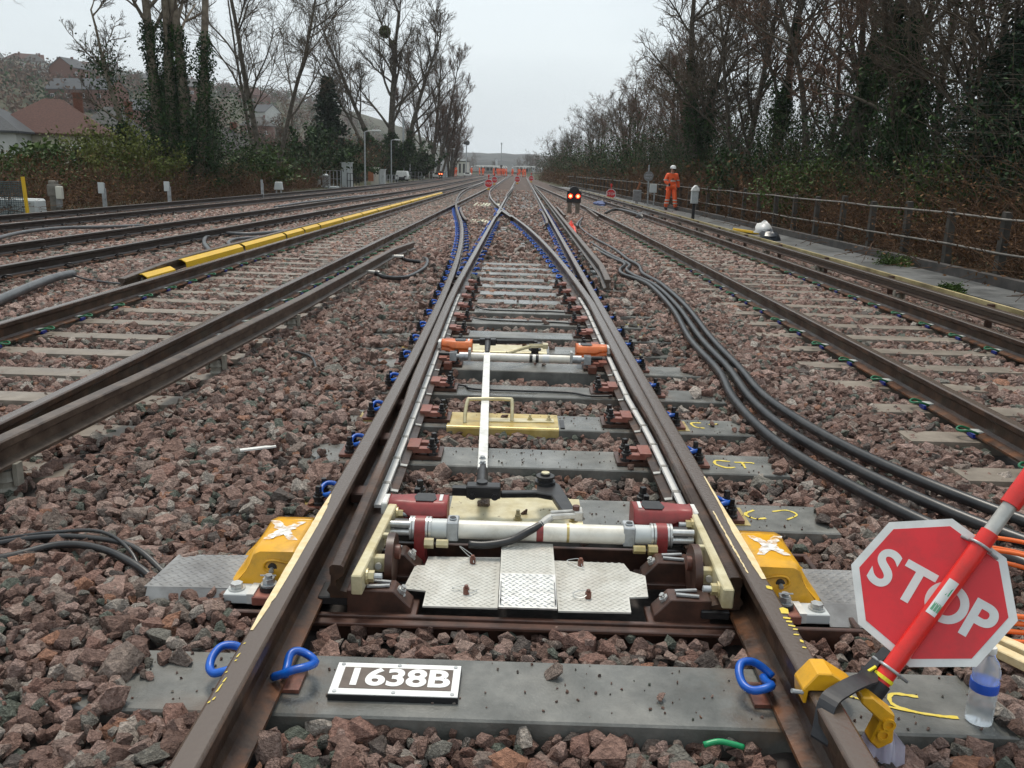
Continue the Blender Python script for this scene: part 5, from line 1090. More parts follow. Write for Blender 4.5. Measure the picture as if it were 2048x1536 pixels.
stop_far((4.54, 45.8, -.02), 'red octagonal STOP board standing beyond the walkway track near the grey case', None, 1.12); 
stop_far((-2.1, 55.5, .16), 'small red stop board clamped where the curved rails meet beyond the crossing', None, 1.15)
stop_far((-2.3, 74, .16), 'distant red stop board with a white lamp above on the station throat rails', None, 1.15)
stop_far((-.45, 82, .16), 'distant red stop board on the straight rail left of the pair before the workers', None, 1.2); stop_far((.95, 95, .16), 'distant red stop board on the straight rail right of the pair before the workers', None, 1.2)
t = thing('marker_post', (5.75, 30, -.05), 'white hatched marker with pitched cap on a black post by the walkway', 'marker post')
mb = MB(); mb.box(5.71, 5.80, 29.96, 30.04, -.05, .52); mb.build('post', 'signal_black', t)
mb = MB(); mb.box(5.64, 5.87, 29.9, 30.06, .50, .90); mb.build('face', 'cabinet_grey', t, bevel=.01)
mb = MB()
for i in range(7):
    for j in range(9): x = 5.655 + i * .03; z = .53 + j * .04; mb.add([(x, 29.897, z), (x + .012, 29.897, z), (x + .024, 29.897, z + .024), (x + .012, 29.897, z + .024)], [(0, 1, 2, 3)])
hh = mb.build('hatching', 'signal_black', t); hh['kind'] = 'stuff'
mb = MB(); mb.prism([(5.62, .905), (5.89, .905), (5.89, .97), (5.80, 1.09), (5.755, 1.10), (5.66, 1.0)], 29.87, 30.09, lambda u, v, w: (u, w, v)); mb.build('cap', 'white_paint', t, bevel=.01)
t = thing('sign_post', (6.02, 43, -.05), 'grey post carrying the back of a round sign beside the walkway', 'sign post')
mb = MB(); mb.tube([(6.05, 43, -.05), (6.0, 43, 1.83)], .035, 10); mb.build('pole', 'galv', t, smooth=35)
mb = MB(); mb.lathe([(.235, -.012), (.235, .012)], (6.01, 42.95, 1.30), 24, Matrix.Rotation(PI / 2, 4, 'X')); mb.build('disc', 'chequer_grey', t, smooth=35)
for z in (1.22, 1.36): mb = MB(); mb.box(5.86, 6.16, 42.92, 42.936, z - .02, z + .02); mb.build('bracket', 'galv', t)
t = thing('trackside_box', (6.13, 42, -.05), 'white box on a steel stand behind the round sign post', 'box'); mb = MB(); mb.box(5.96, 6.28, 41.9, 42.1, .56, .94); mb.build('case', 'cabinet_grey', t, bevel=.01); mb = MB(); mb.box(6.16, 6.22, 41.97, 42.03, -.05, .56); mb.build('stand', 'galv', t)
t = thing('trackside_case', (5.25, 41, -.05), 'grey cable case with an orange flag on top near the stop board', 'case'); mb = MB(); mb.box(5.08, 5.44, 40.9, 41.15, .18, .68); mb.build('case', 'chequer_grey', t, bevel=.015); mb = MB(); mb.box(5.2, 5.32, 40.98, 41.08, -.05, .18); mb.build('stand', 'galv', t)
mb = MB(); mb.prism([(5.2, .68), (5.3, .70), (5.4, 1.0), (5.33, 1.05)], 41.0, 41.03, lambda u, v, w: (u, w, v)); mb.build('flag', 'rust_cover', t)
# ------------------------------------------------------------------ left hand lineside
t = thing('net_fence', (-12.6, 21.4, -.05), 'blue plastic net barrier with a yellow stake', 'barrier')
mb = MB(); mb.bar((-12.0, 21.4, -.05), (-12.05, 21.42, .93), .07, .05); mb.build('stake', 'net_yellow', t); mb = MB(); mb.bar((-13.7, 21.7, -.05), (-13.7, 21.7, .93), .07, .05); mb.build('stake', 'net_yellow', t)
mb = MB()
for i in range(19): z = .02 + i * .044; mb.tube([(-12.04, 21.4, z), (-12.5, 21.5, z - .015), (-13.1, 21.6, z - .02), (-13.7, 21.7, z)], .0075, 4)
for i in range(28): f = i / 27; mb.tube([(-12.04 - 1.66 * f, 21.4 + .3 * f, .02), (-12.04 - 1.66 * f, 21.4 + .3 * f, .81)], .006, 4)
nn = mb.build('net', 'net_blue', t); nn['kind'] = 'stuff'
mb = MB(); mb.box(-13.6, -12.1, 22.0, 22.5, -.1, .38); tag(mb.build('covered_pallet', 'cabinet_grey', None, bevel=.05), 'pale sheeted pallet behind the blue net barrier', 'pallet')
t = thing('concrete_post', (-12.1, 23, -.1), 'old concrete post carrying a small white box at the bush edge', 'post')
mb = MB(); mb.box(-12.24, -12.06, 22.9, 23.1, -.1, .82); mb.box(-12.28, -12.0, 22.88, 23.12, .42, .72); mb.build('post', 'concrete_old', t, bevel=.02); mb = MB(); mb.box(-12.02, -11.86, 22.8, 22.92, .36, .68); mb.build('box', 'cabinet_sand', t, bevel=.015); mb = MB(); mb.box(-12.05, -11.92, 22.85, 22.95, .14, .36); mb.build('junction_box', 'chequer_grey', t, bevel=.01)
def marker(x, y, label, plate=True):
    t = thing('steel_marker_post', (x, y, 0), label, 'post', 'grey steel marker posts along the siding'); mb = MB(); mb.box(x - .03, x + .045, y - .03, y + .03, -.1, .74); mb.box(x + .05, x + .07, y - .03, y + .03, -.1, .60); mb.build('post', 'galv', t)
    if plate: mb = MB(); mb.box(x - .12, x + .045, y - .045, y - .031, .46, .76); mb.build('plate', 'cabinet_grey', t)
marker(-11.72, 24.8, 'grey steel marker post with square plate closest to the white box'); marker(-11.16, 28, 'grey steel marker post with narrow plate in front of the ivy clad tree'); marker(-10.54, 36, 'plain grey steel marker post next to the white topped stand', False)
t = thing('phone_stand', (-10.57, 38.6, 0), 'white topped equipment stand beside the siding', 'equipment stand'); mb = MB(); mb.prism([(-.18, .28), (.18, .28), (.14, .62), (-.13, .62)], 38.5, 38.75, lambda u, v, w: (-10.57 + u, w, v)); mb.build('hood', 'cabinet_grey', t, bevel=.02)
for dx in (-.1, .1): mb = MB(); mb.box(-10.57 + dx - .025, -10.57 + dx + .025, 38.6, 38.66, -.1, .28); mb.build('leg', 'galv', t)
def cabinet(name, x, y, w, d, h, m, label, roof=.06):
    t = thing(name, (x, y, -.05), label, 'cabinet'); mb = MB(); mb.box(x - w / 2, x + w / 2, y, y + d, -.1, h); mb.build('case', m, t, bevel=.015)
    mb = MB(); mb.box(x - w / 2 - .05, x + w / 2 + .05, y - .05, y + d + .05, h, h + roof); mb.build('roof', m, t)
    mb = MB(); mb.box(x - .008, x + .008, y - .008, y - .001, .1, h - .1); mb.box(x + .06, x + .1, y - .02, y - .001, h * .45, h * .6); mb.build('door_gap', 'chequer_grey', t)
cabinet('relay_cabinet', -12.2, 62, .66, .6, 1.52, 'cabinet_grey', 'tall grey relay cabinet beside the steel railing'); cabinet('relay_cabinet', -11.9, 72, .62, .7, 1.2, 'cabinet_sand', 'sand coloured equipment cabinet behind the rusty panel')
cabinet('relay_cabinet', -11.35, 72.4, .45, .5, 1.08, 'cabinet_grey', 'narrow grey cabinet joined to the sand coloured one'); cabinet('relay_cabinet', -13.0, 115, .75, .8, 1.3, 'cabinet_grey', 'distant pale cabinet between lamp posts'); cabinet('relay_cabinet', -11.6, 130, 1.3, .8, .75, 'cabinet_grey', 'low distant cabinet near the orange clad worker')
mb = MB(); mb.cbox((-12.1, 71.5, .55), (.42, .06, .75)); tag(mb.build('rusty_panel', 'rust_cover', None), 'rusty orange panel leaning on the sand coloured cabinet', 'panel')
def railing(name, x0, x1, y, z0, z1, n_, label, m='galv', rails=2):
    t = thing(name, (x0, y, z0), label, 'railing')
    for i in range(n_): x = x0 + (x1 - x0) * i / (n_ - 1); mb = MB(); mb.box(x - .022, x + .022, y - .022, y + .022, z0 - .3, z1); mb.build('post', m, t)
    for k in range(rails): z = z1 - (z1 - z0) * k / max(1, rails) ; mb = MB(); mb.box(x0, x1, y - .03, y - .023, z - .03, z); mb.build('rail', m, t)
railing('steel_railing', -14.1, -12.2, 60, -.05, 1.02, 9, 'grey steel railing around the platform by the tall cabinet'); railing('steel_railing', -12.0, -11.2, 61.3, -.1, .85, 5, 'dark steel railing standing before the tall cabinet', 'signal_black'); railing('steel_railing', -11.2, -10.3, 74, -.05, .7, 5, 'short grey railing between cabinet and lamp post')
railing('steel_railing', -13.2, -11.0, 98, -.05, .85, 7, 'long grey railing beyond the white generator'); railing('steel_railing', -12.6, -10.2, 122, -.05, .8, 7, 'distant grey railing before the red ground signal')
mb = MB(); mb.box(-14.0, -12.4, 59.6, 60.6, -.3, -.02); tag(mb.build('platform_base', 'cabinet_grey', None, bevel=.03), 'grey equipment platform base under the railing', 'platform')
t = thing('point_heater_case', (-13.0, 59, -.2), 'grey apparatus with pale round lid in front of the railing', 'apparatus'); mb = MB(); mb.box(-13.2, -13.0, 58.9, 59.1, -.3, .65); mb.box(-13.4, -12.7, 58.95, 59.1, .55, .68); mb.box(-12.85, -12.75, 58.9, 59.1, -.3, .6); mb.build('frame', 'galv', t); mb = MB(); mb.lathe([(.2, 0), (.2, .05), (.12, .12), (.02, .14)], (-12.98, 58.95, .66), 14); mb.build('lid', 'cabinet_grey', t); mb = MB(); mb.box(-13.5, -13.3, 58.7, 58.9, .08, .4); mb.build('box', 'cabinet_grey', t)
t = thing('generator', (-12.1, 90, -.05), 'white towable generator with dark grille beside the siding', 'generator')
mb = MB(); mb.prism([(-.62, .12), (.62, .12), (.62, .5), (.5, .95), (-.48, .95), (-.6, .5)], 89.6, 91.2, lambda u, v, w: (-12.1 + u, w, v)); mb.build('body', 'white_paint', t, bevel=.05)
mb = MB(); mb.box(-12.35, -11.75, 89.56, 89.59, .05, .36); mb.box(-12.62, -12.4, 89.57, 89.59, .4, .5); mb.box(-11.85, -11.6, 89.57, 89.59, .36, .46); mb.build('grille', 'signal_black', t)
for x in (-12.62, -11.6): mb = MB(); mb.cyl((x - .1, 90.3, .12), (x + .1, 90.3, .12), .25, n=14); mb.build('wheel', 'black_rubber', t)
for k, (x, y, w, h, lab) in enumerate(((-11.1, 140, 1.3, .85, 'distant white vehicle parked beside the worker'), (-11.2, 118, 1.2, .6, 'pale sheeted heap in front of the distant ground signal'), (-9.3, 152, 1.2, .6, 'distant white trailer beyond the worker'))):
    t = thing('white_vehicle', (x, y, -.05), lab, 'vehicle'); mb = MB(); mb.prism([(-w / 2, .15), (w / 2, .15), (w / 2, .5), (w * .36, h), (-w * .4, h), (-w / 2, .5)], y, y + 2, lambda u, v, q: (x + u, q, v)); mb.build('body', 'white_paint', t, bevel=.05)
    mb = MB(); mb.box(x - w * .3, x + w * .3, y - .02, y - .005, .45, .65); mb.build('window', 'glass_dark', t)
    for dx in (-.4, .4): mb = MB(); mb.cyl((x + dx * w - .08, y + .4, .13), (x + dx * w + .08, y + .4, .13), .2, n=12); mb.build('wheel', 'black_rubber', t)
def lamp(x, y, h, label, arm=.55, r=.05, head=True):
    t = thing('lamp_post', (x, y, -.1), label, 'lamp post'); mb = MB(); mb.tube([(x, y, -.1), (x, y, .9), (x, y, h)], [r * 1.7, r * 1.5, r] if False else [r * 1.5, r * 1.1, r * .8], 8); mb.build('column', 'galv', t, smooth=35)
    if head:
        mb = MB(); mb.tube(smoothpath([(x, y, h - .02), (x + arm * .3, y, h + .05), (x + arm, y, h + .06)], 3), r * .6, 6); mb.build('arm', 'galv', t, smooth=True); mb = MB(); mb.box(x + arm * .6, x + arm * 1.4, y - .1, y + .1, h + .02, h + .13); mb.build('lantern', 'cabinet_grey', t, bevel=.03)
lamp(-10.2, 58, 3.5, 'grey lamp post with wide lantern beside the tall relay cabinet', .75); lamp(-11.7, 80, 3.6, 'slim lamp post with short arm in front of the reddish bushes'); lamp(-12.6, 95, 6.4, 'tall pale mast with floodlight behind the white generator', .4, .11); lamp(-13.15, 105, 3.7, 'slightly leaning slim lamp post beyond the generator', .6); lamp(-12.95, 130, 3.8, 'distant lamp post with curved arm near the pale cabinet', 1.); lamp(-10.9, 128, 3.9, 'distant dark lamp post beside the red ground signal', .9); lamp(-11.7, 140, 6.5, 'tall pale mast standing over the parked white vehicle', .1, .13); lamp(-13.3, 140, 4.0, 'thin distant post behind the tall pale mast', .1)
t = thing('camera_mast', (-10, 160, -.1), 'slim mast with dark round floodlights against the sky', 'mast'); mb = MB(); mb.tube([(-10, 160, -.1), (-10, 160, 5.6)], .1, 7); mb.build('column', 'galv', t)
for dx, s_ in ((-.3, .28), (.15, .42)): mb = MB(); mb.lathe([(.05, -.2), (s_, -.1), (s_, .15), (.1, .25)], (-10 + dx, 160, 5.7), 10, Matrix.Rotation(1.2, 4, 'X')); mb.build('floodlight', 'signal_black', t)
t = thing('camera_mast', (-4.45, 190, 0), 'thin aerial mast rising above the station canopies', 'mast'); mb = MB(); mb.tube([(-4.45, 190, 0), (-4.5, 190, 6.4)], .09, 6); mb.build('column', 'galv', t); mb = MB(); mb.box(-4.7, -4.2, 189.9, 190.1, 0, 2.2); mb.build('cabinet', 'roof_dark', t); mb = MB(); mb.box(-4.65, -4.35, 189.9, 190.1, 6.35, 6.75); mb.build('head', 'galv', t)

# ------------------------------------------------------------------ people
def skin(name, V, E_, rad, m, parent, sub=2):
    import bmesh
    me = bpy.data.meshes.new(name); me.from_pydata(V, E_, []); bm = bmesh.new(); bm.from_mesh(me); ly = bm.verts.layers.skin.verify(); bm.verts.ensure_lookup_table()
    for i, v in enumerate(bm.verts): r_ = rad[i]; v[ly].radius = r_ if isinstance(r_, tuple) else (r_, r_); v[ly].use_root = (i == 0)
    bm.to_mesh(me); bm.free(); o = bpy.data.objects.new(name, me); COL.objects.link(o); o.modifiers.new('s', 'SKIN'); sb = o.modifiers.new('b', 'SUBSURF'); sb.levels = sub; sb.render_levels = sub
    dg = bpy.context.evaluated_depsgraph_get(); m2 = bpy.data.meshes.new_from_object(o.evaluated_get(dg)); bpy.data.objects.remove(o)
    m2.materials.clear(); q = obj(name, m2, m, parent, smooth=True); return q
def person(loc, label, group=None, rz=0., pose=0):
    t = thing('person', loc, label, 'person', group, rz); W = lambda v, s=1: v
    sw = .16 if pose == 0 else .05
    hipL, hipR = (-.095, 0, .92), (.095, 0, .92)
    kL, kR = (-.12, -.02 + sw * .2, .50), (.12, -.05 - sw * .5, .50); aL, aR = (-.13, sw * .9, .10), (.16, -sw * 1.1, .09)
    tL, tR = (-.15, sw * .9 - .17, .04), (.2, -sw * 1.1 - .17, .035)
    sL, sR = (-.19, 0, 1.40), (.19, 0, 1.40)
    eL = (-.30, -.02, 1.14); hL = (-.16, -.16, 1.02) if pose == 0 else (-.31, -.06, .90); eR = (.29, .03, 1.13); hR = (.31, -.02, .86)
    V = [(0, 0, .95), (0, -.01, 1.15), (0, 0, 1.38), (0, -.02, 1.50), (0, -.04, 1.60), (0, -.05, 1.70), hipL, kL, aL, tL, hipR, kR, aR, tR, sL, eL, hL, sR, eR, hR]
    E_ = [(0, 1), (1, 2), (2, 3), (3, 4), (4, 5), (0, 6), (6, 7), (7, 8), (8, 9), (0, 10), (10, 11), (11, 12), (12, 13), (2, 14), (14, 15), (15, 16), (2, 17), (17, 18), (18, 19)]
    rad = [(.14, .10), (.14, .10), (.15, .10), .05, (.075, .085), (.07, .08), .085, .06, .042, .035, .085, .06, .042, .035, .06, .042, .035, .06, .042, .035]
    skin('body', V, E_, rad, 'skin', t)
    Vj = [(0, 0, .88), (0, -.01, 1.08), (0, 0, 1.36), (0, -.01, 1.46), sL, eL, tuple(np.array(eL) * .12 + np.array(hL) * .88), sR, eR, tuple(np.array(eR) * .12 + np.array(hR) * .88)]
    skin('jacket', Vj, [(0, 1), (1, 2), (2, 3), (2, 4), (4, 5), (5, 6), (2, 7), (7, 8), (8, 9)], [(.20, .15), (.185, .14), (.19, .135), .075, .095, .075, .062, .095, .075, .062], 'hv_orange', t)
    Vt = [(0, 0, .90), hipL, kL, tuple(np.array(aL) + (0, 0, .0)), hipR, kR, tuple(np.array(aR))]
    skin('trousers', Vt, [(0, 1), (1, 2), (2, 3), (0, 4), (4, 5), (5, 6)], [(.17, .13), .115, .095, .085, .115, .095, .085], 'hv_orange', t)
    for a, b in ((aL, tL), (aR, tR)): mb = MB(); mb.tube([(a[0], a[1] + .05, a[2] - .04), (a[0], a[1], a[2] - .02), ((a[0] + b[0]) / 2, (a[1] + b[1]) / 2, b[2] + .01), b], [.045, .062, .055, .035], 10); mb.build('boot', 'signal_black', t, smooth=True, world=False)
    mb = MB(); mb.lathe([(.118, 0), (.12, .015), (.115, .06), (.09, .105), (.05, .128), (.01, .134)], (0, -.05, 1.66), 18); hm = mb.build('helmet', 'helmet_white', t, smooth=60, world=False); mb = MB(); mb.prism([(-.1, -.13), (-.06, -.22), (.06, -.22), (.1, -.13)], 1.652, 1.668, lambda u, v, w: (u, v, w)); mb.build('peak', 'helmet_white', hm, bevel=.006, world=False)
    mb = MB(); mb.box(-.055, .055, -.17, -.15, 1.6, 1.64); mb.build('glasses', 'signal_black', t, world=False)
    for a in (hL, hR):
        mb = MB(); mb.lathe([(.02, -.06), (.036, -.02), (.036, .03), (.02, .05)], a, 10); mb.build('glove', 'signal_black', t, smooth=True, world=False)
    def band(c, rx, ry, h, tilt=0.):
        mb = MB(); n_ = 20
        for z in (-h / 2, h / 2): mb.v += [(c[0] + rx * math.cos(2 * PI * i / n_), c[1] + ry * math.sin(2 * PI * i / n_), c[2] + z + tilt * math.cos(2 * PI * i / n_)) for i in range(n_)]
        mb.f = [(i, (i + 1) % n_, n_ + (i + 1) % n_, n_ + i) for i in range(n_)]; o = mb.build('reflective_band', 'hv_tape', t, smooth=True, world=False)
    band((0, -.01, 1.17), .185, .143, .05); band((0, 0, .97), .20, .152, .05)
    for a, b, r_ in ((sL, eL, .088), (sR, eR, .088)): c = np.array(a) * .25 + np.array(b) * .75; band(c, r_, r_, .045)
    for k_, a_ in ((kL, aL), (kR, aR)):
        for f in (.25, .55): c = np.array(k_) * (1 - f) + np.array(a_) * f; band(c, .096, .096, .045)
    return t
man = person((6.28, 37.9, -.05), 'worker in orange hi-vis suit and white helmet walking on the walkway', None, .25, 0)
man.scale = (1.05, 1.05, 1.03)
w0 = person((-10.3, 138, -.05), 'lone worker in orange standing near the parked white vehicle', None, .6, 1)
k = 0
for x, y in ((-9.5, 200), (-8.3, 188), (-7.9, 182), (-6.2, 196), (-6.0, 190), (-4.9, 180), (-4.4, 176), (-4.0, 184), (-3.6, 178), (-3.2, 182), (-2.0, 188), (.2, 172), (.6, 176), (-.6, 182), (-9.6, 170)):
    c = copy_tree(w0); c.location = (x, y, -.02); c.rotation_euler = (0, 0, random.uniform(0, 6)); c['label'] = 'orange clad worker among the crowd in front of the station'; c['category'] = 'person'; c['group'] = 'orange clad workers in front of the station'
# ------------------------------------------------------------------ vegetation
def norm(a): return a / np.maximum(1e-9, np.linalg.norm(a, axis=-1, keepdims=True))
def grow(r_, P0, D, Ln, S_, wob, up):
    B = len(P0); pts = np.zeros((B, S_ + 1, 3)); pts[:, 0] = P0; D = norm(D)
    for s in range(S_):
        D = norm(D + r_.normal(0, wob, (B, 3)) + np.array([0, 0, up])); pts[:, s + 1] = pts[:, s] + D * (Ln / S_)[:, None]
    return pts
def tubes(pts, r0, r1, n):
    """(B,S,3) polylines with start and end radii to verts and quads"""
    B, S_, _ = pts.shape; t = np.gradient(pts, axis=1); t = norm(t); ref = np.where(np.abs(t[..., 2:3]) < .9, np.array([0, 0, 1.]), np.array([1., 0, 0])); x = norm(np.cross(t, ref)); y = np.cross(t, x)
    f = np.linspace(0, 1, S_)[None, :, None]; rad = r0[:, None, None] * (1 - f) + r1[:, None, None] * f
    a = np.arange(n) * 2 * PI / n; ring = x[:, :, None, :] * np.cos(a)[None, None, :, None] + y[:, :, None, :] * np.sin(a)[None, None, :, None]
    V = (pts[:, :, None, :] + ring * rad[..., None]).reshape(-1, 3)
    i = np.arange(B * S_ * n).reshape(B, S_, n); j = np.roll(i, -1, 2)
    F = np.stack([i[:, :-1], j[:, :-1], j[:, 1:], i[:, 1:]], -1).reshape(-1, 4); return V, F
def merge(L_):
    V = []; F = []; o = 0
    for v, f in L_: V.append(v); F.append(f + o); o += len(v)
    return np.concatenate(V), np.concatenate(F)
def kids(r_, pts, Ln, rad, n, t0, t1, ang, lr, rr):
    """n children on every branch"""
    B, S_, _ = pts.shape; k = r_.uniform(t0, t1, (B, n)); k[:, 0] = 1. if t1 >= 1 else k[:, 0]; f = k * (S_ - 1); i = np.minimum(f.astype(int), S_ - 2); u = (f - i)[..., None]
    b = np.arange(B)[:, None]; P0 = pts[b, i] * (1 - u) + pts[b, i + 1] * u; D = norm(pts[b, i + 1] - pts[b, i])
    q = norm(np.cross(D, r_.normal(size=(B, n, 3)))); a = r_.normal(ang, .18, (B, n, 1)); D2 = D * np.cos(a) + q * np.sin(a)
    L2 = Ln[:, None] * lr * (1.15 - .55 * k) * r_.uniform(.65, 1.25, (B, n)); R2 = rad[:, None] * rr * (1.1 - .6 * k)
    return P0.reshape(-1, 3), D2.reshape(-1, 3), L2.ravel(), R2.ravel()
def leaves(r_, C_, size, jit=.0, flat=0.):
    """one leaf (two triangles) per centre"""
    n_ = len(C_); a = norm(r_.normal(size=(n_, 3)) * np.array([1, 1, 1 - flat])); b = norm(np.cross(a, r_.normal(size=(n_, 3)))); s = size * r_.uniform(.6, 1.4, (n_, 1)); c = C_ + r_.normal(0, jit, (n_, 3)) if jit else C_
    V = np.stack([c - a * s, c + b * s * .55, c + a * s, c - b * s * .55], 1).reshape(-1, 3); return V, np.arange(n_ * 4).reshape(-1, 4)
def make_tree(seed, H, r0, trunks, lv=(12, 8, 7, 5), ang=(.75, .7, .7, .7), t0=.3, ivy=0., ivy_r=.35, ivyn=6000, wob=.07, twig_r=.010, spread=.42, up=.06, bark='bark', twigm='twig', leaf=.06):
    """returns meshes (trunk, crown, ivy) around the origin"""
    r_ = np.random.default_rng(seed); P0 = np.array([[t[0], t[1], -.3] for t in trunks]); D = np.array([[t[2], t[3], 1.] for t in trunks]); Ln = np.array([H * t[4] for t in trunks]); rad = np.array([r0 * t[5] for t in trunks])
    p1 = grow(r_, P0, D, Ln, 12, wob * .7, .02); G = [tubes(p1, rad, rad * .22, 8)]
    a, d, l2, q2 = kids(r_, p1, Ln, rad * .8, lv[0], t0, 1., ang[0], spread, .5); p2 = grow(r_, a, d, l2, 7, wob * 1.5, up); G.append(tubes(p2, q2, q2 * .3, 6))
    trunk = merge(G); Cw = []
    a, d, l3, q3 = kids(r_, p2, l2, q2, lv[1], .2, 1., ang[1], .5, .5); p3 = grow(r_, a, d, l3, 5, wob * 2, up); Cw.append(tubes(p3, np.maximum(q3, twig_r * 1.6), np.maximum(q3 * .4, twig_r), 4))
    a, d, l4, q4 = kids(r_, p3, l3, q3, lv[2], .15, 1., ang[2], .55, .5); p4 = grow(r_, a, d, l4, 3, wob * 2, up); Cw.append(tubes(p4, np.maximum(q4, twig_r), np.full(len(q4), twig_r * .7), 3))
    a, d, l5, q5 = kids(r_, p4, l4, q4, lv[3], .2, 1., ang[3], .6, .5); p5 = grow(r_, a, d, l5, 2, wob * 2, up); Cw.append(tubes(p5, np.full(len(q5), twig_r * .75), np.full(len(q5), twig_r * .4), 3))
    ms = [(fastmesh('trunk', *trunk), bark), (fastmesh('crown', *merge(Cw)), twigm)]
    if ivy:
        k = r_.integers(0, len(p1), ivyn); f = r_.power(1.3, ivyn) * ivy * 12; i = np.minimum(f.astype(int), 11); u = (f - i)[:, None]; c = p1[k, i] * (1 - u) + p1[k, i + 1] * u
        h = np.clip(1.25 - f / (ivy * 12), .3, 1.); c = c + norm(r_.normal(size=(ivyn, 3)) * np.array([1, 1, .6])) * (ivy_r * h * r_.uniform(.25, 1.25, ivyn) * (1 + .5 * np.sin(c[:, 2] * 2.1 + k)))[:, None]
        kk = r_.integers(0, len(p2), ivyn // 3); f2 = r_.random(ivyn // 3) ** 1.5 * 4; i2 = f2.astype(int); c2 = p2[kk, i2]; c2 = c2[c2[:, 2] < H * ivy * .8]; c2 = c2 + r_.normal(0, ivy_r * .5, c2.shape)
        ms.append((fastmesh('ivy', *leaves(r_, np.concatenate([c, c2]), leaf)), 'ivy'))
    return ms
def put_tree(ms, loc, label, cat='tree', group=None, rz=0., sc=1., name='bare_tree'):
    z = float(terrain_z(np.array(loc[0]), np.array(loc[1]))); t = thing(name, (loc[0], loc[1], z), label, cat, group, rz); t.scale = (sc, sc, sc) if not isinstance(sc, tuple) else sc
    for me, m in ms:
        o = bpy.data.objects.new(me.name.split('.')[0], me); COL.objects.link(o); o.parent = t
        if not me.materials: me.materials.append(MATS[m])
    return t
one = [(0, 0, 0, 0, 1, 1)]
# five kinds of bare tree for the right bank and the far woods
TA = make_tree(1, 11, .26, [(0, 0, .02, 0, 1, 1), (.3, .1, .14, -.05, .85, .75)], ivy=.62, ivy_r=.5, ivyn=13000, lv=(14, 8, 7, 5))
TB = make_tree(2, 11, .22, [(0, 0, -.05, 0, 1, 1)], ivy=.72, ivy_r=.36, ivyn=11000, lv=(16, 8, 6, 5), t0=.35)
TC = make_tree(3, 10, .18, [(0, 0, .05, 0, 1, 1), (-.2, .2, -.16, .05, .9, .8), (.2, -.1, .2, 0, .8, .7)], lv=(12, 7, 6, 5), t0=.2, twigm='twig_red')
TD = make_tree(4, 9.5, .17, [(0, 0, -.06, 0, 1, 1), (.15, .1, .12, .1, .95, .8)], lv=(16, 8, 6, 4), t0=.18, twigm='twig')
TE = make_tree(5, 10, .2, [(0, 0, .0, 0, .9, 1)], ivy=.85, ivy_r=.75, ivyn=20000, lv=(14, 7, 6, 5), t0=.3)
RT = [(TA, 8.6, 46, 1.05, 'ivy clad double trunked tree rising above the walking worker'), (TD, 9.8, 40.5, 1.1, 'bare many limbed tree just right of the worker'), (TB, 10.2, 37, 1., 'slim ivy covered tree between the worker and the tall ivy column'), (TC, 11.0, 33.5, 1.05, 'bare reddish multi stemmed tree behind the fence midway'),
      (TB, 10.4, 29.4, 1.25, 'tall straight ivy column rising out of frame above the fence'), (TE, 10.3, 24.6, .72, 'stubby trunk swollen with a great mass of ivy'), (TD, 11.2, 21.6, 1.0, 'bare spreading tree next to the dark conifer'), (TC, 12.6, 27, 1.15, 'bare reddish tree behind the ivy masses'), (TD, 13.2, 35, 1.2, 'bare tree standing back from the fence behind the slim ivy tree'),
      (TC, 9.6, 53, .95, 'bare reddish tree beyond the worker, first past the ivy clad pair'), (TD, 10.4, 60, .95, 'bare pale tree on the right bank near the sign post'), (TA, 11.2, 67, .8, 'smaller ivy footed tree on the right bank'), (TC, 10, 74, .85, 'bare bushy tree standing over the distant fence'), (TD, 9.4, 83, .85, 'bare tree over the end of the fence'), (TC, 10.6, 92, .9, 'bare tree beyond the end of the fence'),
      (TD, 8.6, 104, .85, 'bare pale crowned tree at the far end of the right bank'), (TC, 9.2, 116, .85, 'bare tree in the far group on the right bank'), (TD, 6.6, 128, .72, 'low bare tree nearly last on the right bank'), (TC, 5.2, 142, .6, 'last small bare tree on the right bank before the station'), (TD, 7.0, 150, .7, 'bare tree behind the last small one on the right bank')]
for i, (ms, x, y, sc, lab) in enumerate(RT): put_tree(ms, (x, y), lab, 'tree', 'trees on the right bank', i * 2.3, sc)
# left bank
TL1 = make_tree(21, 17, .27, [(0, 0, -.02, .02, 1, 1), (-.6, .3, -.07, 0, 1, .9), (.5, .2, .02, .02, 1, .95), (.95, -.2, .05, .02, .95, .8), (-1.2, .2, -.26, .05, .45, .6), (-.3, .8, -.10, 0, .9, .6)], ivy=.42, ivy_r=.75, ivyn=30000, lv=(9, 7, 6, 5), t0=.35, bark='bark_pale', spread=.26, wob=.045, twig_r=.009)
put_tree(TL1, (-14.6, 37.5), 'great ivy clad tree with several pale trunks on the left bank', rz=.1)
TL2 = make_tree(22, 17, .2, [(0, 0, -.05, 0, 1, 1), (.5, 0, .22, .0, .95, .8), (-.3, .3, -.2, .05, .8, .6)], lv=(12, 9, 7, 5), t0=.25, wob=.045, twig_r=.009, spread=.34)
put_tree(TL2, (-15.6, 54), 'bare forked tree between the great ivy tree and the fir')
TL3 = make_tree(23, 17, .36, [(0, 0, .02, 0, 1, 1), (-.4, .2, -.22, .05, .95, .7), (.4, 0, .26, 0, .9, .75), (-.6, 0, -.5, 0, .78, .5)], lv=(13, 9, 7, 6), ang=(.6, .55, .6, .6), wob=.04, t0=.3, ivy=.36, ivy_r=.9, ivyn=16000, twig_r=.013, spread=.36, leaf=.11)
mt_ = put_tree(TL3, (-14.0, 95), 'large bare tree with mistletoe ball and ivy covered trunk', rz=0, sc=(1.3, 1.3, 1.0))
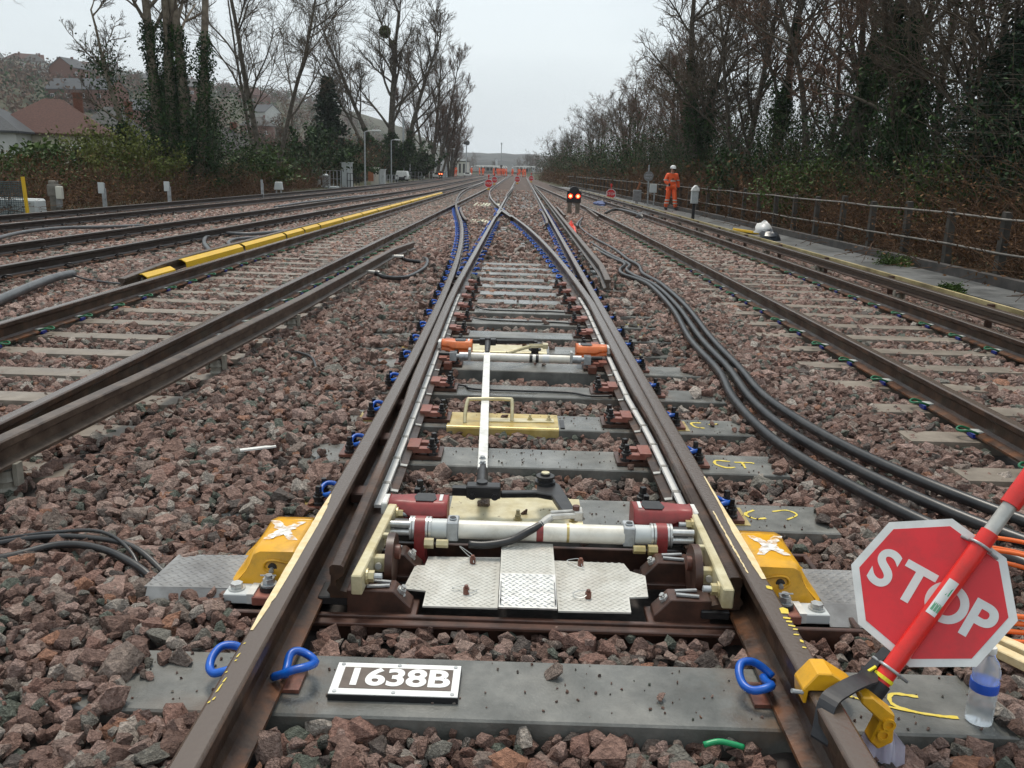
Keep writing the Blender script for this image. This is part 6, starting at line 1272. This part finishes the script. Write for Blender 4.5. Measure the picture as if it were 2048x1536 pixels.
for (x, z, s_) in ((-14.4, 14.6, .62), (-13.6, 13.4, .4)):
    r_ = np.random.default_rng(int(z * 10)); c = norm(r_.normal(size=(1600, 3))) * (r_.random((1600, 1)) ** .35) * s_; o = obj('mistletoe', fastmesh('mistletoe', *leaves(r_, c, .09)), 'mistletoe', mt_); o.location = Vector(((x + 14.0) / 1.3, -.4, z - mt_.location.z)); o.scale = (.77, .77, 1)
TL4 = make_tree(24, 16, .32, [(0, 0, 0, 0, 1, 1), (-.6, 0, -.16, 0, .95, .8), (.6, 0, .17, 0, .95, .8), (1.2, 0, .3, 0, .75, .6), (-1.1, 0, -.3, 0, .7, .5)], lv=(13, 9, 7, 5), ang=(.5, .5, .55, .6), wob=.04, t0=.18, twigm='twig_red', twig_r=.014, spread=.30, up=.1)
put_tree(TL4, (-12.6, 125), 'fan shaped reddish bare tree beyond the mistletoe tree'); put_tree(TL4, (-10.6, 133), 'smaller reddish bare tree at the end of the left bank', sc=.62, rz=1.2)
TL5 = make_tree(25, 12, .2, [(0, 0, .25, -.05, 1, 1), (0, .3, .05, 0, .9, .8)], lv=(10, 6, 6, 5), t0=.15, spread=.45, wob=.09, twig_r=.006, twigm='twig')
put_tree(TL5, (-21.5, 28), 'bare crooked tree at the very left by the net barrier'); put_tree(TC, (-17.5, 64), 'low bare reddish tree behind the steel railing', sc=.5, rz=1)
# conifers
def conifer(seed, H, w, n_, name_leaf=.22, droop=.25):
    r_ = np.random.default_rng(seed); G = [tubes(np.array([[[0, 0, -.3], [0, 0, H * .5], [0, 0, H]]]), np.array([.16]), np.array([.02]), 6)]; k = r_.random(n_) ** .8; z = k * H * .97 + .3; a = r_.uniform(0, 2 * PI, n_); L_ = w * (1.05 - k) * r_.uniform(.6, 1.1, n_) + .15
    s = np.linspace(0, 1, 6)[None, :, None]; d = np.stack([np.cos(a), np.sin(a), np.zeros(n_)], 1)[:, None, :]; P_ = np.stack([np.zeros(n_), np.zeros(n_), z], 1)[:, None, :] + d * s * L_[:, None, None] + np.array([0, 0, 1.]) * (s * .15 - s ** 2 * droop) * L_[:, None, None]
    G.append(tubes(P_, np.full(n_, .025), np.full(n_, .006), 3)); q = 34; u = r_.random((n_, q, 1)) ** .7 * 5; i = np.minimum(u.astype(int), 4)[..., 0]; c = P_[np.arange(n_)[:, None], i] * (1 - (u - i[..., None])) + P_[np.arange(n_)[:, None], i + 1] * (u - i[..., None]); c = c + r_.normal(0, 1, c.shape) * np.array([.16, .16, .07]) * (.4 + L_[:, None, None] * .35)
    return [(fastmesh('trunk', *merge(G)), 'bark'), (fastmesh('crown', *leaves(r_, c.reshape(-1, 3), name_leaf, 0, .5)), 'conifer')]
FIR = conifer(31, 8.3, 2.6, 420, .13); put_tree(FIR, (-16.2, 75), 'dark pointed fir on the left bank', name='fir_tree'); put_tree(conifer(32, 9.5, 3.4, 620, .05, .1), (11.9, 18.6), 'dark feathery conifer at the edge above the fence', name='conifer_tree'); put_tree(conifer(33, 4.6, 2.2, 420, .05, .05), (10.9, 20.3), 'low dark evergreen below the feathery conifer', name='conifer_tree')
# thickets
def zterr(c): return terrain_z(c[:, 0], c[:, 1])
def thicket(name, r_, C_, h, nleaf, leafm, leafs, stemm='bramble', label=None, stems=True, arch=1., cat='bushes'):
    """stems arching up from points C_ and leaves hung along them: one mass nobody could count"""
    B = len(C_); P0 = np.concatenate([C_, zterr(C_)[:, None] - .05], 1); D = r_.normal(0, .5 * arch, (B, 3)); D[:, 2] = 1; Ln = h * r_.uniform(.5, 1.25, B); p = grow(r_, P0, D, Ln, 7, .22 * arch, -.10 * arch)
    G = tubes(p, np.full(B, .011), np.full(B, .004), 3); o = obj(name, fastmesh(name, *G), stemm); o['kind'] = 'stuff'; tag(o, label, cat)
    i = r_.integers(0, B, nleaf); f = r_.random(nleaf) ** .75 * 7; k = np.minimum(f.astype(int), 6); u = (f - k)[:, None]; c = p[i, k] * (1 - u) + p[i, k + 1] * u + r_.normal(0, .09, (nleaf, 3)); q = obj('foliage', fastmesh('foliage', *leaves(r_, c, leafs)), leafm, o); q['kind'] = 'stuff'
    return o
r_ = np.random.default_rng(77)
def band_pts(n_, y0, y1, x0, x1, right=True, pw=1.6):
    y = y0 + (y1 - y0) * r_.random(n_) ** pw; base = X7(y) if right else np.zeros(n_); return np.stack([base + r_.uniform(x0, x1, n_), y], 1)
thicket('bramble_thicket', r_, band_pts(5200, 4.5, 60, .45, 2.6), 2.0, 45000, 'leaf_brown', .032, label='tangle of brown brambles growing behind the fence')
thicket('bramble_thicket', r_, band_pts(2600, 30, 150, .5, 3.5, True, 1.), 2.3, 9000, 'leaf_brown', .09, label='reddish brown scrub lining the far part of the right bank')
thicket('undergrowth', r_, band_pts(2600, 5, 75, 2.2, 6.5), 3.6, 90000, 'ivy', .05, 'twig', label='dark ivy undergrowth beneath the trees on the right bank', arch=.6)
thicket('undergrowth', r_, band_pts(2600, 8, 85, 5.5, 10.5), 6.2, 60000, 'ivy', .075, 'twig', label='tall dark scrub filling the gaps far behind the right hand fence', arch=.45)
thicket('undergrowth', r_, band_pts(1500, 60, 165, 1.5, 7, True, 1.), 4.2, 26000, 'ivy', .10, 'twig_red', label='dark undergrowth beneath the far trees on the right bank', arch=.6)
yl = np.array([14, 20, 30, 45, 70, 100, 140.]); xl_ = np.array([-13.2, -12.7, -12.3, -12.6, -13.6, -14.4, -14.0])
def left_pts(n_, y0, y1, a, b, pw=1.4): y = y0 + (y1 - y0) * r_.random(n_) ** pw; return np.stack([np.interp(y, yl, xl_) - r_.uniform(a, b, n_), y], 1)
thicket('bramble_thicket', r_, left_pts(4200, 15, 62, 0., 3.), 1.6, 30000, 'leaf_brown', .04, label='brown brambles behind the marker posts on the left bank')
thicket('undergrowth', r_, left_pts(2200, 15, 62, 1., 6.), 1.5, 34000, 'leaf_green', .042, 'twig_red', label='green and brown scrub on the left bank below the trees', arch=.7)
thicket('undergrowth', r_, left_pts(2600, 55, 135, 0., 6., 1.), 3.0, 36000, 'ivy', .10, 'twig_red', label='dark scrub behind the cabinets and lamp posts', arch=.6)
thicket('undergrowth', r_, left_pts(2200, 70, 140, .3, 4., 1.), 3.8, 5000, 'leaf_brown', .12, 'twig_red', label='reddish twiggy scrub behind the white generator', arch=.5)
def bush(x, y, w, h, n_, m, label, seed, leaf=.09, stemn=60, cat='bush'):
    q = np.random.default_rng(seed); z = float(terrain_z(np.array(x), np.array(y))); t = thing('bush', (x, y, z), label, cat); C_ = np.stack([q.normal(0, w * .22, stemn), q.normal(0, w * .22, stemn)], 1)
    D = np.concatenate([C_ / (w * .5), np.ones((stemn, 1))], 1); p = grow(q, np.concatenate([C_ * .3, np.full((stemn, 1), -.05)], 1), D, h * q.uniform(.6, 1.1, stemn), 6, .2, .0); obj('stems', fastmesh('stems', *tubes(p, np.full(stemn, .018), np.full(stemn, .005), 4)), 'twig', t)
    i = q.integers(0, stemn, n_); f = 1 + q.random(n_) ** .8 * 5; k = np.minimum(f.astype(int), 5); u = (f - k)[:, None]; c = p[i, k] * (1 - u) + p[i, k + 1] * u + q.normal(0, .17, (n_, 3)) * np.array([1, 1, .8]); obj('foliage', fastmesh('foliage', *leaves(q, c, leaf)), m, t); return t
bush(-15.3, 33.5, 2.8, 2.9, 11000, 'leaf_yellowgreen', 'yellow green leafy bush left of the great ivy tree', 41, .06); bush(-17.0, 31, 2.8, 1.9, 6000, 'leaf_green', 'loose green laurel in front of the cream house', 42, .1); bush(-21, 26, 3.0, 3.4, 9000, 'leaf_green', 'green bush at the far left edge behind the net barrier', 43, .045)
bush(-14.3, 38.6, 4.2, 4.6, 15000, 'ivy', 'dark mass of ivy and holly around the foot of the great tree', 50, .06, 110); bush(-13.8, 47, 3., 2.4, 4200, 'leaf_green', 'green bush beyond the great ivy tree', 44, .1); bush(-14.3, 64, 4.2, 4.2, 6500, 'ivy', 'dark holly bush behind the steel railing', 45, .15); bush(-13.6, 113, 3.6, 5., 3500, 'ivy', 'dark evergreen bush below the fan shaped tree', 46, .2); bush(8.6, 26.5, 2.4, 2.2, 6000, 'leaf_green', 'bright green ivy bush under the swollen ivy trunk', 47, .05); bush(8.2, 34, 2., 2.4, 3000, 'ivy', 'dark green bush behind the fence midway', 48, .08); bush(9.0, 19.5, 2.4, 2.0, 3200, 'leaf_green', 'glossy green shrub behind the fence near the conifer', 49, .045)
for (x, y, h, lab, sd_) in ((6.78, 16.0, .32, 'tuft of green fern growing at the foot of the kerb wall', 51), (5.98, 12.2, .14, 'small weeds along the walkway edge near the guard board', 52)):
    q = np.random.default_rng(sd_); t = thing('fern', (x, y, -.05), lab, 'plant'); n_ = 70; a = q.uniform(0, 2 * PI, n_); P_ = np.zeros((n_, 3)); D = np.stack([np.cos(a), np.sin(a), q.uniform(.4, 1.6, n_)], 1); p = grow(q, P_, D, h * q.uniform(.7, 1.4, n_), 5, .1, -.22); obj('stems', fastmesh('stems', *tubes(p, np.full(n_, .004), np.full(n_, .002), 3)), 'leaf_green', t); c = p[:, 1:].reshape(-1, 3); c = np.repeat(c, 6, 0) + q.normal(0, .025, (len(c) * 6, 3)); obj('fronds', fastmesh('fronds', *leaves(q, c, .022)), 'leaf_green', t)
# woods on the hill: trees too many to count
q = np.random.default_rng(61); n_ = 3300; hx = q.uniform(-400, -45, n_); hy = q.uniform(95, 600, n_); ok = (hx + .03 * hy < -42) & (-hx * .35 + hy * .25 > 50); hx, hy = hx[ok], hy[ok]; hz = terrain_z(hx, hy)
C_ = np.stack([hx, hy, hz], 1); rad = q.uniform(1.4, 3.6, len(C_)); m_ = 44; d = norm(q.normal(size=(len(C_), m_, 3))) * q.random((len(C_), m_, 1)) ** .4; c = C_[:, None] + d * rad[:, None, None] * np.array([1, 1, 1.2]) + np.array([0, 0, 1]) * rad[:, None, None] * 1.0
sel = q.random(len(C_)) < .35
for nm, mk, s_ in (('hillside_wood', sel, 'ivy'), ('hillside_wood', ~sel, 'twig_red')):
    V_, F_ = leaves(q, c[mk].reshape(-1, 3), .5); o = obj(nm, fastmesh(nm, V_, F_), s_); o['kind'] = 'stuff'; tag(o, 'evergreen trees scattered over the hillside' if s_ == 'ivy' else 'brown winter trees scattered over the hillside', 'wood')

# ------------------------------------------------------------------ houses
def house(x, y, w, d, hw, hr, rz, wm, rm, label, hip=False, zb_=None, wins=((-.3, .62), (.3, .62), (-.3, .22), (.3, .22)), chim=True, group=None):
    z = float(terrain_z(np.array(x), np.array(y))) - .5 if zb_ is None else zb_; t = thing('house', (x, y, z), label, 'house', group, rz); a, b = w / 2, d / 2
    mb = MB(); mb.box(-a, a, -b, b, 0, hw)
    if not hip: mb.add([(-a + .01, -b, hw), (-a + .01, b, hw), (-a + .01, 0, hw + hr * .97), (a - .01, -b, hw), (a - .01, b, hw), (a - .01, 0, hw + hr * .97)], [(0, 2, 1), (3, 4, 5)])
    mb.build('wall', wm, t, world=False)
    e_ = .35; k = a - b * .9 if hip else a + .2
    mb = MB(); mb.add([(-a - e_, -b - e_, hw - .1), (a + e_, -b - e_, hw - .1), (a + e_, b + e_, hw - .1), (-a - e_, b + e_, hw - .1), (-k, 0, hw + hr), (k, 0, hw + hr), (-a - e_, -b - e_, hw - .22), (a + e_, -b - e_, hw - .22), (a + e_, b + e_, hw - .22), (-a - e_, b + e_, hw - .22)], [(0, 1, 5, 4), (2, 3, 4, 5), (1, 2, 5), (3, 0, 4), (0, 6, 7, 1), (1, 7, 8, 2), (2, 8, 9, 3), (3, 9, 6, 0), (9, 8, 7, 6)]) if hip else mb.add([(-a - .2, -b - e_, hw - .12), (a + .2, -b - e_, hw - .12), (a + .2, 0, hw + hr), (-a - .2, 0, hw + hr), (a + .2, b + e_, hw - .12), (-a - .2, b + e_, hw - .12), (-a - .2, -b - e_, hw - .3), (a + .2, -b - e_, hw - .3), (a + .2, 0, hw + hr - .2), (-a - .2, 0, hw + hr - .2), (a + .2, b + e_, hw - .3), (-a - .2, b + e_, hw - .3)], [(0, 1, 2, 3), (3, 2, 4, 5), (0, 6, 7, 1), (5, 4, 10, 11), (6, 9, 8, 7), (9, 11, 10, 8), (0, 3, 9, 6), (3, 5, 11, 9), (1, 7, 8, 2), (2, 8, 10, 4)])
    rf = mb.build('roof', rm, t, world=False)
    if chim: mb = MB(); mb.box(a * .35, a * .35 + .6, -.3, .3, hw + hr * .5, hw + hr + .5); mb.box(a * .35 - .05, a * .35 + .65, -.35, .35, hw + hr + .35, hw + hr + .43); mb.build('chimney', 'brick_red', rf, world=False)
    for fx_, fz in wins:
        cx, cz = fx_ * w, fz * hw + .5
        mb = MB(); mb.box(cx - .6, cx + .6, -b - .06, -b - .01, cz - .55, cz + .55); wn = mb.build('window', 'window_frame', t, world=False)
        mb = MB()
        for s_ in (-1, 1): mb.box(cx + s_ * .29 - .24, cx + s_ * .29 + .24, -b - .075, -b - .061, cz - .46, cz + .46)
        mb.build('pane', 'glass_dark', wn, world=False)
house(-33.2, 64, 7.5, 7, 4.9, 2.3, .35, 'render_cream', 'roof_red', 'cream rendered house with red hipped roof behind the left bank', True, -1.9, ((-.22, .62), (.25, .62)))
house(-37.5, 60, 9, 7, 4.9, 2.0, .2, 'render_white', 'roof_slate', 'cream house with grey slate roof at the far left', True, -1.9, ((.3, .62), (0, .62)))
house(-35.2, 77, 7, 7, 4.6, 2.8, .5, 'render_white', 'roof_dark', 'house with dark mossy hipped roof behind the red roofed one', True, -1.8, ((.2, .5),))
house(-30.0, 88, 8, 6, 3.2, 2.4, .3, 'render_cream', 'roof_dark', 'low cream bungalow half hidden by the laurel', True, -1.0)
house(-118, 246, 20, 8, 5.2, 3., -.25, 'brick_red', 'roof_slate', 'long red brick terrace with slate roof low on the hillside', False, None, ((-.38, .55), (-.15, .55), (.1, .55), (.35, .55), (-.38, .12), (.1, .12)))
house(-151, 304, 8, 9, 6.5, 3.2, 1.35, 'brick_red', 'roof_slate', 'red brick gable ended house in the middle of the hillside')
house(-98, 236, 9, 7, 6, 2.6, -.3, 'brick_red', 'roof_slate', 'red brick house with white window beside the great ivy tree', False, None, ((-.2, .5), (.25, .5)))
wl = {'brick_red': 'red brick', 'render_cream': 'cream', 'render_white': 'white'}; rl = {'roof_slate': 'slate', 'roof_dark': 'dark mossy', 'roof_red': 'red tiled'}
combos = [(w_, r__, h_) for h_ in (True, False) for r__ in rl for w_ in wl]
for i, (x, y) in enumerate(((-84, 168), (-95, 178), (-70, 176), (-104, 194), (-88, 196), (-114, 206), (-99, 214), (-125, 214), (-78, 204), (-62, 168), (-116, 188), (-133, 222), (-58, 196), (-50, 176), (-108, 226), (-44, 150), (-90, 232))):
    w_, r__, h_ = combos[(i * 5) % 18]
    house(x * 2, y * 2, random.uniform(8, 11), 8, 5.5, 2.9, random.uniform(-.6, .5), w_, r__, '%s house with a %s %s roof among trees on the upper hillside' % (wl[w_], rl[r__], 'hipped' if h_ else 'gabled'), h_, None, ((-.28, .5), (.28, .5)), True, 'houses scattered over the upper hillside')
# ------------------------------------------------------------------ station
def canopy(x0, x1, y, z, label, n_=5):
    t = thing('station_canopy', ((x0 + x1) / 2, y, 0), label, 'canopy'); mb = MB(); mb.prism([(x0, z - .25), (x0 + .2, z - .3), (x1, z - .3), (x1, z + .05), ((x0 + x1) / 2 + .5, z + .12), (x0 + 1.2, z + .02)], y, y + 18, lambda u, v, w: (u, w, v)); mb.build('roof', 'white_paint', t)
    for i in range(n_): x = x0 + .8 + (x1 - x0 - 1.6) * i / (n_ - 1); mb = MB(); mb.box(x - .1, x + .1, y + .5, y + .7, 0, z - .29); mb.build('column', 'galv', t)
    mb = MB(); mb.box(x0 + 1.5, x1 - 1.2, y + 4, y + 14, 0, z - .6); mb.build('waiting_room', 'render_cream', t)
    for i in range(3): x = x0 + 2 + i * (x1 - x0 - 4) / 3; mb = MB(); mb.box(x, x + (x1 - x0) / 6, y + 3.9, y + 3.98, .7, 1.7); mb.build('window', 'glass_dark', t)
canopy(-16.2, -5.4, 300, 2.35, 'long white station canopy left of the aerial mast', 7); canopy(-3.2, 4.4, 300, 2.5, 'white station canopy in the middle of the platforms'); canopy(5.6, 10, 300, 2.15, 'white station canopy half hidden by the right bank', 3)
for x0, x1, lab in ((-16.5, -5, 'platform under the long canopy'), (-3.6, 4.8, 'platform under the middle canopy'), (5.2, 12, 'platform beside the right bank')):
    mb = MB(); mb.box(x0, x1, 285, 360, -.2, .55); tag(mb.build('station_platform', 'concrete_old', None), 'grey ' + lab + ' at the station', 'platform')
mb = MB()
bd = thing('trackside_building', (-12.6, 180, 0), 'brown flat roofed building with white roof plant at the end of the left bank', 'building')
mb.box(-14.6, -11.2, 180, 190, -.2, 2.6); mb.build('wall', 'cabinet_sand', bd); mb = MB(); mb.box(-14.8, -11.0, 179.8, 190.2, 2.6, 2.75); mb.build('roof', 'roof_dark', bd); mb = MB(); mb.box(-14.2, -12.9, 181, 184, 2.75, 3.3); mb.box(-12.6, -11.4, 181, 183, 2.75, 3.15); mb.build('roof_plant', 'white_paint', bd)
for i in range(4): mb = MB(); mb.box(-14.3 + i * .8, -13.9 + i * .8, 179.93, 179.98, .4, 2.2); mb.build('panel', 'roof_dark', bd)
for i, (x, y, sc, ms) in enumerate(((2.5, 380, .8, TD), (6, 385, .7, TC), (-.8, 390, .55, TC), (-24, 330, .7, TD), (-19, 335, .6, TC), (-12, 390, .5, TD), (12, 370, .6, TD), (8, 395, .6, TC), (4.4, 392, .75, TC))): put_tree(ms, (x, y), 'bare tree on the skyline behind the station canopies', 'tree', 'trees behind the station', i * 1.7, sc)
for x, y, h in ((-9.2, 320, 4.5), (-3.4, 330, 3)): mb = MB(); mb.box(x - .35, x + .35, y, y + .5, 0, h); tag(mb.build('chimney_stack', 'galv', None), 'pale distant chimney above the long canopy' if x < -5 else 'short distant stack behind the middle canopy', 'chimney')
# ------------------------------------------------------------------ damp air
hb = MB(); hb.box(-620, 330, -70, 1250, -3.2, 72); haze = hb.build('haze', None)
hm = bpy.data.materials.new('haze'); hm.use_nodes = True; hn = hm.node_tree.nodes; hn.remove(hn['Principled BSDF']); pv = hn.new('ShaderNodeVolumePrincipled'); pv.inputs['Color'].default_value = (.95, .97, 1, 1); pv.inputs['Density'].default_value = .00032; pv.inputs['Anisotropy'].default_value = .2
hm.node_tree.links.new(pv.outputs[0], [q for q in hn if q.type == 'OUTPUT_MATERIAL'][0].inputs['Volume']); haze.data.materials.append(hm); haze['kind'] = 'stuff'; haze['label'] = 'thin grey haze of a damp overcast day'; haze['category'] = 'haze'
